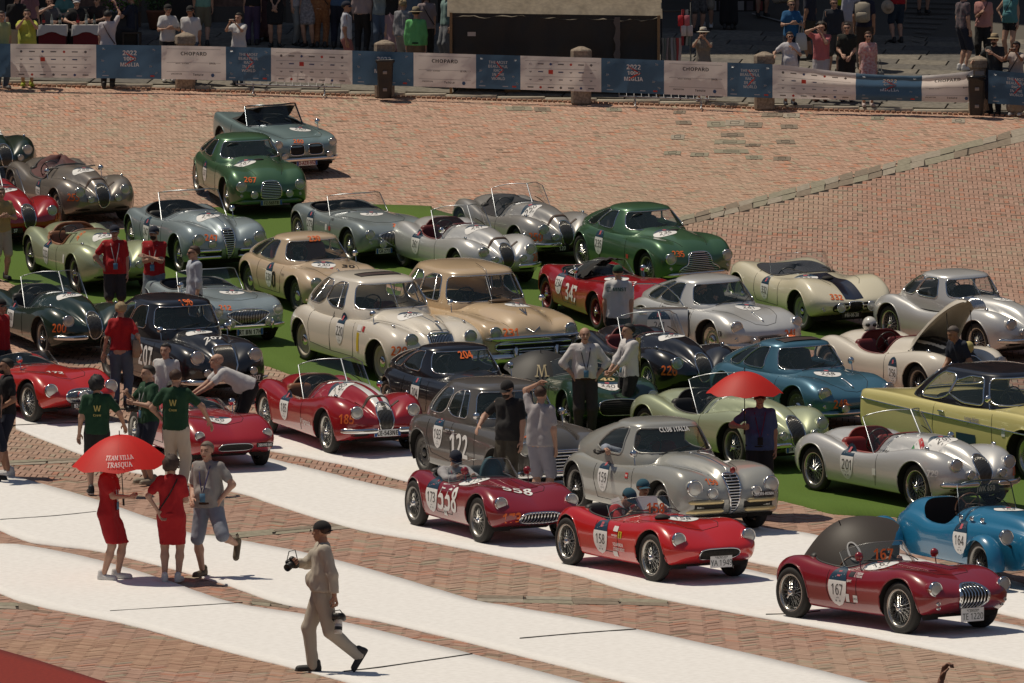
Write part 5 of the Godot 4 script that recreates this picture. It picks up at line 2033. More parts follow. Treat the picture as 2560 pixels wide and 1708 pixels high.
func park_cars():
	var maroon := paint("maroon",Color(0.24,0.007,0.014))
	var red := paint("red",Color(0.54,0.012,0.010))
	var dred := paint("deep_red",Color(0.34,0.008,0.012))
	var silver := paint("silver",Color(0.58,0.58,0.57),0.3,0.36)
	var grey_silver := paint("grey_silver",Color(0.34,0.33,0.315),0.3,0.36)
	var ice := paint("ice_blue",Color(0.28,0.345,0.37),0.25,0.38)
	var teal := paint("teal",Color(0.19,0.275,0.285),0.25,0.38)
	var green := paint("green",Color(0.062,0.15,0.072),0.35,0.36)
	var dgreen := paint("dark_green",Color(0.012,0.028,0.016))
	var pale := paint("pale_green",Color(0.40,0.445,0.28),0.3,0.38)
	var cream := paint("cream",Color(0.76,0.70,0.60))
	var cream2 := paint("ivory",Color(0.74,0.68,0.51))
	var beige := paint("beige",Color(0.60,0.445,0.28))
	var tan := paint("tan",Color(0.58,0.44,0.30))
	var black := paint("black",Color(0.008,0.008,0.011))
	var grey := paint("grey",Color(0.105,0.097,0.088))
	var alfagrey := paint("alfa_grey",Color(0.36,0.36,0.33),0.15)
	var taupe := paint("taupe",Color(0.215,0.19,0.165),0.25,0.36)
	var blue := paint("steel_blue",Color(0.055,0.16,0.235),0.3,0.36)
	var bright := paint("bright_blue",Color(0.014,0.165,0.32))
	var yellow := paint("yellow",Color(0.72,0.64,0.26))
	var hide_red := mat("leather_red",Color(0.13,0.012,0.012),0.5)
	var hide_bright := mat("leather_bright_red",Color(0.25,0.022,0.016),0.5)
	var hide_tan := mat("leather_tan",Color(0.24,0.10,0.045),0.5)
	var spoke_dark := mat("spoke_black",Color(0.03,0.028,0.026),0.5,0.3)
	var spoke_red := mat("spoke_red",Color(0.15,0.008,0.012),0.4)
	var steel_rim := mat("rim_cream",Color(0.42,0.37,0.29),0.5)
	var grey_rim := mat("rim_grey",Color(0.10,0.095,0.085),0.5)
	var chrome_rim := mat("rim_chrome",Color(0.5,0.49,0.46),0.25,0.9)
	var bw := INK
	var white := WHT
	var r: Node3D
	r = car("osca",2251,1588,257,{"variant":"a","mod":{"yn":0.49,"TC":[-1.85,0.62,-1.4,0.73,-0.9,0.77,-0.3,0.75,0.1,0.79,0.5,0.80,1.0,0.765,1.4,0.71,1.76,0.66],"TF":[-1.85,0.66,-1.45,0.76,-1.05,0.80,-0.55,0.735,0.0,0.70,0.5,0.735,1.0,0.79,1.35,0.765,1.76,0.68]},"paint":maroon,"glassnum":["167",0.24,0.90,0.24],"label":"glossy maroon open racing car with round chrome grille, numbered 167","side":["167",-0.14,0.49,0.50,0.36],"hood":["167",0.28,0.30,0.55],
		"plate":["TE 1220",0.255,0.05,-0.02,0.36,0.17,WHT,Color(0.02,0.04,0.03),false,"*CBN530*"],"wheelm":mat("wood_wheel",Color(0.12,0.05,0.02),0.4),"rim":chrome_rim,"spoke":mat("spoke_chrome",Color(0.6,0.6,0.58),0.2,0.95),"mirrors":[[0.12,0.50,maroon],[0.36,-0.52,maroon]],
		"notes":[[0.10,0.66,0.10,0.06,Color(0.03,0.03,0.035)],[0.25,0.68,0.14,0.028,null,"E. CASSIANI",WHT,0.026],[0.25,0.645,0.14,0.028,null,"G. CASSIANI",WHT,0.026],[0.09,0.575,0.1,0.03,null,"sport",WHT,0.034],[0.06,0.36,0.07,0.10,WHT],[0.22,0.36,0.09,0.09,WHT,"OSCA",INK,0.026]]})
	r = car("osca",1631,1457,209,{"variant":"c","paint":red,"glassnum":["158",0.28,0.88,0.10],"label":"bright red open sports car with mesh mouth and white 158 plate, two people aboard","side":["158",-0.20,0.49,0.48,0.34],"hood":["158",0.72,-0.05,0.42],
		"plate":["YA 1949",0.30,0.045,-0.04,0.34,0.17,WHT,Color(0.02,0.03,0.03),false,"*ACN530*"],"rim":chrome_rim,"spoke":mat("spoke_chrome",Color(0.6,0.6,0.58),0.2,0.95),"lampr":0.098,"screenh":0.22,
		"notes":[[0.17,0.62,0.12,0.07,WHT],[0.30,0.55,0.09,0.09,Color(0.55,0.45,0.03),"S",INK,0.07],[0.16,0.53,0.1,0.05,null,"monique",WHT,0.03],[0.26,0.41,0.22,0.05,null,"SQUADRON",WHT,0.045],[0.28,0.35,0.22,0.05,null,"STABILMENT",WHT,0.045],[0.16,0.28,0.12,0.07,WHT]]})
	scoop(r,0.62,0.20)
	r = car("osca",1198,1360,167,{"variant":"b","paint":maroon,"label":"dark maroon open racing car with white 558 on door and bonnet","side":["173",-0.44,0.53,0.52,0.34],"hood":["173",0.22,0.32,0.42],"nose":["173",0.40,0.44,0.15],
		"bigs":[["558","side",0.08,0.52,0.36,WHT],["558","top",1.22,0.12,0.24,WHT,0.30]],"mirrors":[[0.16,0.42,maroon],[0.36,-0.46,maroon]],"screenh":0.26,
		"notes":[[-0.02,0.32,0.10,0.11,WHT,"OSCA",INK,0.028]]})
	headrest(r,-0.42,-0.24,mat("hood_teal",Color(0.02,0.07,0.09),0.7))
	r = car("osca",455,1175,135,{"variant":"e","paint":dred,"label":"small dark red racing car with open mouth nose and 169 on its bonnet","hood":["169",1.10,0.08,0.30],"plate":["265193 MI",0.40,0.02,-0.46,0.26,0.07,INK,WHT,false],"lampr":0.075,"lampy":0.56,"lampo":0.0,"mirrors":[[0.30,-0.46]],"screenh":0.14})
	r = car("xk",819,1135,168,{"variant":"l","paint":dred,"label":"red roadster with two white bonnet stripes, numbered 185","leather":hide_tan,"side":["185",-0.38,0.56],"hood":["185",0.72,0.24,0.45],"nose":["185",0.60,0.62,0.15],"plate":["CE-543NE",0.37,0.06,-0.01,0.44,0.11],"fogs":false,
		"rim":chrome_rim,"spoke":mat("spoke_chrome",Color(0.6,0.6,0.58),0.2,0.95),"mirrors":[[0.30,-0.62]],"notes":[[0.56,0.40,0.30,0.06,null,"V Fagnossin",WHT,0.075],[-0.02,0.72,0.1,0.02,null,"M. MARTINI",WHT,0.03]]})
	stripes(r,0.45,1.92,[[-0.10,0.05],[0.07,0.05]],WHT)
	strap(r,r.get_meta("spec"),1.62,0.36,"xkstrap")
	r = car("osca",74,1057,182,{"variant":"d","paint":paint("scarlet",Color(0.50,0.014,0.006)),"label":"scarlet open sports car with oval barred grille, numbered 141","nose":["141",0.60,-0.30,0.16],"bigs":[["172","top",0.98,0.12,0.16,WHT,0.35]],"plate":["BZ-18-03",0.30,0.05,0.05,0.36,0.09,INK,WHT,false],"lampr":0.11,"lampy":0.56,
		"rim":chrome_rim,"spoke":mat("spoke_chrome",Color(0.6,0.6,0.58),0.2,0.95),"mirrors":[[0.34,0.40]],"screenh":0.2})
	lamp(r,r.get_meta("spec"),"fog_lamp",0.45,0.04,0.085,0.05)
	r = car("alfa",1660,1335,213,{"paint":alfagrey,"label":"light grey fastback coupe with pointed shield grille and gilt grille bars","leather":hide_red,"side":["159",-0.38,0.66,0.50,0.30],"plate":["269395-ROMA",0.58,0.02,-0.46,0.34,0.075,INK,WHT,false],"nose":["159",0.77,0.30,0.12],"trim":alfagrey,
		"hood":["159",0.86,-0.34,0.42],"notes":[[0.34,0.72,0.09,0.08,Color(0.5,0.03,0.03),"1000",WHT,0.03]],"spoke":spoke_dark,"mirrors":[[0.42,0.72]]})
	club_band(r)
	r = car("fiat1400",1255,1238,199,{"paint":grey,"label":"dark grey saloon with white 122 on its door","side":["193",-0.62,0.74,0.52,0.30],"nose":["193",0.86,0.36,0.15],"bigs":[["122","side",0.10,0.60,0.36,WHT],["122","top",1.35,0.0,0.20,WHT,0.42]],"rim":grey_rim,"hubm":grey_rim,"mirrors":[[0.50,-0.72],[0.55,0.72]],"lip":grey})
	r = car("fiat8v",1125,1095,160,{"paint":black,"label":"black fastback coupe with orange 204 on its windscreen","side":["204",0.02,0.62],"roofnum":["204",0.1,0.82],"mirrors":[[0.62,-0.66]]})
	r = car("lancia",437,1003,187,{"paint":black,"label":"black saloon with tall shield grille and crossed out 207","hood":["196",0.95,0.05,0.30],"roofnum":["196",0.0,1.06],"bigs":[["207","top",1.55,0.05,0.17,WHT,0.20],["207","side",0.35,0.62,0.34,WHT]],"plate":["52207",0.40,0.09,-0.42,0.34,0.13,Color(0.02,0.02,0.022),WHT,false],"rim":grey_rim,"mirrors":[[0.64,0.60],[0.64,-0.60]]})
	r = car("xk",109,895,150,{"variant":"l","paint":dgreen,"label":"dark green roadster with chrome half bumpers and orange 200","nose":["200",0.58,0.62,0.15],"hood":["200",0.85,0.06,0.35],"side":["200",-0.25,0.56],"fogs":false,"spoke":spoke_dark})
	r = car("xk",1836,1174,212,{"paint":pale,"label":"pale green roadster behind the man with the red umbrella","plate":["DK 271 IR",0.34,0.06,0.0,0.40,0.11],"spoke":mat("spoke_chrome",Color(0.6,0.6,0.58),0.2,0.95),"hood":["237",0.72,-0.10,0.4],"notes":[[0.10,0.80,0.14,0.03,null,"CAMPANINOLI",INK,0.03]]})
	r = car("xk",1621,1005,155,{"variant":"l","paint":black,"label":"black roadster with upright oval grille and orange 226","nose":["226",0.58,0.60,0.16],"hood":["226",0.82,0.06,0.40],"fogs":false,"bumpers":false,"leather":hide_red,"rim":chrome_rim,"spoke":mat("spoke_chrome",Color(0.6,0.6,0.58),0.2,0.95)})
	r = car("siata",1418,1085,105,{"variant":"g","paint":paint("brg",Color(0.014,0.045,0.022)),"label":"dark green open racing car half hidden behind the bald man in a white shirt","hood":["240",1.35,0.05,0.2],"bigs":[["40","top",1.0,-0.05,0.2,Color(0.55,0.42,0.2),0.2]],"spoke":spoke_dark})
	r = car("xk",2293,1277,239,{"paint":silver,"label":"silver roadster with bright red cockpit, numbered 201, on green turf","leather":hide_bright,"inside":hide_bright,"side":["201",-0.40,0.54,0.54,0.31],"hood":["201",1.10,0.10,0.40],"nose":["201",0.56,-0.62,0.15],"plate":["JWK 650",0.335,0.09,0.0,0.52,0.12,Color(0.01,0.02,0.012),Color(0.5,0.5,0.42),false],
		"rim":chrome_rim,"spoke":mat("spoke_chrome",Color(0.6,0.6,0.58),0.2,0.95),"mirrors":[[0.36,-0.62]],"notes":[[0.30,0.46,0.09,0.10,WHT],[1.72,0.58,0.2,0.05,null,"729",WHT,0.10],[0.42,0.78,0.2,0.03,null,"Francesco Fiori",INK,0.03]]})
	tricolour(r,0.80,0.34)
	r = car("lincoln",2578,1205,280,{"paint":yellow,"roofm":black,"label":"large pale yellow two door car with black roof at the right edge","rim":chrome_rim,"hood":["262",1.5,0.0,0.4],"mirrors":[[0.62,0.86]],"notes":[[0.30,0.82,0.4,0.05,null,"Larson Adams",Color(0.2,0.2,0.35),0.05],[0.34,0.76,0.4,0.05,null,"Jeff Adams",Color(0.2,0.2,0.35),0.05],[1.12,0.70,0.09,0.13,WHT],[0.15,0.50,0.5,0.16,NAVY]]})
	r = car("porsche",1996,1073,168,{"paint":blue,"label":"steel blue rear engined coupe with open sunroof, numbered 248","nose":["248",0.46,0.40,0.14],"hood":["248",0.92,0.06,0.4],"mirrors":[[0.62,-0.62]],"rim":grey_rim})
	sunroof(r)
	r = car("xk",2299,1015,204,{"variant":"open","paint":cream,"label":"cream roadster with its bonnet raised and maroon cockpit, numbered 256","leather":hide_red,"inside":hide_red,"side":["256",0.62,0.50,0.46,0.28],"bumpers":false,"fogs":false,"screen":false,"spoke":spoke_dark,"mirrors":[]})
	raised_bonnet(r)
	r = car("jag7",957,959,206,{"paint":cream,"label":"large cream saloon with open sunroof, numbered 220","leather":hide_red,"side":["220",0.10,0.76,0.54,0.30],"hood":["220",1.25,0.12,0.4],"nose":["220",0.62,0.78,0.16],"rim":steel_rim,"mirrors":[[1.25,0.80]],"notes":[[0.86,0.86,0.16,0.10,WHT],[1.02,0.86,0.08,0.09,Color(0.45,0.03,0.03)],[0.84,0.62,0.09,0.32,Color(0.65,0.48,0.02)]]})
	sunroof(r)
	r = car("dodge",1182,939,197,{"paint":beige,"label":"tall beige saloon with heavy chrome bumper and V emblem, numbered 231","nose":["231",0.80,0.42,0.17],"hood":["231",1.35,-0.15,0.4],"plate":["PXS 851",0.40,0.22,-0.05,0.46,0.11,Color(0.02,0.02,0.02),WHT,false],"mirrors":[[0.82,0.84],[0.86,-0.86]],"notes":[[0.55,0.84,0.10,0.12,WHT],[1.02,0.80,0.12,0.05,WHT],[1.0,0.70,0.09,0.08,Color(0.45,0.03,0.03)]]})
	r = car("porsche",745,785,128,{"paint":tan,"label":"beige rear engined coupe with black 30 on its bonnet, numbered 230","leather":hide_red,"side":["230",0.02,0.58,0.46,0.28],"hood":["230",0.90,0.12,0.4],"roofnum":["230",0.0,1.06],"bigs":[["30","top",1.1,-0.28,0.20,INK,0.42],["0","side",0.24,0.52,0.30,INK]],"rim":grey_rim,"notes":[[0.62,0.66,0.16,0.03,null,"SPORT",INK,0.035]],"mirrors":[[0.62,-0.66]]})
	tricolour(r,1.05,0.10)
	r = car("healey",495,862,140,{"variant":"b","paint":ice,"label":"ice blue roadster with kite grille and twin fog lamps, numbered 212","bumpers":true,"nose":["212",0.70,0.40,0.13],"hood":["212",0.95,-0.05,0.4],"plate":["RT BN 17H",0.27,0.12,0.0,0.50,0.12],"spoke":spoke_dark,"mirrors":[[0.32,0.64]]})
	r = car("porsche",1781,900,160,{"paint":silver,"label":"silver rear engined coupe with its door open, numbered 241","nose":["241",0.46,-0.40,0.14],"hood":["241",0.92,-0.12,0.4],"plate":["744 UYU",0.385,0.06,0.02,0.42,0.11,Color(0.02,0.02,0.02),WHT,false],"rim":chrome_rim,"notes":[[1.45,0.50,0.09,0.09,Color(0.04,0.04,0.04),"B",Color(0.4,0.4,0.4),0.07]]})
	open_door(r, silver)
	r = car("xkfhc",2445,905,200,{"paint":silver,"label":"silver fixed head coupe behind the raised cream bonnet","hood":["254",1.0,-0.10,0.4],"fogs":true,"rim":chrome_rim})
	r = car("aston",1620,722,160,{"paint":green,"label":"metallic green coupe with wide stepped grille, numbered 235","variant":"w","side":["235",-0.48,0.66,0.50,0.28],"hood":["235",1.02,0.22,0.4],"nose":["235",0.70,0.42,0.14],"grille":[0.0,0.72,0.19,0.71,0.24,0.62,0.25,0.49,0.36,0.45,0.44,0.38,0.40,0.33,0.0,0.33],"plate":["PM-34-05",0.26,0.07,0.0,0.46,0.11,Color(0.02,0.02,0.02),WHT,false],"fogs":false,"spoke":mat("spoke_chrome",Color(0.6,0.6,0.58),0.2,0.95),"bumperm":chrome(),"notes":[[0.62,0.52,0.09,0.08,Color(0.45,0.05,0.04)]]})
	r = car("siata",1493,826,122,{"paint":dred,"label":"dark red open racing car with white 347 on its side","side":["234",-0.50,0.66,0.48,0.28],"hood":["234",0.75,0.12,0.4],"bigs":[["347","side",0.08,0.52,0.30,WHT],["347","top",1.1,0.02,0.15,WHT,0.4]],"spoke":spoke_red,"rim":mat("rim_red",Color(0.15,0.01,0.012),0.4),"mirrors":[[0.05,0.60],[0.35,-0.58]]})
	draped_jacket(r)
	r = car("arnolt",2006,828,139,{"paint":cream2,"label":"ivory open racing car with a wide dark stripe, numbered 332","side":["332",-0.12,0.60,0.44,0.28],"hood":["332",0.62,0.34,0.4],"nose":["332",0.66,0.34,0.14],"plate":["PM-08-38",0.31,0.04,0.0,0.38,0.09,Color(0.02,0.02,0.02),WHT,false],"rim":mat("rim_silver",Color(0.36,0.36,0.35),0.4,0.5)})
	stripes(r,0.42,1.88,[[0.0,0.18]],Color(0.014,0.016,0.03))
	tonneau(r,mat("tonneau_navy",Color(0.022,0.024,0.034),0.85),0.0)
	scoop(r,0.80,0.0)
	r = car("healey",876,659,137,{"paint":paint("healey_blue",Color(0.26,0.305,0.31),0.25,0.38),"label":"grey blue roadster with wire wheels, numbered 273","side":["273",-0.52,0.58,0.46,0.25],"hood":["273",0.80,0.06,0.4],"nose":["273",0.73,-0.10,0.12],"plate":["CA 273",0.30,0.08,0.30,0.34,0.10],"spoke":mat("spoke_chrome",Color(0.6,0.6,0.58),0.2,0.95),"fogs":true,"notes":[[0.18,0.56,0.08,0.12,WHT],[0.34,0.56,0.09,0.08,Color(0.45,0.05,0.04)],[0.40,0.74,0.12,0.03,null,"1.133",INK,0.04]]})
	r = car("xk",1297,657,142,{"variant":"l","paint":grey_silver,"label":"grey roadster with dark tonneau cover, numbered 250, at the edge of the bricks","nose":["250",0.56,0.62,0.16],"hood":["250",0.85,0.24,0.4],"plate":["120",0.335,0.09,0.12,0.30,0.12,Color(0.02,0.02,0.02),WHT,false],"fogs":true})
	tonneau(r,mat("tonneau_dark",Color(0.025,0.024,0.028),0.85),0.0)
	strap(r,r.get_meta("spec"),1.62,0.36,"xkstrap")
	r = car("xk",1146,716,145,{"paint":silver,"mod":{"spats":true},"variant":"s","label":"silver roadster with covered rear wheel and maroon cockpit, numbered 261","leather":hide_red,"inside":hide_red,"nose":["261",0.54,-0.62,0.15],"hood":["261",0.80,0.10,0.4],"side":["261",-0.55,0.58],"mirrors":[[0.36,0.60]]})
	strap(r,r.get_meta("spec"),1.62,0.36,"xkstrap")
	r = car("alfacab",450,684,137,{"paint":ice,"label":"silver blue drophead with triangular slatted grille, numbered 247","side":["247",-0.32,0.60,0.50,0.30],"hood":["247",1.15,0.10,0.4],"nose":["247",0.74,0.34,0.15],"mirrors":[[0.44,-0.66]]})
	r = car("xk",190,731,134,{"variant":"aero","paint":pale,"label":"pale green roadster with tan edged cockpit and small wind deflectors, numbered 223","leather":hide_tan,"inside":hide_tan,"rimr":0.03,"side":["223",-0.28,0.54,0.50,0.28],"hood":["223",1.05,0.05,0.4],"screen":false,"fogs":true,"spoke":spoke_dark,"bumpers":false,"notes":[[0.85,0.56,0.08,0.16,WHT]]})
	aero_screens(r,pale,"223")
	r = car("aston",570,534,90,{"variant":"n","paint":green,"label":"metallic green coupe with tall arched grille and spot lamps, numbered 267","side":["267",-0.30,0.62,0.42,0.26],"hood":["267",1.02,0.30,0.4],"nose":["267",0.74,0.40,0.14],"plate":["FZ-565TB",0.28,0.06,0.0,0.44,0.10,Color(0.45,0.45,0.30),INK]})
	r = car("tv",662,437,112,{"paint":teal,"label":"teal spider with twin square grilles and half folded black hood, numbered 260","hood":["260",1.05,-0.18,0.4],"nose":["260",0.74,0.14,0.12],"plate":["O-AZR-952",0.30,0.08,0.0,0.46,0.11,WHT,Color(0.3,0.02,0.03)],"mirrors":[[1.0,-0.60]]})
	soft_top(r)
	r = car("xk",146,560,132,{"variant":"aero","paint":taupe,"label":"brown grey roadster with crumpled maroon cockpit cover, numbered 255","nose":["255",0.60,0.60,0.15],"hood":["255",1.0,0.05,0.4],"side":["255",0.30,0.52,0.46,0.26],"screen":false,"bumpers":false,"mirrors":[[0.30,0.55],[0.40,-0.55]]})
	tonneau(r,mat("cover_maroon",Color(0.085,0.022,0.022),0.75),0.06)
	aero_screens(r,taupe,"")
	strap(r,r.get_meta("spec"),1.62,0.36,"xkstrap")
	r = car("xk",-40,614,132,{"variant":"l","paint":dred,"label":"red roadster cut off by the left edge, behind the pale green one","nose":["249",0.56,-0.62,0.14],"hood":["249",0.9,0.1,0.4],"plate":["37",0.36,0.06,0.3,0.3,0.1,INK,WHT,false],"fogs":false,"bumpers":false})
	tonneau(r,mat("tonneau_dark",Color(0.025,0.024,0.028),0.85),0.0)
	r = car("xk",-92,457,128,{"variant":"l","paint":dgreen,"label":"very dark green roadster cut off by the left edge in the farthest row","fogs":true,"hood":["248",1.2,0.0,0.4],"bumpers":false})
	silverstone(bright)
func scoop(r: Node3D, x: float, z: float) -> void:
	var c: Dictionary = r.get_meta("spec")
	var mb := MB.new()
	mb.ball(Vector3(x, top_y(c, x, z) + 0.01,z),Vector3(0.10,0.045,0.11),16,8)
	obj("bonnet_scoop",mb,mat("grille_dark",Color(0.01,0.009,0.008),0.8),r)
func headrest(r: Node3D, x: float, z: float, m: Material) -> void:
	var mb := MB.new()
	var rows := []
	for i in 9:
		var a := i / 8.0 * PI
		var q := PackedVector3Array()
		for t in [-0.04,-0.05,0.05,0.04]:
			var rr := 0.17 if absf(t) > 0.045 else 0.155
			q.append(Vector3(x + t,0.72 + sin(a) * 0.30 * rr / 0.17,z + cos(a) * rr))
		rows.append(q)
	mb.grid(rows)
	for i in 8:
		mb.tri(rows[i][0],rows[i + 1][0],Vector3(x - 0.04,0.72,z))
		mb.tri(rows[i][3],rows[i + 1][3],Vector3(x + 0.04,0.72,z))
	obj("headrest",mb,m,r)
func stripes(r: Node3D, x0: float, x1: float, bands: Array, col: Color) -> void:
	var c: Dictionary = r.get_meta("spec")
	for b in bands:
		var mb := MB.new()
		var rows := []
		for i in 41:
			var x := lerpf(x0,x1,i / 40.0)
			var q := PackedVector3Array()
			for k in 7:
				var z: float = b[0] + b[1] * (k / 3.0-1.0)
				q.append(Vector3(x, top_y(c, x, z) + 0.005,z))
			rows.append(q)
		mb.grid(rows)
		obj("stripe",mb,paint("stripe%.2f" % col.r,col),r)
func tricolour(r: Node3D, x: float, z: float) -> void:
	var c: Dictionary = r.get_meta("spec")
	var mb := MB.new()
	var at := mount_top(c, x, z,0.42,0.006)
	for k in 3:
		put_shape(mb,-0.09,0.09,func(_y): return 0.028,at, Vector2(-0.06+0.06 * k,0),[Color(0.02,0.22,0.07),WHT, Color(0.45,0.02,0.03)][k],3,1)
	obj("flag_sticker",mb,decal_mat(),r)
func club_band(r: Node3D) -> void:
	var c: Dictionary = r.get_meta("spec")
	var k: Dictionary = c.cab
	var mb := MB.new()
	put_text(mb,"CLUB ITALIA",0.065,func(q: Vector2): return roof_pt(k,q,0.90) + Vector3(0.012,0.004,0),Vector2(0.02,0),WHT,true,0.9)
	obj("screen_lettering",mb,decal_mat(),r)
	var e := obj("bonnet_badge",badge_mb(Vector3(2.02,0.93,0)),mat("badge_red",Color(0.25,0.02,0.02),0.3),r)
	e.position = Vector3.ZERO
func badge_mb(p: Vector3) -> MB:
	var mb := MB.new()
	mb.ball(p, Vector3(0.03,0.045,0.045),12,6)
	return mb
func sunroof(r: Node3D) -> void:
	var c: Dictionary = r.get_meta("spec")
	var k: Dictionary = c.cab
	var rise := func(x: float, z: float, off: float) -> Vector3:
		var lo := 0.0
		var hi := 1.0
		for i in 18:
			var t := (lo + hi) / 2.0
			var cx := lerpf(k.x2,k.x3,0.5)
			var a := (absf(x - cx) / (absf(k.x2 - k.x3) * 0.5 * (1.0 - t) + 1e-4))
			var b: float = absf(z) / (k.w1 * (1.0 - t) + 1e-4)
			if pow(a,3.4) + pow(b,3.4) < 1.0:
				lo = t
			else:
				hi = t
		return Vector3(x, k.y1 + k.dome * sqrt(maxf(0.0,1.0 - pow(1.0 - lo,2.0))) + off, z)
	var mid := lerpf(k.x2,k.x3,0.30)
	var mb := MB.new()
	var rows := []
	for i in 7:
		var q := PackedVector3Array()
		for j in 9:
			q.append(rise.call(mid - 0.14+0.24 * i / 6.0,(j / 4.0-1.0) * k.w1*0.60,0.006))
		rows.append(q)
	mb.grid(rows)
	obj("sunroof_opening",mb,mat("roof_opening",Color(0.035,0.014,0.012),0.7),r)
	mb = MB.new()
	var p := PackedVector3Array()
	for q in [[-1,1],[-0.5,1],[0,1],[0.5,1],[1,1],[1,0],[1,-1],[0.5,-1],[0,-1],[-0.5,-1],[-1,-1],[-1,0]]:
		p.append(rise.call(mid - 0.02 + q[1] * 0.13,q[0] * k.w1*0.62,0.008))
	mb.tube(p,0.012,5,true)
	obj("sunroof_rim",mb,rubber(),r)
func tonneau(r: Node3D, m: Material, lump: float) -> void:
	var c: Dictionary = r.get_meta("spec")
	var fn := FastNoiseLite.new()
	fn.frequency = 2.2
	var rows := []
	var rim := rim_pts(c,1.04,40)
	for k in 9:
		var t := k / 8.0
		var q := PackedVector3Array()
		for p in rim:
			var x := lerpf(p.x, c.pit[0],t)
			var z := p.z * (1.0 - t)
			var y := top_y(c, clampf(x, c.pit[0] - c.pit[1] * 1.05,c.pit[0] + c.pit[1] * 1.05),p.z) if t < 0.1 else lerpf(p.y, c.TC[1] + 0.36,t)
			y = p.y + (0.03 + lump * 1.5) * sin(t * PI * 0.5) + fn.get_noise_2d(x * 1.6,z * 1.6) * (0.03 + lump) * minf(1.0,t * 3.0) + 0.008
			q.append(Vector3(x, y, z))
		rows.append(q)
	var mb := MB.new()
	mb.grid(rows, true)
	obj("cockpit_cover",mb,m,r)
func aero_screens(r: Node3D, m: Material, t: String) -> void:
	var c: Dictionary = r.get_meta("spec")
	for z in [0.30,-0.30]:
		var mb := MB.new()
		var rows := []
		for i in 7:
			var q := PackedVector3Array()
			for j in 9:
				var u := j / 4.0-1.0
				var x := 0.24-0.08 * u * u
				var y := top_y(c, x, z)
				q.append(Vector3(x - 0.08 * i / 6.0,y + 0.17 * i / 6.0 * (1.0-0.35 * pow(absf(u),3.0)),z + u * 0.20))
			rows.append(q)
		mb.grid(rows)
		var s := obj("wind_deflector",mb,glass(0.22),r)
		var f := MB.new()
		var p := PackedVector3Array()
		for q in rows[0]:
			p.append(q)
		f.tube(p,0.016,5)
		obj("deflector_base",f,m,s)
	if t != "":
		var mb := MB.new()
		put_text(mb, t,0.10,mount_top(c,0.44,0.30,0.1,0.006),Vector2.ZERO, ORANGE, true,0.8)
		obj("painted_number",mb,decal_mat(),r)
func soft_top(r: Node3D) -> void:
	var c: Dictionary = r.get_meta("spec")
	var mb := MB.new()
	var rows := []
	for i in 11:
		var u := i / 10.0
		var x := lerpf(0.14,-0.90,u)
		var q := PackedVector3Array()
		for j in 13:
			var a := (j / 12.0*2.0-1.0)
			var w := lerpf(0.52,0.60,u)
			var top := lerpf(1.235,0.92,pow(u,1.5))
			var y := lerpf(top,0.86,pow(absf(a),3.0+2.0 * (1.0 - u)) * (0.10 if u < 0.3 else smoothstep(0.2,0.9,u)))
			q.append(Vector3(x, y, a * w))
		rows.append(q)
	mb.grid(rows)
	obj("soft_top",mb,mat("hood_cloth",Color(0.03,0.028,0.028),0.9),r)
func draped_jacket(r: Node3D) -> void:
	var c: Dictionary = r.get_meta("spec")
	var o := thing("jacket","black jacket with three white stripes draped over the dark red racing car","jacket")
	var fn := FastNoiseLite.new()
	fn.frequency = 2.5
	var black := MB.new()
	var white := MB.new()
	var pt := func(u: float, v: float, off: float) -> Vector3:
		var x := -0.55 + u * 0.85
		var z := 0.56 - v * 0.75
		var y := top_y(c, x, clampf(z,-0.6,0.6)) + 0.05+0.24 * sin(v * 2.2) * smoothstep(-0.1,0.5,u) + fn.get_noise_2d(u * 2.0,v * 2.0) * 0.05 + off
		return Vector3(x, y, z)
	var rows := []
	for i in 15:
		var q := PackedVector3Array()
		for j in 15:
			q.append(pt.call(i / 14.0,j / 14.0,0.0))
		rows.append(q)
	black.grid(rows)
	for k in 3:
		var rw := []
		for i in 13:
			rw.append(PackedVector3Array([pt.call(0.12+0.09 * k, i / 13.0,0.008),pt.call(0.155+0.09 * k, i / 13.0,0.008)]))
		white.grid(rw)
	obj("cloth",black,mat("jacket_black",Color(0.014,0.013,0.013),0.9),o)
	obj("stripe",white,mat("jacket_white",Color(0.7,0.7,0.69),0.9),o)
	o.transform = r.transform
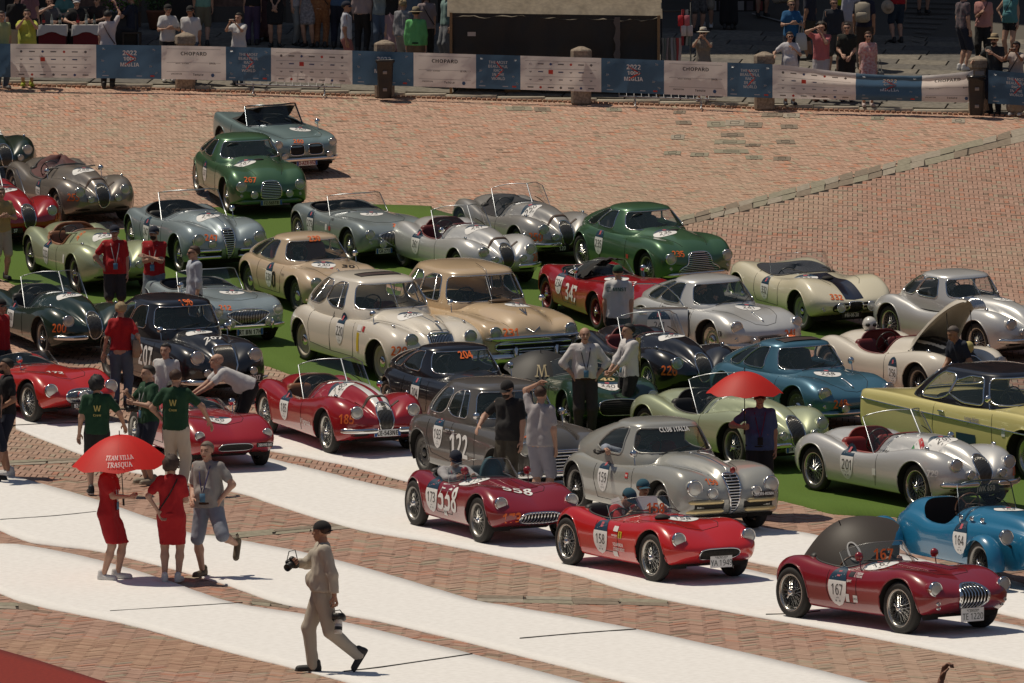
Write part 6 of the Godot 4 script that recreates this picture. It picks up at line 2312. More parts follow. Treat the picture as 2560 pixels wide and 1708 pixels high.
func raised_bonnet(r: Node3D) -> void:
	var c: Dictionary = r.get_meta("spec")
	var shell := func(x: float, z: float) -> Vector3:
		return Vector3(x, top_y(c, x, z),z)
	var hinge := Vector3(0.46,1.0,0.0)
	var rot := Basis(Vector3(0,0,1),0.74)
	var mb := MB.new()
	var rows := []
	for i in 21:
		var x := lerpf(0.46,1.95,i / 20.0)
		var w := lerpf(0.46,0.20,pow(i / 20.0,1.2))
		var q := PackedVector3Array()
		for j in 13:
			var z := (j / 6.0-1.0) * w
			q.append(hinge + rot * (shell.call(x, z) - hinge))
		rows.append(q)
	mb.grid(rows)
	var bay := MB.new()
	var rb := []
	for i in 13:
		var x := lerpf(0.52,1.80,i / 12.0)
		var w := lerpf(0.42,0.20,pow(i / 12.0,1.2))
		var q := PackedVector3Array()
		for j in 9:
			var z := (j / 4.0-1.0) * w
			q.append(shell.call(x, z) + Vector3(0,0.006,0))
		rb.append(q)
	bay.grid(rb)
	var b := obj("bonnet",mb,r.get_meta("bowl"),r)
	var inn := MB.new()
	var ri := []
	for i in rows.size():
		var q := PackedVector3Array()
		for p in rows[i]:
			q.append(p + rot * Vector3(0,-0.012,0))
		ri.append(q)
	inn.grid(ri)
	obj("bonnet_lining",inn,mat("lining",Color(0.38,0.34,0.27),0.6),b)
	var g := MB.new()
	for k in 13:
		var z := lerpf(-0.12,0.12,k / 12.0)
		var p := PackedVector3Array()
		for s in 6:
			var y := lerpf(0.82,0.42,s / 5.0)
			p.append(hinge + rot * (Vector3(nose_x(c, y, z) + 0.02,y, z) - hinge))
		g.tube(p,0.008,5)
	obj("grille_bars",g,chrome(),b)
	obj("engine_bay",bay,mat("engine_dark",Color(0.012,0.011,0.010),0.7),r)
	var eng := MB.new()
	for k in 2:
		eng.cone(Vector3(0.75,0.98,-0.08+0.16 * k),Vector3(1.45,0.93,-0.08+0.16 * k),0.045,0.045,8)
	eng.cbox(Vector3(1.0,0.96,-0.28),Vector3(0.4,0.06,0.1),0.02)
	obj("engine",eng,mat("engine_alu",Color(0.15,0.15,0.15),0.4,0.8),r)
	var st := MB.new()
	for sg in [1.0,-1.0]:
		st.tube(PackedVector3Array([shell.call(1.5,0.24 * sg),hinge + rot * (shell.call(1.5,0.24 * sg) - hinge)]),0.008,4)
	obj("bonnet_stay",st,rubber(),r)
func open_door(r: Node3D, m: Material) -> void:
	var c: Dictionary = r.get_meta("spec")
	var mb := MB.new()
	var rows := []
	for i in 9:
		var x := lerpf(-0.44,0.46,i / 8.0)
		var q := PackedVector3Array()
		for j in 9:
			q.append(surf_side(c, x, lerpf(0.32,0.80,j / 8.0),0.004))
		rows.append(q)
	mb.grid(rows)
	obj("doorway",mb,mat("inside_dark",Color(0.022,0.018,0.016),0.8),r)
	var hinge := Vector3(0.50,0,side_z(c,0.50,0.55))
	var rot := Basis(Vector3.UP,1.02)
	var door := MB.new()
	rows = []
	for side in [0.0,-0.05]:
		var rw := []
		for i in 11:
			var x := lerpf(0.48,-0.48,i / 10.0)
			var q := PackedVector3Array()
			for j in 11:
				var y := lerpf(0.33,0.83,j / 10.0)
				q.append(hinge + rot * (Vector3(x, y, side_z(c, x, minf(y,0.80)) + side) - hinge))
			rw.append(q)
		door.grid(rw)
		rows.append(rw)
	for i in 10:
		door.quad(rows[0][i][10],rows[0][i + 1][10],rows[1][i + 1][10],rows[1][i][10])
		door.quad(rows[0][i][0],rows[0][i + 1][0],rows[1][i + 1][0],rows[1][i][0])
	for j in 10:
		door.quad(rows[0][10][j],rows[0][10][j + 1],rows[1][10][j + 1],rows[1][10][j])
	var d := obj("door",door,m,r)
	var fr := MB.new()
	var p := PackedVector3Array()
	for q in [[0.42,0.83],[0.30,1.0],[0.12,1.17],[-0.10,1.22],[-0.40,1.22],[-0.46,1.18],[-0.46,0.83]]:
		p.append(hinge + rot * (Vector3(q[0],q[1],side_z(c, q[0],0.80) - 0.06 - (q[1] - 0.83) * 0.35) - hinge))
	fr.tube(p,0.012,5)
	obj("window_frame",fr,chrome(),d)
	var dec := MB.new()
	var at := func(q: Vector2): return hinge + rot * (Vector3(q.x, q.y, side_z(c, q.x, q.y) + 0.008) - hinge)
	roundel(dec,"241",at,Vector2(-0.02,0.57),0.44,0.42)
	lift_text(dec)
	obj("number_roundel",dec,decal_mat(),d)
	var hd := MB.new()
	hd.cbox(hinge + rot * (Vector3(-0.30,0.74,side_z(c,-0.30,0.74) + 0.02) - hinge),Vector3(0.14,0.022,0.03),0.006,rot)
	obj("door_handle",hd,chrome(),d)
func silverstone(m: Material) -> void:
	var nc := kind_of("osca")
	nc.merge({"name":"silverstone","xn":1.95,"xt":-1.75,"xf":1.30,"xr":-1.30,"zt":0.66,"rw":0.335,"W":[-1.75,0.42,-1.2,0.52,-0.3,0.52,0.4,0.50,1.2,0.42,1.95,0.30],"TF":[0,0.72],"TC":[-1.75,0.75,-1.2,0.98,-0.7,0.98,-0.3,0.86,0.2,0.98,0.6,1.0,1.3,0.96,1.95,0.86],
		"HW":[0,0.86],"hd":0.25,"YM":[0,0.55],"YB":[0,0.24],"pit":[-0.34,0.52,0.44,3.0],"yn":0.6},true)
	cmesh["kindsilver"] = nc
	var o := {"paint":m,"label":"bright blue open car with separate cycle wings at the right edge, numbered 164"}
	var root := thing("vintage_car",o.label,"car")
	var c := nc
	root.set_meta("bowl",m)
	var bm := body_mesh_plain(c)
	obj("body",bm,m,root)
	obj("interior",tub_mesh(c),mat("inside_dark",Color(0.022,0.018,0.016),0.8),root)
	add_wheels(root,c,mat("rim_alu",Color(0.34,0.33,0.31),0.4,0.8),mat("spoke_black",Color(0.03,0.028,0.026),0.5,0.3),chrome())
	for k in 4:
		var sg := 1.0 if k % 2 == 0 else -1.0
		var xw: float = c.xf if k < 2 else c.xr
		var rows := []
		for i in 17:
			var a := lerpf(-0.15,PI * 0.95,i / 16.0) if k < 2 else lerpf(0.1,PI + 0.1,i / 16.0)
			var q := PackedVector3Array()
			for j in 9:
				var u := j / 4.0-1.0
				var rr := 0.40-0.07 * pow(absf(u),2.5)
				q.append(Vector3(xw + cos(a) * rr,0.335 + sin(a) * rr, sg * (0.66 + u * 0.13)))
			rows.append(q)
		var mb := MB.new()
		mb.grid(rows)
		obj("wing",mb,m,root)
	for z in [0.50,-0.50]:
		lamp(root,c,"headlight",0.72,z,0.10,0.0,0.0,null,1.62)
		var st := MB.new()
		st.tube(PackedVector3Array([Vector3(1.55,0.66,z),Vector3(1.5,0.5,z * 0.5),Vector3(1.3,0.35,z * 0.4)]),0.02,5)
		obj("lamp_bracket",st,rubber(),root)
	steering(root,0.12,0.98,0.20,mat("wood_wheel",Color(0.12,0.05,0.02),0.4))
	screen(root,c,"silver",0.42,0.36,0.46,0.34,0.10,false,0.012,0.0,mat("frame_dark",Color(0.10,0.12,0.14),0.25,0.8),0.08)
	var mb2 := MB.new()
	roundel(mb2,"164",mount_top(c,0.85,0.0,0.5,0.008),Vector2.ZERO,0.34,0.40,0,0.42)
	lift_text(mb2)
	obj("number_roundel",mb2,decal_mat(),root)
	mb2 = MB.new()
	roundel(mb2,"164",mount_side(c,0.008),Vector2(0.42,0.60),0.46,0.32)
	lift_text(mb2)
	obj("number_roundel",mb2,decal_mat(),root)
	for k in 3:
		var v := MB.new()
		v.cbox(surf_side(c,0.32+0.24 * k,0.86,0.006),Vector3(0.10,0.06,0.02),0.01)
		obj("bonnet_vent",v,chrome(),root)
	park(root, c,2452,1478,225)
func body_mesh_plain(c: Dictionary) -> ArrayMesh:
	var d := c.duplicate()
	d.xf = 99.0
	d.xr = -99.0
	return body_mesh(d)
# ---------- people ----------
func field_mesh(bones: Array, cell: float, k: float, cutf = null) -> PackedVector3Array:
	var lo := Vector3(1e9,1e9,1e9)
	var hi := -lo
	for b in bones:
		var r: float = maxf(b[2],b[3]) + cell * 2.0
		lo = lo.min(b[0] - Vector3.ONE * r).min(b[1] - Vector3.ONE * r)
		hi = hi.max(b[0] + Vector3.ONE * r).max(b[1] + Vector3.ONE * r)
	var nx := int((hi.x - lo.x) / cell) + 2
	var ny := int((hi.y - lo.y) / cell) + 2
	var nz := int((hi.z - lo.z) / cell) + 2
	var f := PackedFloat32Array()
	f.resize(nx * ny * nz)
	f.fill(1.0)
	var nxy := nx * ny
	for b in bones:
		var a: Vector3 = b[0]
		var ba: Vector3 = b[1] - a
		var ra: float = b[2]
		var dr: float = b[3] - ra
		var sq: float = b[4] if b.size() > 4 else 1.0
		var l2 := maxf(ba.length_squared(),1e-8)
		var pad := maxf(ra, ra + dr) + k + cell
		var p0 := (a.min(a + ba) - Vector3.ONE * pad - lo) / cell
		var p1 := (a.max(a + ba) + Vector3.ONE * pad - lo) / cell
		for z in range(maxi(int(p0.z),0),mini(int(p1.z) + 1,nz - 1) + 1):
			for y in range(maxi(int(p0.y),0),mini(int(p1.y) + 1,ny - 1) + 1):
				var row := z * nxy + y * nx
				for x in range(maxi(int(p0.x),0),mini(int(p1.x) + 1,nx - 1) + 1):
					var pa := lo + Vector3(x, y, z) * cell - a
					var t := clampf(pa.dot(ba) / l2,0.0,1.0)
					var dv := pa - ba * t
					if sq != 1.0:
						dv.z *= sq
					var d := dv.length() - ra - dr * t
					var o := f[row + x]
					var h := k - absf(o - d)
					if h > 0.0:
						f[row + x] = minf(o, d) - h * h / (4.0 * k)
					elif d < o:
						f[row + x] = d
	if cutf != null:
		for z in nz:
			for y in ny:
				for x in nx:
					var i := z * nxy + y * nx + x
					if f[i] < 0.1:
						f[i] = maxf(f[i],cutf.call(lo + Vector3(x, y, z) * cell))
	var idx := PackedInt32Array()
	idx.resize(f.size())
	var vs := PackedVector3Array()
	var off := [0,1,nx, nx + 1,nxy, nxy + 1,nxy + nx, nxy + nx + 1]
	var out := PackedVector3Array()
	for z in nz - 1:
		for y in ny - 1:
			var base := z * nxy + y * nx
			for x in nx - 1:
				var i := base + x
				var f0 := f[i]
				if f0 > cell * 2.0 or f0 < -cell * 2.0:
					continue
				var s := 0
				for q in 8:
					if f[i + off[q]] < 0.0:
						s |= 1 << q
				if s == 0 or s == 255:
					continue
				var sum := Vector3.ZERO
				var n := 0
				for e in EDGES:
					var a0: int = e[0]
					var a1: int = e[1]
					if ((s >> a0) & 1) != ((s >> a1) & 1):
						var v0 := f[i + off[a0]]
						var t := v0 / (v0 - f[i + off[a1]])
						sum += CORN[a0].lerp(CORN[a1],t)
						n += 1
				vs.append(lo + (Vector3(x, y, z) + sum / n) * cell)
				idx[i] = vs.size()
				var neg := s & 1
				for ax in 3:
					if neg == ((s >> (1 << ax)) & 1):
						continue
					var u := [nx, nxy,1][ax] as int
					var w := [nxy,1,nx][ax] as int
					if i < u + w:
						continue
					var q0 := idx[i]
					var q1 := idx[i - u]
					var q2 := idx[i - u - w]
					var q3 := idx[i - w]
					if q1 == 0 or q2 == 0 or q3 == 0:
						continue
					if neg == 1:
						out.append(vs[q0-1]); out.append(vs[q2-1]); out.append(vs[q1-1])
						out.append(vs[q0-1]); out.append(vs[q3-1]); out.append(vs[q2-1])
					else:
						out.append(vs[q0-1]); out.append(vs[q1-1]); out.append(vs[q2-1])
						out.append(vs[q0-1]); out.append(vs[q2-1]); out.append(vs[q3-1])
	return out
const EDGES := [[0,1],[2,3],[4,5],[6,7],[0,2],[1,3],[4,6],[5,7],[0,4],[1,5],[2,6],[3,7]]
const CORN := [Vector3(0,0,0),Vector3(1,0,0),Vector3(0,1,0),Vector3(1,1,0),Vector3(0,0,1),Vector3(1,0,1),Vector3(0,1,1),Vector3(1,1,1)]
var soups := {}
func head_soup() -> Array:
	if soups.has("head"):
		return soups["head"]
	var b := []
	b.append([Vector3(0,0.035,-0.015),Vector3(0,0.03,-0.035),0.076,0.078])   # skull
	b.append([Vector3(0,0.02,0.015),Vector3(0,-0.03,0.02),0.066,0.058])
	b.append([Vector3(0,-0.05,0.03),Vector3(0,-0.085,0.045),0.048,0.030])    # jaw
	b.append([Vector3(0,0.005,0.080),Vector3(0,-0.028,0.098),0.008,0.014])   # nose
	b.append([Vector3(-0.03,0.018,0.070),Vector3(0.03,0.018,0.070),0.012,0.012])   # brow
	b.append([Vector3(-0.02,-0.062,0.068),Vector3(0.02,-0.062,0.068),0.011,0.011]) # lips
	for s in [-1.0,1.0]:
		b.append([Vector3(0.074 * s,0.015,-0.015),Vector3(0.074 * s,-0.02,-0.01),0.014,0.010])
		b.append([Vector3(0.038 * s,-0.025,0.052),Vector3(0.030 * s,-0.04,0.055),0.020,0.018])
	b.append([Vector3(0,-0.06,-0.02),Vector3(0,-0.15,-0.035),0.050,0.055])   # neck
	var tri := field_mesh(b,0.0095,0.016)
	var c := PackedColorArray()
	for i in range(0,tri.size(),3):
		var m := (tri[i] + tri[i + 1] + tri[i + 2]) / 3.0
		var col := Color.WHITE
		if m.z > 0.055 and absf(m.y + 0.063) < 0.009 and absf(m.x) < 0.026:
			col = Color(0.62,0.34,0.32)
		elif m.z > 0.05 and absf(m.y - 0.004) < 0.0085 and absf(absf(m.x) - 0.031) < 0.014:
			col = Color(0.20,0.16,0.14)
		elif m.z > 0.05 and absf(m.y - 0.025) < 0.006 and absf(absf(m.x) - 0.032) < 0.02:
			col = Color(0.35,0.27,0.22)
		for k in 3:
			c.append(col)
	soups["head"] = [tri,c]
	return soups["head"]
func hand_soup(grip: bool) -> PackedVector3Array:
	var key := "grip" if grip else "rest"
	if soups.has(key):
		return soups[key]
	var b := []
	b.append([Vector3(0,0.01,0.0),Vector3(0,-0.085,0.026),0.021,0.015])
	b.append([Vector3(0,0.0,-0.005),Vector3(0,-0.08,-0.026),0.021,0.014])
	var curl := 0.95 if grip else 0.28
	for i in 4:
		var z := 0.031-0.0205 * i
		var l: float = [0.075,0.085,0.078,0.06][i]
		var p := Vector3(0,-0.085,z)
		var a := curl * 0.6+0.05 * i
		for s in 3:
			var ln: float = l * [0.46,0.32,0.26][s]
			var q := p + Vector3(-sin(a),-cos(a),0) * ln
			b.append([p, q,0.0095-0.001 * s,0.0088-0.001 * s])
			p = q
			a += curl
	var t0 := Vector3(-0.005,-0.02,0.022)
	var t1 := t0 + Vector3(-0.018,-0.032,0.026)
	b.append([t0,t1,0.016,0.011])
	b.append([t1,t1 + Vector3(-0.016 if grip else -0.004,-0.034,0.004 if not grip else -0.012),0.0105,0.008])
	soups[key] = field_mesh(b,0.006,0.006)
	return soups[key]
func folds(mb: MB, amt: float) -> void:
	var fn := FastNoiseLite.new()
	fn.frequency = 5.0
	fn.fractal_octaves = 2
	for i in mb.v.size():
		var p := mb.v[i]
		var n := fn.get_noise_3d(p.x * 1.8,p.y * 0.7,p.z * 1.8)
		var m := fn.get_noise_3d(p.x * 1.6+40.0,p.y * 1.3 + p.x, p.z * 1.6)
		mb.v[i] = p + Vector3(signf(p.x) * n, m * 0.5,signf(p.z) * n + m) * amt
func ik(s: Vector3,t: Vector3,a: float, b: float, pole: Vector3) -> Array:
	var d := t - s
	var l := clampf(d.length(),0.05,a + b - 0.004)
	var n := d.normalized()
	var x := (a * a - b * b + l * l) / (2.0 * l)
	var h := sqrt(maxf(0.0,a * a - x * x))
	var p := (pole - n * pole.dot(n)).normalized()
	return [s + n * x + p * h, s + n * l]
func hair_mb(kind: String) -> MB:
	var mb := MB.new()
	var fn := FastNoiseLite.new()
	fn.frequency = 26.0 if kind == "curly" else 12.0
	var puff:float = {"short":0.010,"curly":0.040,"long":0.020,"bun":0.012,"crop":0.005,"wavy":0.022}.get(kind,0.010)
	var rows := []
	for i in 15:
		var a := i / 14.0 * PI * 0.94
		var q := PackedVector3Array()
		for j in 26:
			var g := TAU * j / 26.0
			var dir := Vector3(sin(a) * sin(g),cos(a),sin(a) * cos(g))
			var low: float = lerpf(0.50,1.02 if kind != "long" else 1.4,smoothstep(-0.75,0.55,-cos(g)))
			if kind == "crop":
				low -= 0.06
			var am := minf(a, low * PI * 0.66)
			dir = Vector3(sin(am) * sin(g),cos(am),sin(am) * cos(g))
			var p := Vector3(0,0.03,-0.025) + dir * Vector3(0.078,0.086,0.094)
			p += dir * (puff + fn.get_noise_3dv(p * (1.5 if kind == "curly" else 1.0)) * puff * 0.8)
			if a > am:
				p -= dir * 0.02 * minf(1.0,(a - am) * 3.0)
				if kind == "long" and cos(g) < 0.3:
					p.y -= (a - am) * 0.20
			elif kind == "curly" and cos(g) < 0.2:
				p.y -= maxf(0.0,a - 1.4) * 0.05
			q.append(p)
		rows.append(q)
	mb.grid(rows, true)
	if kind == "bun":
		mb.ball(Vector3(0,0.085,-0.085),Vector3(0.04,0.04,0.04),10,7)
	return mb
func cap_mb(visor := 1.0) -> MB:
	var mb := MB.new()
	var rows := []
	for i in 9:
		var a := i / 8.0 * PI * 0.52
		var q := PackedVector3Array()
		for j in 22:
			var g := TAU * j / 22.0
			q.append(Vector3(0,0.040,-0.02) + Vector3(sin(a) * sin(g) * 0.091,cos(a) * 0.092,sin(a) * cos(g) * 0.108))
		rows.append(q)
	mb.grid(rows, true)
	rows = []
	for i in 6:
		var q := PackedVector3Array()
		for j in 11:
			var u := j / 5.0-1.0
			var z := 0.075-0.05 * u * u + i / 5.0*0.085 * sqrt(maxf(0.0,1.0 - u * u * 0.92))
			q.append(Vector3(u * 0.080,0.036-0.02 * i / 5.0-0.022 * u * u, z * visor))
		rows.append(q)
	mb.grid(rows)
	return mb
func hat_mb() -> MB:
	var mb := MB.new()
	var prof := [[0.0,0.145],[0.05,0.142],[0.078,0.125],[0.088,0.06],[0.092,0.045],[0.13,0.034],[0.165,0.026],[0.163,0.022],[0.09,0.038]]
	mb.lathe(Vector3(0,0.012,-0.015),Vector3.UP, prof,22)
	return mb
func shoe_mb() -> MB:
	var mb := MB.new()
	mb.v = field_mesh([[Vector3(0,0.045,-0.055),Vector3(0,0.032,0.16),0.043,0.036],[Vector3(0,0.07,-0.04),Vector3(0,0.10,-0.045),0.045,0.046],[Vector3(0,0.02,-0.06),Vector3(0,0.018,0.16),0.036,0.038]],0.014,0.025,func(p: Vector3): return 0.002 - p.y)
	return mb
func sole_mb() -> MB:
	var mb := MB.new()
	mb.v = field_mesh([[Vector3(0,0.010,-0.06),Vector3(0,0.010,0.165),0.040,0.043]],0.010,0.01,func(p: Vector3): return maxf(-p.y, p.y - 0.026))
	return mb
const POSE := {
	"stand": {},
	"hips":{"rh":Vector3(-0.19,0.99,0.06),"lh":Vector3(0.19,0.99,0.06),"rp":Vector3(-1,0,-0.25),"lp":Vector3(1,0,-0.25)},
	"left_hip":{"lh":Vector3(0.19,0.99,0.06),"lp":Vector3(1,0,-0.25)},
	"right_hip":{"rh":Vector3(-0.19,0.99,0.06),"rp":Vector3(-1,0,-0.25)},
	"fold":{"rh":Vector3(0.08,1.17,0.17),"lh":Vector3(-0.07,1.21,0.19),"rp":Vector3(-0.6,-1,0),"lp":Vector3(0.6,-1,0)},
	"phone":{"rh":Vector3(-0.07,1.50,0.33),"lh":Vector3(0.07,1.50,0.33),"rp":Vector3(-0.7,-1,0),"lp":Vector3(0.7,-1,0),"grip":true},
	"chest":{"rh":Vector3(-0.07,1.19,0.27),"lh":Vector3(0.07,1.19,0.27),"rp":Vector3(-0.8,-1,-0.2),"lp":Vector3(0.8,-1,-0.2),"grip":true},
	"clasp":{"rh":Vector3(-0.03,0.93,0.20),"lh":Vector3(0.03,0.95,0.22),"rp":Vector3(-1,0,-0.4),"lp":Vector3(1,0,-0.4)},
	"raise":{"rh":Vector3(-0.16,1.86,0.16),"rp":Vector3(-1,0,0),"grip":true},
	"lean_r":{"rh":Vector3(-0.42,1.16,0.16),"rp":Vector3(-0.4,-0.3,-1),"lh":Vector3(0.05,1.32,0.25),"lp":Vector3(0.8,-1,0)},
	"walk":{"rf":Vector3(-0.09,0.0,0.26),"lf":Vector3(0.09,0.16,-0.36),"lpitch":0.9},
	"sit":{"hip":0.48,"rf":Vector3(-0.12,0.0,0.42),"lf":Vector3(0.12,0.0,0.42),"rh":Vector3(-0.12,0.72,0.34),"lh":Vector3(0.12,0.72,0.34),"rp":Vector3(-1,-0.6,-0.3),"lp":Vector3(1,-0.6,-0.3)},
	"drive":{"hip":0.30,"rf":Vector3(-0.10,0.10,0.80),"lf":Vector3(0.10,0.10,0.80),"rh":Vector3(-0.14,0.74,0.46),"lh":Vector3(0.14,0.74,0.46),"rp":Vector3(-1,-0.8,-0.3),"lp":Vector3(1,-0.8,-0.3),"grip":true},
}
func cloth(key: String, col: Color, rough := 0.92) -> StandardMaterial3D:
	return mat("cloth_" + key + str(col),col,rough,0.0,{"rim_enabled":true,"rim":0.15})
func person(px: float,py: float,yaw: float,label: String,o: Dictionary,group := "") -> Node3D:
	var root := thing("person",label,"person",group)
	var g := G(px, py)
	if o.has("seat"):
		var cr: Node3D = cars[o.seat[0]]
		o["at"] = cr.transform * Vector3(o.seat[1],o.seat[3] if o.seat.size() > 3 else 0.0,o.seat[2])
		yaw += 90.0 - rad_to_deg(atan2(cr.basis.x.z, cr.basis.x.x))
	if o.has("at"):
		g = o.at
	var hgt: float = o.get("h",1.74)
	root.position = g + Vector3(0,o.get("lift",0.016),0)
	root.rotation.y = deg_to_rad(yaw)
	var P:Dictionary = POSE[o.get("pose","stand")].duplicate()
	P.merge(o.get("p",{}),true)
	var cell: float = o.get("cell",0.028)
	var fem: bool = o.get("fem",false)
	var fat: float = o.get("fat",0.0)
	var hy: float = P.get("hip",0.91)
	var hipc := Vector3(0,hy,P.get("hipz",0.0))
	var lean: float = P.get("lean",0.0)
	var tb := Basis(Vector3.UP,P.get("twist",0.0)) * Basis(Vector3.RIGHT,lean) * Basis(Vector3(0,0,1),P.get("tilt",0.0))
	var T := func(v: Vector3) -> Vector3: return hipc + tb * (v - Vector3(0,0.91,0))
	var sw := 0.148 if fem else 0.168
	var nk: Vector3 = T.call(Vector3(0,1.45,-0.015))
	var hb := tb * Basis(Vector3.RIGHT,-lean * 0.75) * Basis(Vector3.UP,P.get("hyaw",0.0)) * Basis(Vector3.RIGHT,P.get("hpitch",0.0))
	var hc: Vector3 = nk + tb * Vector3(0,0.03,0) + hb * Vector3(0,0.125,0.035)
	var skin := []
	var arms := {}
	var legs := {}
	var bust := 0.018 if fem else 0.0
	for s in [-1.0,1.0]:
		var k := "r" if s < 0 else "l"
		var sh: Vector3 = T.call(Vector3(sw * s,1.405,-0.01))
		var ht: Vector3 = P.get(k + "h",Vector3(0.235 * s,0.82,0.05))
		if not P.has(k + "h"):
			ht = sh + Vector3(0.055 * s,-0.585,0.04)
		var e := ik(sh,ht,0.285,0.25,P.get(k + "p",Vector3(s * 0.5,-0.1,-1)))
		arms[k] = [sh, e[0],e[1]]
		var hp := hipc + Vector3(0.085 * s,-0.02,0)
		var ft: Vector3 = P.get(k + "f",Vector3(0.095 * s,0.0,0.0)) + Vector3(0,0.085,0)
		var kn2 := ik(hp,ft,0.42,0.415,P.get("kp",Vector3(0.15 * s,0.0,1)))
		legs[k] = [hp, kn2[0],kn2[1]]
	var torso := []
	for s in [-1.0,1.0]:
		torso.append([T.call(Vector3(0.066 * s,0.93,-0.005)),T.call(Vector3((0.062 if fem else 0.072) * s,1.12,0.0)),0.100 + (0.012 if fem else 0.0) + fat * 0.4,0.090 + fat * 0.5 - (0.012 if fem else 0.0)])
		torso.append([T.call(Vector3((0.062 if fem else 0.072) * s,1.12,0.0)),T.call(Vector3(0.082 * s,1.33,0.0)),0.090 + fat * 0.5 - (0.012 if fem else 0.0),0.098])
		if fem:
			torso.append([T.call(Vector3(0.07 * s,1.27,0.07)),T.call(Vector3(0.07 * s,1.26,0.075)),0.06,0.055])
	torso.append([T.call(Vector3(-sw + 0.03,1.405,-0.01)),T.call(Vector3(sw - 0.03,1.40,-0.01)),0.056,0.056])
	if fat > 0.0:
		torso.append([T.call(Vector3(-0.04,1.06,0.07)),T.call(Vector3(0.04,1.06,0.07)),0.07 + fat,0.07 + fat])
	skin.append_array(torso)
	skin.append([T.call(Vector3(0,1.42,-0.015)),hc - hb * Vector3(0,0.07,0.025),0.058,0.052])
	for k in ["l","r"]:
		var a: Array = arms[k]
		var af := 0.82 if fem else 1.0
		skin.append([a[0],a[1],0.054 * af,0.042 * af])
		skin.append([a[1],a[2],0.043 * af,0.028 * af])
		var l: Array = legs[k]
		skin.append([l[0],l[1],0.090 + fat * 0.15,0.058])
		skin.append([l[1],l[1].lerp(l[2],0.35),0.055,0.058])
		skin.append([l[1].lerp(l[2],0.35),l[2],0.058,0.036])
	var pkey := str(o.get("pose","stand")) + str(o.get("p",{})) + str(fem) + str(fat) + str(cell)
	if not cmesh.has("body" + pkey):
		var mb := MB.new()
		mb.usecol = true
		mb.v = field_mesh(skin, cell,0.03)
		mb.c.resize(mb.v.size())
		mb.c.fill(Color.WHITE)
		var hs := head_soup()
		for i in hs[0].size():
			mb.v.append(hc + hb * hs[0][i])
			mb.c.append(hs[1][i])
		for k in ["l","r"]:
			var a: Array = arms[k]
			var dn: Vector3 = (a[2] - a[1]).normalized()
			var inw := Vector3(-1 if k == "l" else 1,0,0)
			if P.has(k + "h"):
				inw = (inw * 0.5 + Vector3(0,-0.4,-0.5)).normalized() if not P.get("grip",false) else Vector3(-0.7 if k == "l" else 0.7,0.2,0.3)
			var yv := -dn
			var xv := -(inw - dn * inw.dot(dn)).normalized()
			var zv := xv.cross(yv)
			var bs := Basis(xv, yv, zv)
			var h := hand_soup(P.get("grip",false))
			for i in range(0,h.size(),3):
				for q in ([0,1,2] if k == "l" else [0,2,1]):
					var v := h[i + q]
					if zv.dot(Vector3(0,0.3,1)) < 0.0:
						v.z = -v.z
					mb.v.append(a[2] + bs * v)
					mb.c.append(Color.WHITE)
		cmesh["body" + pkey] = mb.mesh()
	var sk: Color = [Color(0.46,0.27,0.19),Color(0.36,0.19,0.12),Color(0.27,0.13,0.08),Color(0.50,0.31,0.23)][o.get("skin",0)]
	var body := obj("body",cmesh["body" + pkey],mat("skin%d" % o.get("skin",0),sk,0.6,0.0,{"vertex_color_use_as_albedo":true}),root)
	var top:String = o.get("top","tee")
	var bot:String = o.get("bottom","trousers")
	var tcol: Color = o.get("tcol",Color(0.5,0.5,0.5))
	var bcol: Color = o.get("bcol",Color(0.03,0.03,0.035))
	var grow := 0.015
	var tkey := "top" + top + pkey + str(o.get("hem",0))
	if not cmesh.has(tkey):
		var tb2 := []
		for b in torso:
			tb2.append([b[0],b[1],b[2] + grow, b[3] + grow])
		if top != "tank":
			for k in ["l","r"]:
				var a: Array = arms[k]
				if top == "shirt" or top == "jacket":
					var wide := 0.018 if top == "jacket" else 0.013
					tb2.append([a[0],a[1],0.056 + wide,0.046 + wide])
					tb2.append([a[1],a[1].lerp(a[2],0.92 if not o.get("rolled",false) else 0.35),0.047 + wide,0.036 + wide])
				else:
					tb2.append([a[0],a[0].lerp(a[1],0.66),0.062,0.062])
			tb2.append([T.call(Vector3(0,1.40,-0.015)),T.call(Vector3(0,1.45,-0.02)),0.07,0.066])
		if top == "dress":
			var kl := 0.56
			var la: Vector3 = (legs.l[0] as Vector3).lerp(legs.l[1],1.0)
			var ra2: Vector3 = (legs.r[0] as Vector3).lerp(legs.r[1],1.0)
			tb2.append([legs.l[0],la.lerp(ra2,0.15),0.118,0.105])
			tb2.append([legs.r[0],ra2.lerp(la,0.15),0.118,0.105])
			tb2.append([legs.l[0].lerp(legs.r[0],0.5),la.lerp(ra2,0.5),0.11,0.10])
		else:
			var hem: float = o.get("hem",0.88)
			for s in [-1.0,1.0]:
				tb2.append([T.call(Vector3(0.07 * s,1.0,0.0)),T.call(Vector3(0.068 * s, hem + 0.02,0.0)),0.105 + fat * 0.6,0.122 + fat * 0.4])
		var up := tb * Vector3(0,1,0)
		var hp2: Vector3 = T.call(Vector3(0,o.get("hem",0.88),0))
		var mb := MB.new()
		var lowcut: float = minf((legs.l[1] as Vector3).y,(legs.r[1] as Vector3).y) + 0.02
		mb.v = field_mesh(tb2,cell,0.028,func(p: Vector3): return (hp2 - p).dot(up) if top != "dress" else lowcut - p.y)
		folds(mb,0.011)
		cmesh[tkey] = mb.mesh()
	var tm:Material = o.get("tmat",cloth("t",tcol))
	var topo := obj({"tee":"t_shirt","polo":"polo_shirt","shirt":"shirt","jacket":"jacket","dress":"dress","tank":"top"}[top],cmesh[tkey],tm,root)
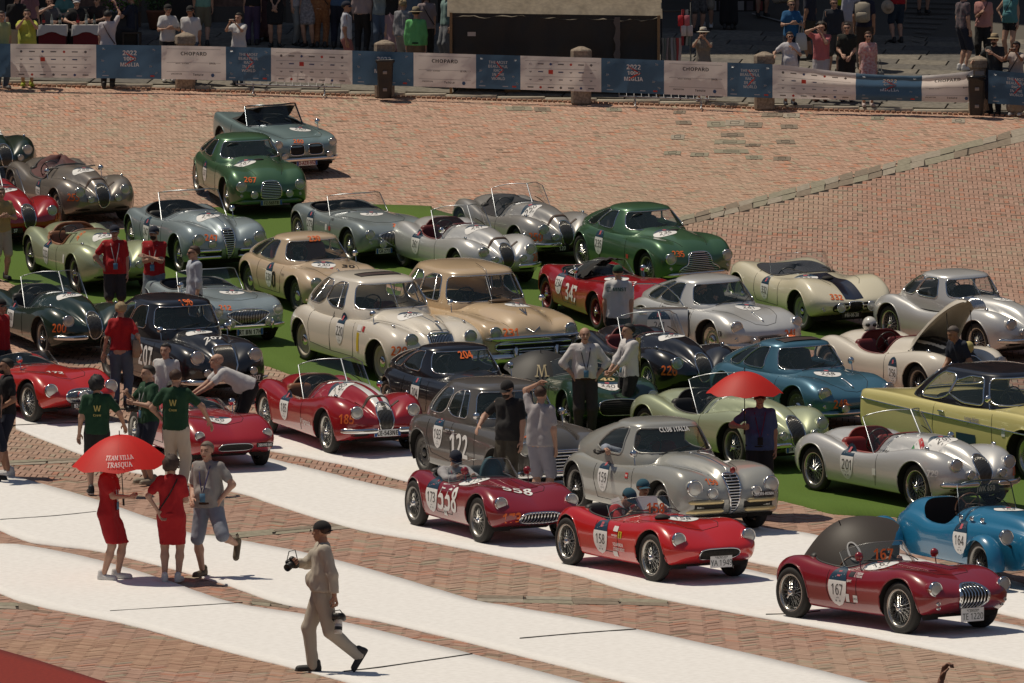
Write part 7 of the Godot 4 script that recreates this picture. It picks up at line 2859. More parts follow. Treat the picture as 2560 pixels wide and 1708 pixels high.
	if top != "dress":
		var bkey := "bot" + bot + pkey
		if not cmesh.has(bkey):
			var bb := []
			for s in [-1.0,1.0]:
				bb.append([T.call(Vector3(0.066 * s,0.96,-0.004)),hipc + Vector3(0.075 * s,-0.02,0),0.108 + fat * 0.4,0.112])
			for k in ["l","r"]:
				var l: Array = legs[k]
				if bot == "skirt":
					bb.append([l[0],l[1].lerp(l[2],0.75),0.115,0.13])
					bb.append([hipc,(legs.l[1] as Vector3).lerp(legs.r[2],0.4),0.12,0.13])
				else:
					bb.append([l[0],l[1].lerp(l[0],0.0 if bot != "hotpants" else 0.6),0.108 + fat * 0.15,0.084])
					if bot == "trousers":
						bb.append([l[1],l[2] + Vector3(0,-0.02,0),0.084,0.064])
					elif bot == "shorts":
						bb.append([l[1].lerp(l[0],0.3),l[1] + (l[2] - l[1]) * -0.02,0.086,0.084])
			var mb := MB.new()
			mb.v = field_mesh(bb, cell,0.024)
			folds(mb,0.008)
			cmesh[bkey] = mb.mesh()
		obj({"trousers":"trousers","shorts":"shorts","skirt":"skirt","hotpants":"shorts"}[bot],cmesh[bkey],o.get("bmat",cloth("b",bcol)),root)
	if o.get("feet",true):
		for k in ["l","r"]:
			var l: Array = legs[k]
			var sh := part(root,"shoe","shoe",func():return shoe_mb(),cloth("shoe",o.get("shoe",Color(0.02,0.02,0.02)),0.6))
			part(sh,"sole","sole",func():return sole_mb(),cloth("sole",o.get("sole",o.get("shoe",Color(0.02,0.02,0.02))),0.7))
			sh.position = l[2] - Vector3(0,0.085,0)
			var pit: float = P.get(k + "pitch",0.0)
			if pit != 0.0:
				sh.position = l[2] - Basis(Vector3.RIGHT, pit) * Vector3(0,0.075,0)
			sh.rotation = Vector3(pit,0.12 * (1 if k == "l" else -1),0)
	var hd := func(called: String, key: String, mk: Callable, m: Material) -> MeshInstance3D:
		var q := part(root, called, key, mk, m)
		q.transform = Transform3D(hb, hc)
		return q
	var hk:String = o.get("hair","short")
	if hk != "bald":
		hd.call("hair","hair" + hk,func():return hair_mb(hk),mat("hair%s" % str(o.get("hcol",Color(0.02,0.014,0.01))),o.get("hcol",Color(0.02,0.014,0.01)),0.7))
	if o.has("cap"):
		var cb: float = -1.0 if o.get("capback",false) else 1.0
		hd.call("cap","cap%d" % cb,func():return cap_mb(cb),cloth("cap",o.cap))
	if o.has("hat"):
		hd.call("hat","hat",func():return hat_mb(),cloth("hat",o.hat))
		hd.call("hat_band","hatband",func():
			var mb := MB.new()
			mb.lathe(Vector3(0,0.012,-0.015),Vector3.UP,[[0.0935,0.048],[0.0915,0.072]],22)
			return mb,cloth("band",Color(0.02,0.02,0.02)))
	if o.get("shades",false):
		hd.call("sunglasses","shades",func():
			var mb := MB.new()
			for s in [-1.0,1.0]:
				mb.ball(Vector3(0.031 * s,0.004,0.086),Vector3(0.024,0.017,0.008),10,6)
				mb.tube(PackedVector3Array([Vector3(0.05 * s,0.008,0.08),Vector3(0.079 * s,0.006,0.0)]),0.004,4)
			mb.tube(PackedVector3Array([Vector3(-0.012,0.008,0.092),Vector3(0.012,0.008,0.092)]),0.004,4)
			return mb,mat("shades",Color(0.01,0.01,0.01),0.15))
	if o.get("beard",false):
		hd.call("beard","beard",func():
			var mb := MB.new()
			mb.ball(Vector3(0,-0.068,0.048),Vector3(0.056,0.046,0.046),12,8)
			return mb,mat("beard",Color(0.03,0.02,0.015),0.9))
	if o.has("lanyard"):
		var mb := MB.new()
		for s in [-1.0,1.0]:
			mb.tube(PackedVector3Array([T.call(Vector3(0.06 * s,1.47,-0.02)),T.call(Vector3(0.075 * s,1.40,0.085 + fat * 0.2)),T.call(Vector3(0.045 * s,1.24,0.128 + fat * 0.6)),T.call(Vector3(0.008 * s,1.08,0.135 + fat * 1.4))]),0.008,4)
		var ly := obj("lanyard",mb,cloth("lan",o.lanyard),root)
		mb = MB.new()
		mb.cbox(T.call(Vector3(0,1.02,0.138 + fat * 1.5)),Vector3(0.075,0.11,0.006),0.002,tb)
		obj("badge",mb,cloth("badge",o.get("badge",Color(0.08,0.20,0.32))),ly)
	if o.has("belt"):
		var mb := MB.new()
		var p := PackedVector3Array()
		for i in 20:
			var a := TAU * i / 20.0
			p.append(T.call(Vector3(cos(a) * (0.183 + fat * 0.4),0.945,sin(a) * (0.122 + fat * 0.5))))
		mb.tube(p,0.019,5,true,0.4)
		obj("belt",mb,cloth("belt",o.belt),root)
	if o.has("strap"):
		var mb := MB.new()
		var sg: float = o.get("strapside",1.0)
		for zz in [0.135 + fat,-0.125]:
			mb.tube(PackedVector3Array([T.call(Vector3(0.10 * sg,1.475,-0.01)),T.call(Vector3(0.085 * sg,1.40,zz * 0.85)),T.call(Vector3(-0.02 * sg,1.20,zz)),T.call(Vector3(-0.17 * sg,0.98,zz * 0.75))]),0.010,4)
		obj("bag_strap",mb,cloth("strap",o.strap),root)
	if o.has("back"):   # lettering or an emblem across the back
		var mb := MB.new()
		mb.usecol = true
		for e in o.back:
			put_text(mb, e[0],e[1],func(q: Vector2): return T.call(Vector3(-q.x, q.y,-0.123-0.012 * (1.0 - absf(q.x) * 4.0))),Vector2(e[3] if e.size() > 3 else 0.0,e[2]),e[4] if e.size() > 4 else Color(0.01,0.09,0.06),true,1.0)
		obj("print",mb,decal_mat(),topo)
	var sc := hgt / 1.74
	root.scale = Vector3.ONE * sc
	root.set_meta("hands",[arms.r[2],arms.l[2]])
	root.set_meta("head",[hc,hb])
	return root
func held(p: Node3D, o: Node3D, at: Vector3,b := Basis()) -> void:
	o.transform = p.transform * Transform3D(b, at)
func phone(p: Node3D, at: Vector3,label: String) -> void:
	var o := thing("phone",label,"phone","phones held up to take pictures")
	var mb := MB.new()
	mb.cbox(Vector3.ZERO, Vector3(0.155,0.078,0.010),0.004)
	obj("case",mb,mat("phone_case",Color(0.02,0.02,0.022),0.4),o,true)
	mb = MB.new()
	mb.cbox(Vector3(0,0,-0.0055),Vector3(0.145,0.070,0.003),0.001)
	obj("screen",mb,mat("phone_screen",Color(0.05,0.06,0.07),0.1),o,true)
	held(p, o, at)
func camera_thing(p: Node3D, at: Vector3,label: String, b: Basis, big := false) -> void:
	var o := thing("camera",label,"camera")
	var mb := MB.new()
	mb.cbox(Vector3.ZERO, Vector3(0.145,0.10 if not big else 0.15,0.07),0.014)
	mb.cbox(Vector3(0,0.065,0.0),Vector3(0.06,0.04,0.06),0.012)
	mb.cbox(Vector3(-0.06,0.0,0.03),Vector3(0.03,0.09,0.04),0.012)
	obj("camera_body",mb,mat("camera_black",Color(0.018,0.018,0.018),0.5),o)
	var l := MB.new()
	l.lathe(Vector3(0,0,0.03),Vector3(0,0,1),[[0.040,0.0],[0.042,0.05],[0.038,0.052],[0.044,0.06],[0.044,0.10 if not big else 0.16],[0.036,0.10 if not big else 0.16],[0.030,0.08],[0.0,0.075]],18)
	var lo := obj("lens",l,mat("camera_black",Color(0.018,0.018,0.018),0.5) if not big else mat("lens_white",Color(0.55,0.53,0.50),0.5),o)
	if big:
		var r := MB.new()
		r.lathe(Vector3(0,0,0.03),Vector3(0,0,1),[[0.0450,0.085],[0.0455,0.125]],18)
		obj("zoom_ring",r,mat("camera_black",Color(0.018,0.018,0.018),0.5),lo)
	var s := MB.new()
	s.tube(PackedVector3Array([Vector3(-0.075,0.03,0),Vector3(-0.05,0.13,-0.04),Vector3(0.03,0.15,-0.05),Vector3(0.075,0.03,0)]),0.006,4)
	obj("strap",s,mat("camera_black",Color(0.018,0.018,0.018),0.5),o)
	held(p, o, at, b)
func umbrella(called: String,label: String,top: Vector3,r: float,col: Color,b: Basis,handle := 0.85,print_text := "",tcol := WHT,sag := 0.22) -> Node3D:
	var o := thing(called,label,"umbrella")
	var mb := MB.new()
	var rows := []
	for i in 10:
		var t := i / 9.0
		var q := PackedVector3Array()
		for j in 48:
			var g := TAU * j / 48.0
			var seg := absf(fposmod(j / 6.0,1.0) - 0.5) * 2.0   # 1 at a rib,0 between
			var rr := t * r * (0.955+0.045 * seg)
			var y := -sag * r / 0.55 * (1.0 - cos(t * 1.25)) * 1.35 + (1.0 - seg) * -0.0 + (0.03 * t * t * (1.0 - seg))
			q.append(Vector3(cos(g) * rr, y, sin(g) * rr))
		rows.append(q)
	mb.grid(rows, true)
	obj("canopy",mb,mat("umb" + str(col),col,0.6,0.0,{"backlight_enabled":true,"backlight":Color(col.r * 0.8,col.g * 0.8,col.b * 0.8).linear_to_srgb()}),o)
	for j in 8:
		var rb := MB.new()
		var p := PackedVector3Array()
		for row in rows:
			p.append(row[j * 6] + Vector3(0,-0.008,0))
		rb.tube(p,0.004,4)
		obj("rib",rb,mat("camera_black",Color(0.018,0.018,0.018),0.5),o)
	mb = MB.new()
	mb.tube(PackedVector3Array([Vector3(0,0.06,0),Vector3(0,-handle,0)]),0.007,6)
	mb.tube(PackedVector3Array([Vector3(0,-handle + 0.10,0),Vector3(0,-handle - 0.04,0)]),0.015,8)
	obj("shaft",mb,mat("camera_black",Color(0.018,0.018,0.018),0.5),o)
	if print_text != "":
		mb = MB.new()
		mb.usecol = true
		var lines := print_text.split("|")
		var at := func(q: Vector2):
			var g := PI / 2 + q.x / r * -1.05
			var t: float = clampf(0.93 - q.y / r,0.0,1.0)
			return Vector3(cos(g) * t * r * 0.985,-sag * r / 0.55 * (1.0 - cos(t * 1.25)) * 1.35+0.012 + (0.022 * t * t),sin(g) * t * r * 0.985)
		for k in lines.size():
			put_text(mb,lines[k],r * 0.085 if lines[k].length() > 2 else r * 0.34,at,Vector2(0.02,r * (0.18-0.15 * k)),tcol,false,1.0,"Droid Serif")
		var tx := obj("print",mb,decal_mat(),o)
		tx.rotation.y = 0.0
	o.transform = Transform3D(b, top)
	return o
# ---------- the ring street and what stands along it ----------
func base_y(x: float) -> float:
	return kn([-40,225,0,226,462,232,700,238,961,247,1240,256,1500,264,1932,279,2425,291,2600,300],x)
func build_street():
	var slab := mat("slab",Color(0.17,0.155,0.128),0.9)
	world_tex(slab,noise_tex("slab",0.025,Color(0.12,0.108,0.09),Color(0.25,0.225,0.185),512,5),0.4)
	var slab2: StandardMaterial3D = slab.duplicate()
	slab2.albedo_color = Color(0.86,0.87,0.9)
	var street := obj("street",(func():
		var mb := MB.new()
		var rows := []
		for k in 12:
			var q := PackedVector3Array()
			for i in 25:
				var x := -24.0+2.0 * i
				var z := kerb_z(x) - 0.28 - k * 2.5
				q.append(Vector3(x, gh(0,z) + 0.01,z))
			rows.append(q)
		mb.grid(rows)
		return mb).call(),mat("street_bed",Color(0.10,0.09,0.075),0.9),self)
	struct(street)
	for k in 15:
		var x := -15.0 + rng.randf() * 0.5
		while x < 15.0:
			var w := rng.randf_range(0.9,1.6)
			var z := kerb_z(x + w / 2) - 0.32 - k * 0.62
			if z > -166.0:
				var mb := MB.new()
				mb.cbox(Vector3.ZERO, Vector3(w - 0.015,0.06,0.605),0.008)
				var o := obj("slab",mb,slab if rng.randf() < 0.6 else slab2,street,true)
				var n := normal_at(z - 0.3)
				var f := Vector3(1,0,(kerb_z(x + w) - kerb_z(x)) / w)
				f = (f - n * f.dot(n)).normalized()
				o.transform = Transform3D(Basis(f, n, f.cross(n)),Vector3(x + w / 2,gh(0,z - 0.3) + 0.02 + rng.randf_range(-0.003,0.003),z - 0.3))
			x += w
	for k in 9:
		var y := 8.0 + k * 12.5
		var a := G(2240 + k * 8 - (k % 3) * 12,y)
		var b := G(2412 - k * 14,y + 4.0)
		var mb := MB.new()
		for s in 8:
			var p := a.lerp(b, s / 8.0)
			var q := a.lerp(b,(s + 0.96) / 8.0)
			mb.quad(p + Vector3(0,0.056,0),q + Vector3(0,0.056,0),q + Vector3(0,0.056,0.11),p + Vector3(0,0.056,0.11))
		obj("stone_line",mb,mat("line_stone",Color(0.36,0.34,0.31),0.9),street,true)
	for L in [[1880,38,2010,72],[1980,52,2050,66]]:
		var mb := MB.new()
		mb.quad(G(L[0],L[1]) + Vector3(0,0.056,0),G(L[2],L[3]) + Vector3(0,0.056,0),G(L[2],L[3] + 2.4) + Vector3(0,0.056,0),G(L[0],L[1] + 2.4) + Vector3(0,0.056,0))
		obj("stone_line",mb,mat("line_stone",Color(0.36,0.34,0.31),0.9),street,true)
	var kerb := thing_struct("kerb")
	var kst := mat("kerb_stone",Color(0.42,0.375,0.29),0.9)
	world_tex(kst,noise_tex("kerb",0.03,Color(0.42,0.38,0.31),Color(0.62,0.57,0.47),256,4),0.5)
	var x := -15.0
	while x < 15.0:
		var w := rng.randf_range(0.9,1.5)
		var z := kerb_z(x + w / 2) - 0.14
		var mb := MB.new()
		mb.cbox(Vector3.ZERO, Vector3(w - 0.008,0.14,0.20),0.006)
		var o := obj("kerb_stone",mb,kst,kerb)
		o.position = Vector3(x + w / 2,gh(0,z) - 0.022,z)
		o.rotation.y = -atan((kerb_z(x + w) - kerb_z(x)) / w)
		x += w
	var bm := mat("soldier_brick",Color(0.36,0.21,0.14),0.9)
	x = -13.5
	while x < 13.5:
		var z := kerb_z(x) + 0.13
		var o := MeshInstance3D.new()
		o.name = "brick"
		if not cmesh.has("soldier"):
			var mb := MB.new()
			mb.cbox(Vector3.ZERO, Vector3(0.085,0.05,0.23),0.006)
			cmesh["soldier"] = flat_mesh(mb)
		o.mesh = cmesh["soldier"]
		o.material_override = bm
		o.position = Vector3(x, gh(0,z) + rng.randf_range(0.0,0.012),z)
		kerb.add_child(o, true)
		x += 0.112
	facades()
	fence()
	stall()
	cafe()
func thing_struct(n: String) -> Node3D:
	var o := Node3D.new()
	o.name = numbered(n)
	add_child(o)
	struct(o)
	return o
func facades():
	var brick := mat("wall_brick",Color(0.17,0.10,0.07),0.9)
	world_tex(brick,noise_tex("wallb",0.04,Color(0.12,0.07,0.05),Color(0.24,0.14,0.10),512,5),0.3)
	var dark := mat("door_dark",Color(0.02,0.014,0.010),0.6)
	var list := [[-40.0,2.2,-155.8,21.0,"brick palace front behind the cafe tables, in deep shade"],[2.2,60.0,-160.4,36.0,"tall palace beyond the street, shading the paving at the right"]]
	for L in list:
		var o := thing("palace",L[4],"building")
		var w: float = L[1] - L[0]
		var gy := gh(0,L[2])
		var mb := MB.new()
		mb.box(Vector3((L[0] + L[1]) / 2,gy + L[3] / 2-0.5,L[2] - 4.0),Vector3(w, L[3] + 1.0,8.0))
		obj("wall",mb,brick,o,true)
		mb = MB.new()
		mb.box(Vector3((L[0] + L[1]) / 2,gy + 0.15,L[2] + 0.04),Vector3(w,0.5,0.14))
		obj("plinth",mb,mat("plinth",Color(0.10,0.085,0.07),0.9),o,true)
		var x: float = L[0] + 1.5
		while x < L[1] - 2.0:
			mb = MB.new()
			mb.box(Vector3(x, gy + 1.35,L[2] + 0.13),Vector3(1.3,2.7,0.06))
			var d := obj("door",mb,dark,o,true)
			mb = MB.new()
			for s in [-1.0,1.0]:
				mb.box(Vector3(x + s * 0.74,gy + 1.4,L[2] + 0.15),Vector3(0.18,2.8,0.14))
			obj("door_frame",mb,mat("plinth",Color(0.10,0.085,0.07),0.9),d,true)
			for k in int(L[3] / 4.5) - 1:
				mb = MB.new()
				mb.box(Vector3(x, gy + 5.6+4.3 * k, L[2] + 0.02),Vector3(1.2,2.2,0.08))
				obj("window",mb,dark,o,true)
			x += 3.4
	for L in [[Vector3(-62,5,-95),Vector3(10,20,130),"row of brick houses along the left side of the square"],[Vector3(62,5,-95),Vector3(10,20,130),"row of brick houses along the right side of the square"],[Vector3(0,4,30),Vector3(130,22,10),"broad brick palace behind the viewer"]]:
		var o := thing("palace",L[2],"building")
		var mb := MB.new()
		mb.box(L[0],L[1])
		obj("wall",mb,mat("house_brick",Color(0.36,0.22,0.15),0.9),o,true)
		var along_z: bool = L[1].z > 50.0
		for i in 22:
			for k in [0,2,4]:
				mb = MB.new()
				var u := -60.0+5.6 * i
				var c: Vector3 = L[0] + (Vector3(-signf(L[0].x) * 5.0,-3.0 + k * 2.4,u) if along_z else Vector3(u,-3.0 + k * 2.4,-5.0))
				mb.box(c, Vector3(0.12,2.3,1.3) if along_z else Vector3(1.3,2.3,0.12))
				obj("window",mb,dark,o,true)
func fence():
	var white := mat("banner_white",Color(0.90,0.875,0.865),0.6,0.0,{"backlight_enabled":true,"backlight":Color(0.98,0.95,0.94)})
	var blue := mat("banner_blue",Color(0.045,0.105,0.17),0.6,0.0,{"backlight_enabled":true,"backlight":Color(0.30,0.42,0.55)})
	var fn := FastNoiseLite.new()
	fn.frequency = 0.01
	var pt := func(x: float, v: float, off: float) -> Vector3:
		var g := G(x, base_y(x))
		var sag: float = kn([-40,0,1900,0,1960,0.02,2140,0.16,2300,0.18,2425,0.06,2440,0.0,2480,0.02,2600,0.05],x)
		var h := lerpf(0.30,1.045 - sag, v)
		g.y += h
		g.z += 0.06 + fn.get_noise_2d(x, v * 60.0) * 0.05 + off + sag * 0.5 * sin(v * 9.0) * (0.5 + v)
		return g
	var rows := [["printed sponsor banner of blue and white panels tied along the barrier and stone bollards",[[-40,27,0],[27,241,1],[241,404,2],[404,565,3],[565,678,4],[678,881,1],[881,1034,2],[1034,1190,3],[1190,1301,4],[1301,1503,1],[1503,1660,2],[1660,1818,3],[1818,1931,4],[1931,2139,1],[2139,2304,2],[2304,2432,3]]],["short blue end of the sponsor banner right of the second bin",[[2470,2610,4]]]]
	for r in rows:
		var b := thing("banner",r[0],"banner")
		for p in r[1]:
			var mb := MB.new()
			var g := []
			for i in 13:
				var q := PackedVector3Array()
				for j in 9:
					q.append(pt.call(lerpf(p[0],p[1],i / 12.0),j / 8.0,0.0))
				g.append(q)
			mb.grid(g)
			var isw: bool = p[2] in [1,3]
			var panel := obj("banner_panel",mb,white if isw else blue,b)
			var pr := MB.new()
			pr.usecol = true
			var w: float = p[1] - p[0]
			var at := func(q: Vector2): return pt.call((p[0] + p[1]) / 2.0 + q.x * 113.0,0.5 + q.y / 0.74,0.006)
			var grey := Color(0.13,0.12,0.12)
			var red := Color(0.55,0.05,0.03)
			match p[2]:
				1:
					for k in 4:
						put_shape(pr,-0.004,0.004,func(_y): return w / 226.0*0.88,at, Vector2(0,0.27-0.17 * k),Color(0.40,0.38,0.38),1,10)
					for ry in 4:
						for cx in 7:
							var c := Vector2((cx - 3) * w / 113.0*0.125,0.205-0.17 * ry)
							var kind := (cx * 3 + ry * 5) % 6
							if ry == 1 and cx == 2:
								put_shape(pr,-0.045,0.045,func(_y): return 0.05,at, c, red,1,1)
							elif kind == 0:
								put_shape(pr,-0.028,0.028,func(y): return sqrt(maxf(0.0,0.0008 - y * y)),at, c,[grey, red, Color(0.03,0.06,0.2)][(cx + ry) % 3],5,1)
							elif kind < 4:
								put_shape(pr,-0.012,0.012,func(_y): return 0.035+0.01 * kind, at, c,[grey, Color(0.3,0.28,0.28),Color(0.03,0.05,0.16)][kind % 3],1,1)
							else:
								put_shape(pr,-0.022,0.006,func(y): return 0.03 + y, at, c, Color(0.25,0.24,0.24),1,1)
				2:
					put_text(pr,"2022",0.105,at,Vector2(0.02,0.20),WHT,true,1.0)
					put_text(pr,"1000",0.085,at,Vector2(0.02,0.07),WHT,true,1.1)
					put_text(pr,"MIGLIA",0.085,at,Vector2(0.02,-0.06),WHT,true,1.0)
					arrow(pr, at, Vector2(0.02,0.07),0.17,0.30)
					sparks(pr, at, w / 113.0)
				3:
					put_text(pr,"CHOPARD",0.078,at,Vector2(0.0,0.20),Color(0.03,0.03,0.035),true,1.15)
					for k in 3:
						put_shape(pr,-0.004,0.004,func(_y): return w / 226.0*0.84,at, Vector2(0,0.30-0.20 * k - (0.1 if k > 0 else 0.0)),Color(0.40,0.38,0.38),1,10)
					for c in [[-0.25,-0.02,"BRIDGE   MORTIMER",0.022],[0.42,-0.01,"BPER:",0.04],[-0.38,-0.25,"UNCERTON",0.032],[0.10,-0.26,"Tenute",0.05]]:
						put_text(pr, c[2],c[3],at, Vector2(c[0],c[1]),grey, true,1.0)
					put_shape(pr,-0.04,0.04,func(y): return 0.04 - absf(y) * 0.5,at, Vector2(0.42,-0.27),Color(0.04,0.10,0.22),2,1)
				4:
					var ls := ["THE MOST","BEAUTIFUL","RACE","IN THE","WORLD"]
					for k in 5:
						put_text(pr, ls[k],0.058,at, Vector2(0.0,0.21-0.088 * k),WHT, false,1.1)
					arrow(pr, at, Vector2(0.02,0.05),0.11,0.36)
					sparks(pr, at, w / 113.0)
			if pr.v.size():
				obj("print",pr,decal_mat(),panel)
	var st := mat("bollard_stone",Color(0.30,0.25,0.19),0.9)
	world_tex(st,noise_tex("bollard",0.03,Color(0.16,0.12,0.09),Color(0.44,0.37,0.29),256,5),1.6)
	var bl := ["between the two people in white shirts","behind the bin near the cafe crowd","in front of the dark covered stall","that the woman in a white t-shirt leans on","behind the bin at the right edge"]
	var i := 0
	for q in [[462,226],[961,246],[1453,263],[1912,277],[2449,288]]:
		var o := thing("bollard","weathered stone bollard " + bl[i],"bollard","stone bollards along the kerb")
		o.position = G(q[0],q[1]) + Vector3(0,0,-0.24)
		var mb := MB.new()
		mb.cbox(Vector3(0,0.19,0),Vector3(0.44,0.40,0.44),0.05)
		obj("base",mb,st,o,true)
		mb = MB.new()
		mb.lathe(Vector3(0,0,0),Vector3.UP,[[0.19,0.36],[0.185,0.95],[0.20,1.0]],8)
		obj("shaft",mb,st,o,true)
		mb = MB.new()
		mb.lathe(Vector3(0,0,0),Vector3.UP,[[0.19,1.0],[0.235,1.04],[0.235,1.19],[0.215,1.22],[0.06,1.285],[0.0,1.29]],8)
		obj("cap",mb,st,o,true)
		if i in [1,4]:
			mb = MB.new()
			mb.box(Vector3(0,0.83,0.192),Vector3(0.20,0.26,0.01))
			obj("notice",mb,mat("notice",Color(0.30,0.27,0.25),0.7),o,true)
		i += 1
	i = 0
	for q in [[963,249],[2440,291]]:
		var o := thing("litter_bin",["black plastic litter bin strapped to the bollard by the cafe","black plastic litter bin with a bin bag at the right end of the banner"][i],"litter bin","black plastic bins on the bollards")
		o.position = G(q[0],q[1]) + Vector3(0,0.03,0.16)
		var pl := mat("bin_plastic",Color(0.022,0.019,0.018),0.45)
		var mb := MB.new()
		var rows2 := []
		for k in [[0.0,0.13],[0.02,0.145],[0.4,0.165],[0.78,0.185],[0.80,0.21],[0.85,0.215],[0.86,0.20],[0.80,0.17]]:
			var r := PackedVector3Array()
			for j in 24:
				var a := TAU * j / 24.0
				var rib := 1.0 + (0.03 if j % 3 == 0 and k[0] > 0.03 and k[0] < 0.75 else 0.0)
				r.append(Vector3(signf(cos(a)) * pow(absf(cos(a)),0.6) * k[1] * rib, k[0],signf(sin(a)) * pow(absf(sin(a)),0.6) * k[1] * 0.8 * rib))
			rows2.append(r)
		mb.grid(rows2,true)
		obj("bin_body",mb,pl,o)
		for y in [0.20,0.58]:
			mb = MB.new()
			mb.cbox(Vector3(0,y,0.142 + y * 0.025),Vector3(0.09,0.07,0.01),0.003)
			obj("sticker",mb,mat("notice",Color(0.30,0.27,0.25),0.7),o)
		if i == 1:
			mb = MB.new()
			mb.lathe(Vector3(0,0.86,0),Vector3.UP,[[0.20,-0.10],[0.225,-0.02],[0.21,0.01],[0.15,-0.04]],17)
			obj("bin_bag",mb,mat("bag_black",Color(0.012,0.012,0.013),0.2),o)
		i += 1
	var tube := mat("barrier_steel",Color(0.36,0.36,0.37),0.4,0.8)
	i = 0
	for q in [[590,852],[1548,1790]]:
		var o := thing("crowd_barrier",["steel crowd barrier behind the banner left of the first bin","steel crowd barrier behind the banner by the woman in a straw hat"][i],"barrier","steel crowd barriers")
		var a := G(q[0],base_y(q[0]))
		var b := G(q[1],base_y(q[1]))
		var mb := MB.new()
		var p := PackedVector3Array()
		for c in [[0.0,0.22],[0.0,0.88],[0.02,0.97],[0.06,1.0],[0.94,1.0],[0.98,0.97],[1.0,0.88],[1.0,0.22]]:
			p.append(a.lerp(b, c[0]) + Vector3(0,c[1],0))
		mb.tube(p,0.02,6,true)
		obj("frame",mb,tube,o)
		for k in 12:
			mb = MB.new()
			var c := a.lerp(b,(k + 1) / 13.0)
			mb.tube(PackedVector3Array([c + Vector3(0,0.22,0),c + Vector3(0,1.0,0)]),0.008,4)
			obj("bar",mb,tube,o)
		for t in [0.16,0.84]:
			mb = MB.new()
			var c := a.lerp(b, t)
			mb.tube(PackedVector3Array([c + Vector3(0,0.25,0),c + Vector3(0.02,0.1,0.02),c + Vector3(0,0.02,0.30)]),0.016,5)
			mb.tube(PackedVector3Array([c + Vector3(0,0.15,0),c + Vector3(0,0.02,-0.30)]),0.016,5)
			obj("foot",mb,tube,o)
		i += 1
func arrow(pr: MB, at: Callable, o: Vector2,w: float, h: float) -> void:
	pr.col = Color(0.62,0.06,0.035)
	var lift := lifted(at, Vector3(0,0,0.004))
	for s in [-1.0,1.0]:
		var a := o + Vector2(-w * 0.8,s * h * 0.5)
		var b := o + Vector2(w * 0.35,s * h * 0.10)
		pr.tri(lift.call(a),lift.call(a + Vector2(w * 0.35,-s * 0.02)),lift.call(o + Vector2(w,0)))
		pr.tri(lift.call(a),lift.call(o + Vector2(w,0)),lift.call(b - Vector2(w * 0.1,0)))
func sparks(pr: MB, at: Callable, w: float) -> void:
	pr.col = Color(0.45,0.5,0.55)
	for c in [[-0.40,0.28],[0.38,0.27],[-0.42,0.02],[0.33,-0.10],[-0.40,-0.22],[0.42,-0.24]]:
		for k in 2:
			var o := Vector2(c[0] * w * 0.98 + k * 0.03,c[1])
			pr.tri(at.call(o + Vector2(-0.02,0.03)),at.call(o + Vector2(0.025,0.0)),at.call(o + Vector2(-0.004,0.0)))
			pr.tri(at.call(o + Vector2(-0.02,-0.03)),at.call(o + Vector2(0.025,0.0)),at.call(o + Vector2(-0.004,0.0)))
	put_shape(pr,-0.018,0.018,func(_y): return 0.045,at, Vector2(w * 0.36,-0.31),Color(0.55,0.06,0.04),1,1)
	put_shape(pr,-0.008,0.008,func(_y): return 0.06,at, Vector2(w * 0.16,-0.31),Color(0.5,0.52,0.55),1,1)
	put_shape(pr,-0.008,0.008,func(_y): return 0.07,at, Vector2(-w * 0.36,-0.31),Color(0.5,0.52,0.55),1,1)
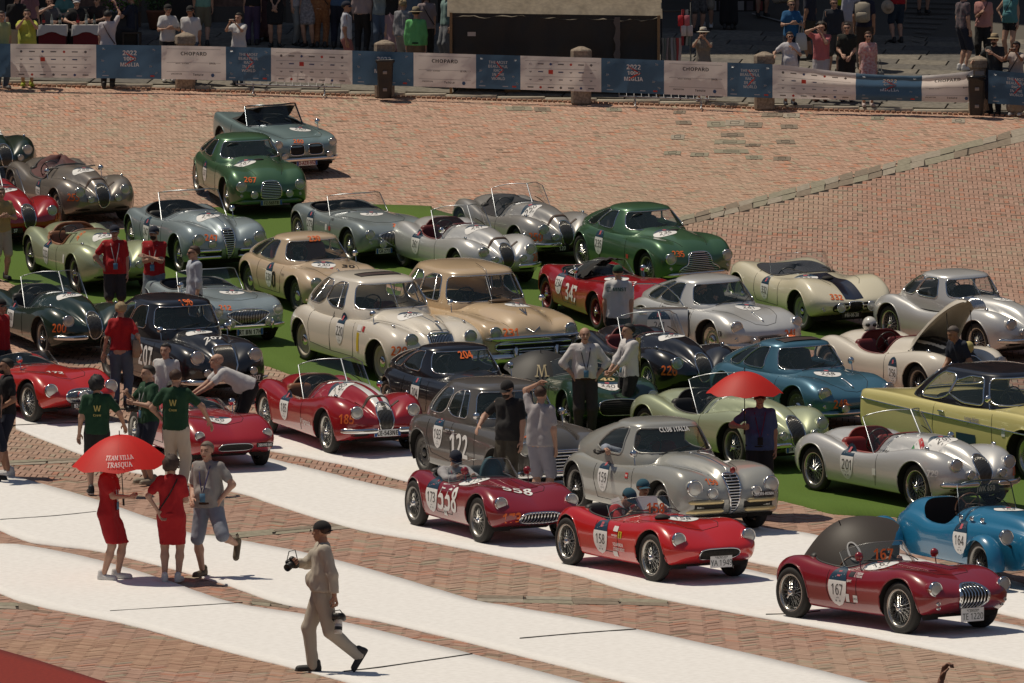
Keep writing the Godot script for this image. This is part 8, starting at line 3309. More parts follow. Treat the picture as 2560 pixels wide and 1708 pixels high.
func stall():
	var o := thing("market_stall","long market stall wrapped in black and brown tarpaulin behind the banner","market stall")
	var a := G(1124,240)
	var b := G(1650,248)
	var tarp := mat("tarp_black",Color(0.014,0.012,0.010),0.55)
	var brown := mat("tarp_brown",Color(0.16,0.125,0.085),0.75)
	world_tex(brown,noise_tex("tarp",0.03,Color(0.10,0.078,0.055),Color(0.20,0.16,0.11),256,5),0.8)
	var fn := FastNoiseLite.new()
	fn.frequency = 0.9
	var side := MB.new()
	var rows := []
	var ux := (b - a)
	for i in 41:
		var q := PackedVector3Array()
		var t := i / 40.0
		for j in 13:
			var v := j / 12.0
			var p := a + ux * t
			p.y = lerpf(a.y, b.y, t) + lerpf(0.30,1.84,v)
			p.z += -0.15 + fn.get_noise_2d(t * 9.0,v * 0.8) * 0.13 * (1.0 - v * 0.6) + fn.get_noise_2d(t * 22.0,v * 2.0+9.0) * 0.03
			q.append(p)
		rows.append(q)
	side.grid(rows)
	for s in [0.0,1.0]:
		var p: Vector3 = a + ux * s + Vector3(0,0.3,-0.15)
		side.quad(p, p + Vector3(0,1.54,0),p + Vector3(0,2.2,-2.4),p + Vector3(0,0,-2.4))
	obj("side_cover",side,tarp,o)
	var roof := MB.new()
	rows = []
	for i in 41:
		var q := PackedVector3Array()
		var t := i / 40.0
		for j in 11:
			var v := j / 10.0
			var p: Vector3 = a + ux * lerpf(-0.012,1.012,t)
			p.y = lerpf(a.y, b.y, t) + 1.74+0.12 * minf(1.0,v * 5.0) + v * 0.75 + fn.get_noise_2d(t * 7.0,v * 3.0+30.0) * 0.08 + absf(fn.get_noise_2d(t * 14.0 + v * 4.0,60.0)) * 0.06
			p.z += -0.08 - v * 2.5 + (-0.05 if j == 0 else 0.0)
			q.append(p)
		rows.append(q)
	roof.grid(rows)
	obj("roof_cover",roof,brown,o)
	for e in [[0.0,0.03],[1.0,-0.03]]:
		var mb := MB.new()
		var p: Vector3 = a + ux * e[0]
		mb.box(p + Vector3(e[1],0.95,-0.05),Vector3(0.06,1.8,0.06))
		obj("post",mb,mat("wood_post",Color(0.22,0.14,0.07),0.8),o,true)
	var tape := MB.new()
	rows = []
	for i in 9:
		var v := i / 8.0
		var p: Vector3 = a + ux * 0.80
		p.y += lerpf(1.80,0.85,v)
		p.z += -0.02
		rows.append(PackedVector3Array([p + Vector3(-0.07-0.03 * sin(i * 2.0),0,0),p + Vector3(0.05+0.03 * sin(i * 3.1),0,0.01)]))
	tape.grid(rows)
	obj("tape_patch",tape,mat("tape",Color(0.10,0.085,0.08),0.4),o)
	var lab := MB.new()
	lab.box(a + ux * 0.105 + Vector3(0,1.38,-0.02),Vector3(0.18,0.09,0.01))
	obj("label",lab,mat("notice2",Color(0.45,0.40,0.36),0.6),o,true)
	for t in [0.49,0.86]:
		var w := MB.new()
		var p: Vector3 = a + ux * t + Vector3(0,0.22,-0.3)
		w.lathe(p, Vector3(0,0,1),[[0.12,0.07],[0.14,0.09],[0.25,0.08],[0.27,0.04],[0.27,-0.06],[0.24,-0.09]],22)
		w.lathe(p, Vector3(0,0,1),[[0.0,0.06],[0.11,0.06],[0.13,0.08]],16)
		obj("wheel",w,mat("tyre",Color(0.022,0.020,0.018),0.75),o)
	var bx := MB.new()
	bx.box(a + ux * 0.30 + Vector3(0,0.20,-0.5),Vector3(0.35,0.35,0.3))
	obj("block",bx,mat("wood_post",Color(0.22,0.14,0.07),0.8),o,true)
	var rk := thing("scarf_rack","rack of pale scarves and red souvenirs at the right end of the stall","rack")
	var c := G(1688,244)
	var pole := MB.new()
	pole.tube(PackedVector3Array([c + Vector3(-0.3,1.9,-0.3),c + Vector3(0.35,1.9,-0.3)]),0.015,5)
	for s in [-0.3,0.35]:
		pole.tube(PackedVector3Array([c + Vector3(s,0.05,-0.3),c + Vector3(s,2.1,-0.3)]),0.018,5)
	obj("frame",pole,rubber(),rk)
	var pal := [Color(0.30,0.33,0.32),Color(0.16,0.20,0.19),Color(0.36,0.30,0.31),Color(0.12,0.13,0.12),Color(0.33,0.34,0.36),Color(0.24,0.26,0.25),Color(0.40,0.07,0.07),Color(0.45,0.38,0.37),Color(0.38,0.05,0.06),Color(0.03,0.03,0.03)]
	for k in 12:
		var mb := MB.new()
		var x := -0.28 + k * 0.055
		var top := 1.32 if k < 8 else 1.95-0.12 * (k % 2)
		var low := 0.20 if k < 8 else 1.15
		rows = []
		for i in 7:
			var v := i / 6.0
			var wv := sin(v * 7.0 + k) * 0.014
			rows.append(PackedVector3Array([c + Vector3(x - 0.03 + wv, lerpf(top, low, v),-0.18+0.03 * sin(k * 2.0)),c + Vector3(x + wv, lerpf(top, low, v),-0.13),c + Vector3(x + 0.035 + wv, lerpf(top, low, v),-0.20)]))
		mb.grid(rows)
		obj("scarf",mb,cloth("scarf",pal[k % 10]),rk)
	for k in 4:
		var mb := MB.new()
		mb.cbox(c + Vector3(0.12+0.07 * k,1.70-0.22 * (k % 2),-0.06),Vector3(0.12,0.24,0.03),0.01)
		obj("souvenir",mb,cloth("souv",[Color(0.5,0.03,0.04),Color(0.55,0.5,0.48),Color(0.45,0.12,0.14),Color(0.5,0.44,0.42)][k]),rk)
	var ps := thing("postcard_stand","stand of cards and prints in the shade behind the stall","stand")
	c = G(1835,30)
	for k in 18:
		var mb := MB.new()
		mb.box(c + Vector3((k % 6) * 0.22-0.5,0.15+0.28 * (k / 6),0.0),Vector3(0.16,0.22,0.02))
		obj("card",mb,cloth("card",[Color(0.3,0.28,0.26),Color(0.12,0.10,0.10),Color(0.25,0.06,0.05)][k % 3]),ps,true)
	var bk := MB.new()
	bk.box(c + Vector3(0.05,0.5,-0.05),Vector3(1.5,1.1,0.04))
	obj("board",bk,mat("door_dark",Color(0.02,0.014,0.010),0.6),ps,true)
func cafe():
	var wt := cloth("tablecloth",Color(0.55,0.53,0.52))
	var rd := cloth("undercloth",Color(0.13,0.012,0.018))
	var i := 0
	for q in [[132,152],[218,152],[38,120],[262,112]]:
		var o := thing("cafe_table",["cafe table with white over dark red cloth behind the man in a yellow shirt","cafe table with white over dark red cloth left of the person raising a phone","cafe table in deep shade at the far left","cafe table in deep shade by the planter"][i],"table","cafe tables in the shade")
		o.position = G(q[0],q[1]) + Vector3(0,0.05,0)
		var mb := MB.new()
		mb.cbox(Vector3(0,0.755,0),Vector3(0.62,0.03,0.62),0.01)
		obj("tabletop",mb,wt,o)
		mb = MB.new()
		var rows := []
		for k in [[0.325,0.775],[0.33,0.75],[0.345,0.62]]:
			var r := PackedVector3Array()
			for j in 24:
				var a := TAU * j / 24.0
				var e: float = pow(maxf(absf(cos(a)),absf(sin(a))),-1.0) * k[0]
				var dip: float = (0.10 * pow(absf(sin(2.0 * a)),3.0) if k[1] < 0.7 else 0.0)
				r.append(Vector3(cos(a) * e, k[1] - dip, sin(a) * e))
			rows.append(r)
		mb.grid(rows, true)
		obj("tablecloth",mb,wt,o)
		mb = MB.new()
		mb.box(Vector3(0,0.37,0),Vector3(0.61,0.70,0.61))
		obj("undercloth",mb,rd,o,true)
		if i < 2:
			for k in 3:
				var bt := thing("bottle",["red labelled bottle on the cafe table nearest the yellow shirted man","clear glass bottle on a cafe table","small dark bottle on a cafe table"][k] + (", left table" if i == 0 else ", right table"),"bottle","bottles and glasses on the cafe tables")
				mb = MB.new()
				mb.lathe(Vector3.ZERO, Vector3.UP,[[0.0,0.0],[0.033,0.0],[0.034,0.14],[0.013,0.20],[0.014,0.24],[0.0,0.24]],12)
				obj("glass_body",mb,mat("bottle%d" % k,[Color(0.05,0.01,0.01),Color(0.2,0.22,0.2),Color(0.01,0.02,0.012)][k],0.1),bt)
				mb = MB.new()
				mb.lathe(Vector3.ZERO, Vector3.UP,[[0.0345,0.05],[0.0345,0.11]],12)
				obj("label",mb,mat("blabel%d" % k,[Color(0.4,0.02,0.02),Color(0.5,0.5,0.48),Color(0.3,0.3,0.28)][k],0.6),bt)
				bt.position = o.position + Vector3(-0.2+0.18 * k,0.775,0.12-0.1 * k)
		i += 1
	var p := thing("planter","dark planter box with a green bush beside the cafe tables","planter")
	p.position = G(302,128) + Vector3(0,0.05,0)
	var mb := MB.new()
	mb.cbox(Vector3(0,0.42,0),Vector3(0.75,0.84,0.45),0.02)
	obj("box",mb,mat("planter_grey",Color(0.022,0.020,0.020),0.7),p)
	bush(p, Vector3(0,1.12,0),Vector3(0.46,0.36,0.3),700)
	var p2 := thing("planter","terracotta pot with a dark shrub against the palace wall","planter")
	p2.position = G(392,78) + Vector3(0,0.05,0)
	mb = MB.new()
	mb.lathe(Vector3.ZERO, Vector3.UP,[[0.0,0.0],[0.17,0.0],[0.24,0.38],[0.26,0.40],[0.25,0.44],[0.0,0.42]],20)
	obj("pot",mb,mat("terracotta",Color(0.22,0.085,0.045),0.9),p2)
	bush(p2,Vector3(0,0.78,0),Vector3(0.38,0.42,0.3),500)
func bush(p: Node3D, c: Vector3,r: Vector3,n: int) -> void:
	var mb := MB.new()
	mb.usecol = true
	for i in n:
		var d := Vector3(rng.randfn(),rng.randfn(),rng.randfn()).normalized()
		var q := c + d * r * rng.randf_range(0.55,1.1)
		var u := Vector3(rng.randfn(),rng.randfn(),rng.randfn()).normalized() * 0.035
		var v := u.cross(d).normalized() * 0.02
		mb.col = Color(0.035,0.085,0.02).lerp(Color(0.08,0.14,0.03),rng.randf())
		mb.tri(q - u, q + v, q + u)
		mb.tri(q - u, q + u, q - v)
	var o := obj("foliage",mb,mat("leaf",Color.WHITE,0.6,0.0,{"vertex_color_use_as_albedo":true}),p,true)
	o.set_meta("kind","stuff")
	mb = MB.new()
	mb.cone(c - Vector3(0,r.y * 1.1,0),c,0.02,0.012,6)
	obj("stem",mb,mat("stem",Color(0.05,0.03,0.02),0.9),p)
# ---------- who stands where ----------
func build_people():
	var red := Color(0.36,0.010,0.014)
	var white := Color(0.56,0.55,0.55)
	var blk := Color(0.014,0.013,0.014)
	var navy := Color(0.014,0.018,0.035)
	var denim := Color(0.07,0.10,0.15)
	var khaki := Color(0.38,0.33,0.25)
	var green := Color(0.010,0.050,0.022)
	var grey := Color(0.26,0.245,0.235)
	var brown := Color(0.05,0.022,0.012)
	var ghair := Color(0.16,0.13,0.10)
	var blond := Color(0.32,0.24,0.13)
	var sneak := Color(0.62,0.61,0.6)
	var beige := Color(0.50,0.44,0.35)
	var p: Node3D
	var F1 := {"cell": 0.021}
	p = person(806,1684,-82,"photographer in off-white overalls and a black cap walking across the carpets",{"cell":0.019,"h":1.80,"fat":0.035,"top":"jacket","tcol":Color(0.44,0.39,0.32),"bcol":Color(0.42,0.37,0.30),"hem":0.93,"cap":blk,"capback":true,"hcol":brown,"skin":1,"pose":"walk",
		"p":{"rh":Vector3(-0.10,1.24,0.27),"rp":Vector3(-1,-0.6,0),"lh":Vector3(0.27,0.80,-0.13),"rf":Vector3(-0.09,0,0.10),"lf":Vector3(0.09,0.13,-0.40),"lpitch":1.0,"hyaw":-0.5,"grip":true}})
	camera_thing(p,Vector3(-0.06,1.24,0.33),"black camera held up at the chest of the photographer in overalls",Basis(Vector3.UP,0.9) * Basis(Vector3.RIGHT,0.3))
	camera_thing(p,Vector3(0.27,0.66,-0.16),"camera with a long white lens hanging from the photographer's hand",Basis(Vector3.UP,1.3) * Basis(Vector3.RIGHT,1.25),true)
	p = person(272,1452,72,"woman in a red dress and white sneakers holding the red umbrella",{"cell":0.019,"h":1.70,"fem":true,"top":"dress","tcol":red,"hair":"bun","hcol":Color(0.14,0.045,0.015),"shades":true,"shoe":sneak,"lanyard":white,"belt":red,
		"p":{"rh":Vector3(0.02,1.14,0.30),"rp":Vector3(-0.8,-1,-0.2),"grip":true,"lf":Vector3(0.09,0.01,0.10),"rf":Vector3(-0.08,0,-0.04)}})
	umbrella("umbrella","large red umbrella with white lettering over the woman in a red dress",p.transform * Vector3(0.06,1.98,0.14),0.66,Color(0.60,0.016,0.010),Basis(Vector3.RIGHT,0.10) * Basis(Vector3(0,0,1),0.05),0.92,"TEAM VILLA|TRASQUA",WHT,0.36)
	p = person(429,1458,176,"woman in a red dress with dark curly hair seen from behind",{"cell":0.019,"h":1.69,"fem":true,"top":"dress","tcol":red,"hair":"curly","hcol":Color(0.045,0.025,0.018),"shoe":sneak,"strap":blk,"strapside":-1.0,"pose":"left_hip","belt":red,"p":{"lh":Vector3(0.17,0.98,-0.10),"rh":Vector3(-0.10,1.10,0.22)}})
	p = person(522,1444,-22,"grey haired man in a grey polo shirt and blue shorts lifting one foot",{"cell":0.019,"h":1.83,"fat":0.03,"top":"polo","tcol":grey,"bottom":"shorts","bcol":Color(0.20,0.22,0.27),"hair":"short","hcol":ghair,"shoe":Color(0.10,0.075,0.045),"belt":brown,"lanyard":Color(0.05,0.05,0.15),"pose":"left_hip","p":{"lf":Vector3(0.28,0.32,-0.22),"lpitch":1.1,"rh":Vector3(-0.16,1.0,0.16),"tilt":0.03}})
	p = person(18,1192,-75,"bearded man in a black t-shirt and dark shorts at the left edge",{"cell":0.021,"h":1.80,"tcol":blk,"bottom":"shorts","bcol":navy,"beard":true,"shoe":sneak,"skin":1,"p":{"rh":Vector3(-0.08,1.12,0.24),"lh":Vector3(0.16,1.0,0.14)}})
	p = person(-22,1204,70,"man in black with a hand on his hip cut off by the left edge",{"cell":0.024,"h":1.80,"tcol":blk,"bottom":"shorts","bcol":navy,"pose":"hips"})
	p = person(243,1238,185,"curly haired man in a dark green polo shirt and black shorts seen from behind",{"cell":0.021,"h":1.76,"top":"polo","tcol":green,"bottom":"shorts","bcol":blk,"hair":"curly","hcol":blk,"shoe":blk,"sole":white,"back":[["W",0.085,1.27,0.0,Color(0.5,0.42,0.12)],["Crew",0.035,1.17,0.0,Color(0.5,0.42,0.12)]],"p":{"rh":Vector3(-0.40,1.0,0.18),"lh":Vector3(0.26,0.88,0.06)}})
	p = person(372,1212,-62,"dark haired man in a dark green polo shirt with a camera on his chest",{"cell":0.021,"h":1.80,"top":"polo","tcol":green,"bottom":"shorts","bcol":navy,"shoe":Color(0.24,0.2,0.15),"lanyard":white,"pose":"chest","p":{"rh":Vector3(-0.14,1.32,0.28)}})
	camera_thing(p,Vector3(0.0,1.10,0.22),"black camera hanging on the chest of the man in green",Basis())
	p = person(440,1236,165,"man in a dark green polo shirt and cream trousers with hands on his hips",{"cell":0.021,"h":1.86,"top":"polo","tcol":green,"bcol":Color(0.50,0.45,0.37),"shoe":sneak,"hcol":brown,"pose":"hips","back":[["W",0.085,1.27,0.0,Color(0.5,0.42,0.12)],["Crew",0.035,1.17,0.0,Color(0.5,0.42,0.12)]],"p":{"rh":Vector3(-0.42,1.0,0.2),"rp":Vector3(-1,0,-0.2)}})
	p = person(415,1130,-20,"dark haired person in a white t-shirt between the men in green",{"tcol":white,"h":1.70,"hcol":blk})
	p = person(610,1118,-78,"balding man in a white polo shirt bending over the small dark red racing car",{"cell":0.021,"h":1.80,"fat":0.03,"top":"polo","tcol":white,"bcol":blk,"hair":"bald","p":{"lean":1.12,"hpitch":-0.4,"rh":Vector3(-0.12,0.78,0.80),"lh":Vector3(0.18,0.74,0.86),"rp":Vector3(-0.5,-1,0),"lp":Vector3(0.5,-1,0),"hipz":-0.10}})
	p = person(500,1140,0,"curly haired driver in red sitting in the small dark red racing car",{"seat":["169",-0.55,0.22],"tcol":red,"hair":"curly","hcol":blk,"pose":"drive","feet":false,"lift":0.0})
	p = person(303,1022,176,"blond woman in a red polo shirt and jeans seen from behind",{"cell":0.021,"h":1.74,"fem":true,"top":"polo","tcol":red,"bcol":denim,"hair":"wavy","hcol":blond,"hem":0.95,"p":{"lh":Vector3(0.30,0.86,0.05),"rh":Vector3(-0.30,1.0,0.06)}})
	bag(p,Vector3(-0.26,0.98,-0.05),"beige patterned handbag on the arm of the blond woman in red",Color(0.34,0.24,0.16),Vector3(0.12,0.30,0.26))
	p = person(287,812,8,"man in a black cap, red t-shirt and dark shorts with a white lanyard",{"cell":0.021,"h":1.78,"fat":0.04,"tcol":red,"bottom":"shorts","bcol":Color(0.03,0.028,0.03),"cap":navy,"lanyard":white,"hcol":ghair,"pose":"right_hip"})
	p = person(386,818,-12,"man with folded arms in a red t-shirt and light jeans",{"cell":0.021,"h":1.80,"tcol":red,"bcol":Color(0.16,0.19,0.22),"cap":navy,"beard":true,"lanyard":white,"pose":"fold"})
	p = person(486,872,-70,"man in a pale blue shirt and sunglasses beside the ice blue roadster",{"cell":0.021,"h":1.80,"top":"shirt","rolled":true,"tcol":Color(0.42,0.45,0.52),"bcol":navy,"hcol":brown,"shades":true})
	p = person(3,700,20,"person in a striped polo shirt cut off by the left edge",{"h":1.74,"top":"polo","tcol":Color(0.35,0.27,0.12),"bottom":"shorts","bcol":khaki,"hcol":ghair,"pose":"chest"})
	p = person(2,1012,60,"person in red with a black cap cut off by the left edge",{"h":1.74,"tcol":red,"cap":blk,"hcol":ghair})
	p = person(1545,930,180,"man in a green cap and white t-shirt with green lettering on the back",{"cell":0.021,"h":1.82,"fat":0.02,"tcol":white,"bcol":blk,"cap":Color(0.012,0.06,0.03),"capback":false,"hair":"crop","back":[["MNST",0.060,1.34,0.025]],"hem":0.86})
	var mk := MB.new()
	mk.usecol = true
	for L in [[-0.03,0.0,0.008,0.07],[0.03,0.0,0.008,0.07],[0.0,0.03,0.07,0.008],[0.0,-0.03,0.07,0.008]]:
		mk.col = Color(0.01,0.09,0.06)
		mk.box(Vector3(0.15 + L[0],1.34 + L[1],-0.128),Vector3(L[2],L[3],0.004))
	obj("print",mk,decal_mat(),p,true)
	p = person(1693,862,55,"grey haired man in a dark shirt with a lanyard getting out of the silver coupe",{"seat":["241",-0.20,0.42],"pose":"drive","feet":false,"lift":0.12,"h":1.78,"top":"shirt","tcol":Color(0.03,0.022,0.024),"hcol":ghair,"lanyard":white,"p":{"lean":0.35,"hpitch":0.3}})
	p = person(1462,1102,6,"bald man in a white shirt with hands on his hips and a blue badge",{"cell":0.020,"h":1.80,"fat":0.03,"top":"shirt","rolled":true,"tcol":Color(0.60,0.58,0.57),"bcol":Color(0.035,0.03,0.028),"hair":"bald","lanyard":navy,"belt":brown,"pose":"hips","hem":0.94})
	p = person(1572,1088,-66,"man in a white shirt with a gold patterned scarf down his back",{"cell":0.020,"h":1.78,"top":"shirt","rolled":true,"tcol":Color(0.62,0.60,0.60),"bcol":blk,"hcol":blk,"lanyard":navy,"pose":"chest","p":{"rh":Vector3(-0.08,0.98,0.30),"lh":Vector3(0.06,0.96,0.32)}})
	var sc := MB.new()
	var rows := []
	for i in 12:
		var v := i / 11.0
		var q := PackedVector3Array()
		for j in 7:
			var a := (j / 6.0-0.5) * 1.9
			q.append(Vector3(sin(a) * (0.10+0.03 * v),1.50 - v * 0.62,-0.135 - cos(a) * 0.035-0.012 * sin(j * 2.4 + v * 5.0)))
		rows.append(q)
	sc.grid(rows)
	var gm := cloth("gold",Color(0.3,0.24,0.05))
	world_tex(gm,noise_tex("gold",0.12,Color(0.04,0.035,0.015),Color(0.60,0.48,0.10),128,2),2.0)
	obj("scarf",sc,gm,p)
	p = person(1899,1284,0,"man in a blue polo shirt and dark red cap standing under the red umbrella",{"cell":0.020,"h":1.80,"fat":0.04,"top":"polo","tcol":Color(0.05,0.075,0.17),"bcol":blk,"cap":Color(0.03,0.008,0.012),"skin":1,"lanyard":Color(0.12,0.015,0.05),"badge":blk,"belt":blk,"p":{"rh":Vector3(-0.26,1.22,0.20),"rp":Vector3(-1,-0.8,0),"grip":true}})
	umbrella("umbrella","plain red umbrella over the man in the blue polo shirt",p.transform * Vector3(-0.22,2.0,0.20),0.56,Color(0.60,0.018,0.010),Basis(Vector3.RIGHT,0.05),0.88,"",WHT,0.34)
	p = person(1272,1262,-30,"man in a black cap and black t-shirt pointing beside the dark grey saloon",{"cell":0.021,"h":1.84,"fat":0.03,"tcol":blk,"bcol":Color(0.06,0.05,0.035),"cap":blk,"shades":true,"beard":true,"hcol":blk,"p":{"rh":Vector3(-0.32,1.08,0.28),"rp":Vector3(-1,-0.6,-0.3),"hpitch":0.3}})
	p = person(1352,1274,155,"man in a light grey t-shirt with a hand on his head",{"cell":0.021,"h":1.80,"fat":0.04,"tcol":Color(0.36,0.34,0.35),"bottom":"shorts","bcol":Color(0.26,0.26,0.31),"hcol":brown,"p":{"lh":Vector3(0.05,1.76,0.02),"lp":Vector3(1,0.2,0.4)}})
	p = person(1118,1335,-5,"driver in a navy cap and silver jacket sitting in maroon car 173",{"seat":["173",-0.62,0.24],"cell":0.020,"top":"jacket","tcol":Color(0.34,0.33,0.34),"cap":navy,"shades":true,"pose":"drive","feet":false,"lift":0.02,"lanyard":Color(0.4,0.03,0.04),"badge":Color(0.4,0.03,0.04),"p":{"lean":-0.05,"hpitch":0.5}})
	p = person(1527,1416,15,"passenger in a teal cap and red t-shirt bending forward in bright red car 158",{"seat":["158",-0.62,0.25],"cell":0.020,"tcol":red,"bcol":Color(0.2,0.24,0.28),"cap":Color(0.02,0.08,0.12),"hcol":blk,"skin":1,"pose":"drive","feet":false,"lift":0.06,"p":{"lean":0.45,"hpitch":0.5,"rh":Vector3(-0.06,0.72,0.42),"lh":Vector3(0.08,0.72,0.44)}})
	var tw := MB.new()
	for s in [-1.0,1.0]:
		rows = []
		for i in 9:
			var v := i / 8.0
			rows.append(PackedVector3Array([Vector3(s * (0.03+0.02 * v),0.91 - v * 0.25,0.16+0.14 * sin(v * 2.0) * 1.0),Vector3(s * 0.085,0.90 - v * 0.27,0.17+0.12 * sin(v * 2.0)),Vector3(s * 0.13,0.87 - v * 0.27,0.10+0.12 * sin(v * 2.0))]))
		tw.grid(rows)
	obj("towel",tw,cloth("towel",Color(0.62,0.61,0.6)),p)
	var bk := thing("road_book","white road book with a red crest held open in the bright red car","book")
	var mb := MB.new()
	mb.cbox(Vector3.ZERO, Vector3(0.30,0.40,0.012),0.003)
	obj("page",mb,cloth("page",Color(0.6,0.59,0.62)),bk,true)
	mb = MB.new()
	mb.usecol = true
	put_shape(mb,-0.08,0.08,func(y): return 0.06 + y * 0.3,func(q: Vector2): return Vector3(q.x, q.y,0.010),Vector2(-0.03,-0.08),Color(0.5,0.04,0.04),4,1)
	put_shape(mb,-0.06,0.055,func(y): return 0.045 + y * 0.3,func(q: Vector2): return Vector3(q.x, q.y,0.013),Vector2(-0.03,-0.08),WHT,4,1)
	for k in 2:
		put_shape(mb,-0.022,0.022,func(y): return sqrt(maxf(0.0,0.00049 - y * y)),func(q: Vector2): return Vector3(q.x, q.y,0.010),Vector2(0.07+0.05 * k,-0.15+0.01 * k),Color(0.03,0.05,0.08),6,1)
	obj("print",mb,decal_mat(),bk)
	held(p, bk, Vector3(0.16,0.74,0.52),Basis(Vector3.UP,-0.6) * Basis(Vector3.RIGHT,-0.45))
	p = person(1626,1408,-8,"driver in a teal cap and white overalls at the wheel of the bright red car",{"seat":["158",-0.62,-0.25],"cell":0.020,"top":"jacket","tcol":Color(0.52,0.49,0.45),"cap":Color(0.02,0.08,0.12),"hcol":blk,"skin":1,"pose":"drive","feet":false,"lift":0.05})
	p = person(1545,1282,-5,"driver in a pale blue shirt with an arm out of the light grey coupe",{"seat":["159",-0.30,0.34],"top":"shirt","tcol":Color(0.30,0.34,0.42),"rolled":true,"hcol":brown,"pose":"drive","feet":false,"lift":0.14,"p":{"rh":Vector3(-0.50,0.86,0.12),"rp":Vector3(-0.3,0.3,-1)}})
	var gl := thing("glove","black driving glove on the hand resting on the grey coupe's door","glove")
	mb = MB.new()
	mb.v = hand_soup(true)
	obj("glove_hand",mb,cloth("glove",blk,0.5),gl)
	var hm := thing("helmet","white crash helmet with dark goggles on the cream roadster's rear deck","helmet")
	mb = MB.new()
	mb.ball(Vector3.ZERO, Vector3(0.15,0.13,0.125),16,10)
	obj("shell",mb,paint("helmet",Color(0.62,0.60,0.56)),hm)
	mb = MB.new()
	for s in [-1.0,1.0]:
		mb.ball(Vector3(0.115,0.0,0.05 * s),Vector3(0.04,0.035,0.045),10,6)
	obj("goggles",mb,rubber(),hm)
	hm.transform = cars["256"].transform * Transform3D(Basis(Vector3.UP,-0.4),Vector3(-1.02,1.05,0.12))
	gl.transform = p.transform * Transform3D(Basis(Vector3(0,0,1),-1.3) * Basis.from_scale(Vector3.ONE * 1.16),Vector3(-0.55,0.86,0.12))
	p = person(2412,1075,-55,"grey haired man in navy and yellow leaning at the cream roadster's open engine",{"cell":0.021,"h":1.72,"fat":0.02,"top":"polo","tcol":navy,"bcol":navy,"hcol":Color(0.10,0.08,0.07),"skin":1,"p":{"lean":0.35,"hpitch":0.3,"rh":Vector3(-0.1,0.95,0.4),"lh":Vector3(0.15,1.0,0.3)}})
	var yl := MB.new()
	for s in [-1.0,1.0]:
		yl.ball(Vector3(0.18 * s,1.34,0.07),Vector3(0.085,0.10,0.085),12,8)
	obj("sleeve",yl,cloth("sleeve",Color(0.5,0.42,0.16)),p)
	p = person(2150,1530,0,"person in dark clothes sitting in the front maroon car under the brown umbrella",{"seat":["167",-0.62,-0.20],"top":"shirt","tcol":Color(0.05,0.03,0.03),"hcol":blk,"pose":"drive","feet":false,"lift":0.02})
	umbrella("umbrella","dark brown umbrella tilted over the cockpit of the front maroon car",G(2090,1545) + Vector3(0.05,1.20,0.05),0.68,Color(0.034,0.025,0.019),Basis(Vector3(0,0,1),0.42) * Basis(Vector3.RIGHT,0.30),0.62,"O",Color(0.4,0.4,0.4),0.30)
	umbrella("umbrella","black umbrella with a gold letter M lying over the dark green racing car",G(1352,1052) + Vector3(0.0,1.10,0.0),0.60,Color(0.018,0.017,0.017),Basis(Vector3.RIGHT,0.30),0.5,"M",Color(0.45,0.36,0.2),0.26)
	p = person(2388,2362,0,"person below the frame raising a hand at the lower right",{"cell":0.03,"h":1.8,"pose":"raise","skin":2,"tcol":blk,"p":{"rh":Vector3(-0.10,1.98,0.05),"rp":Vector3(-1,0,0)}})
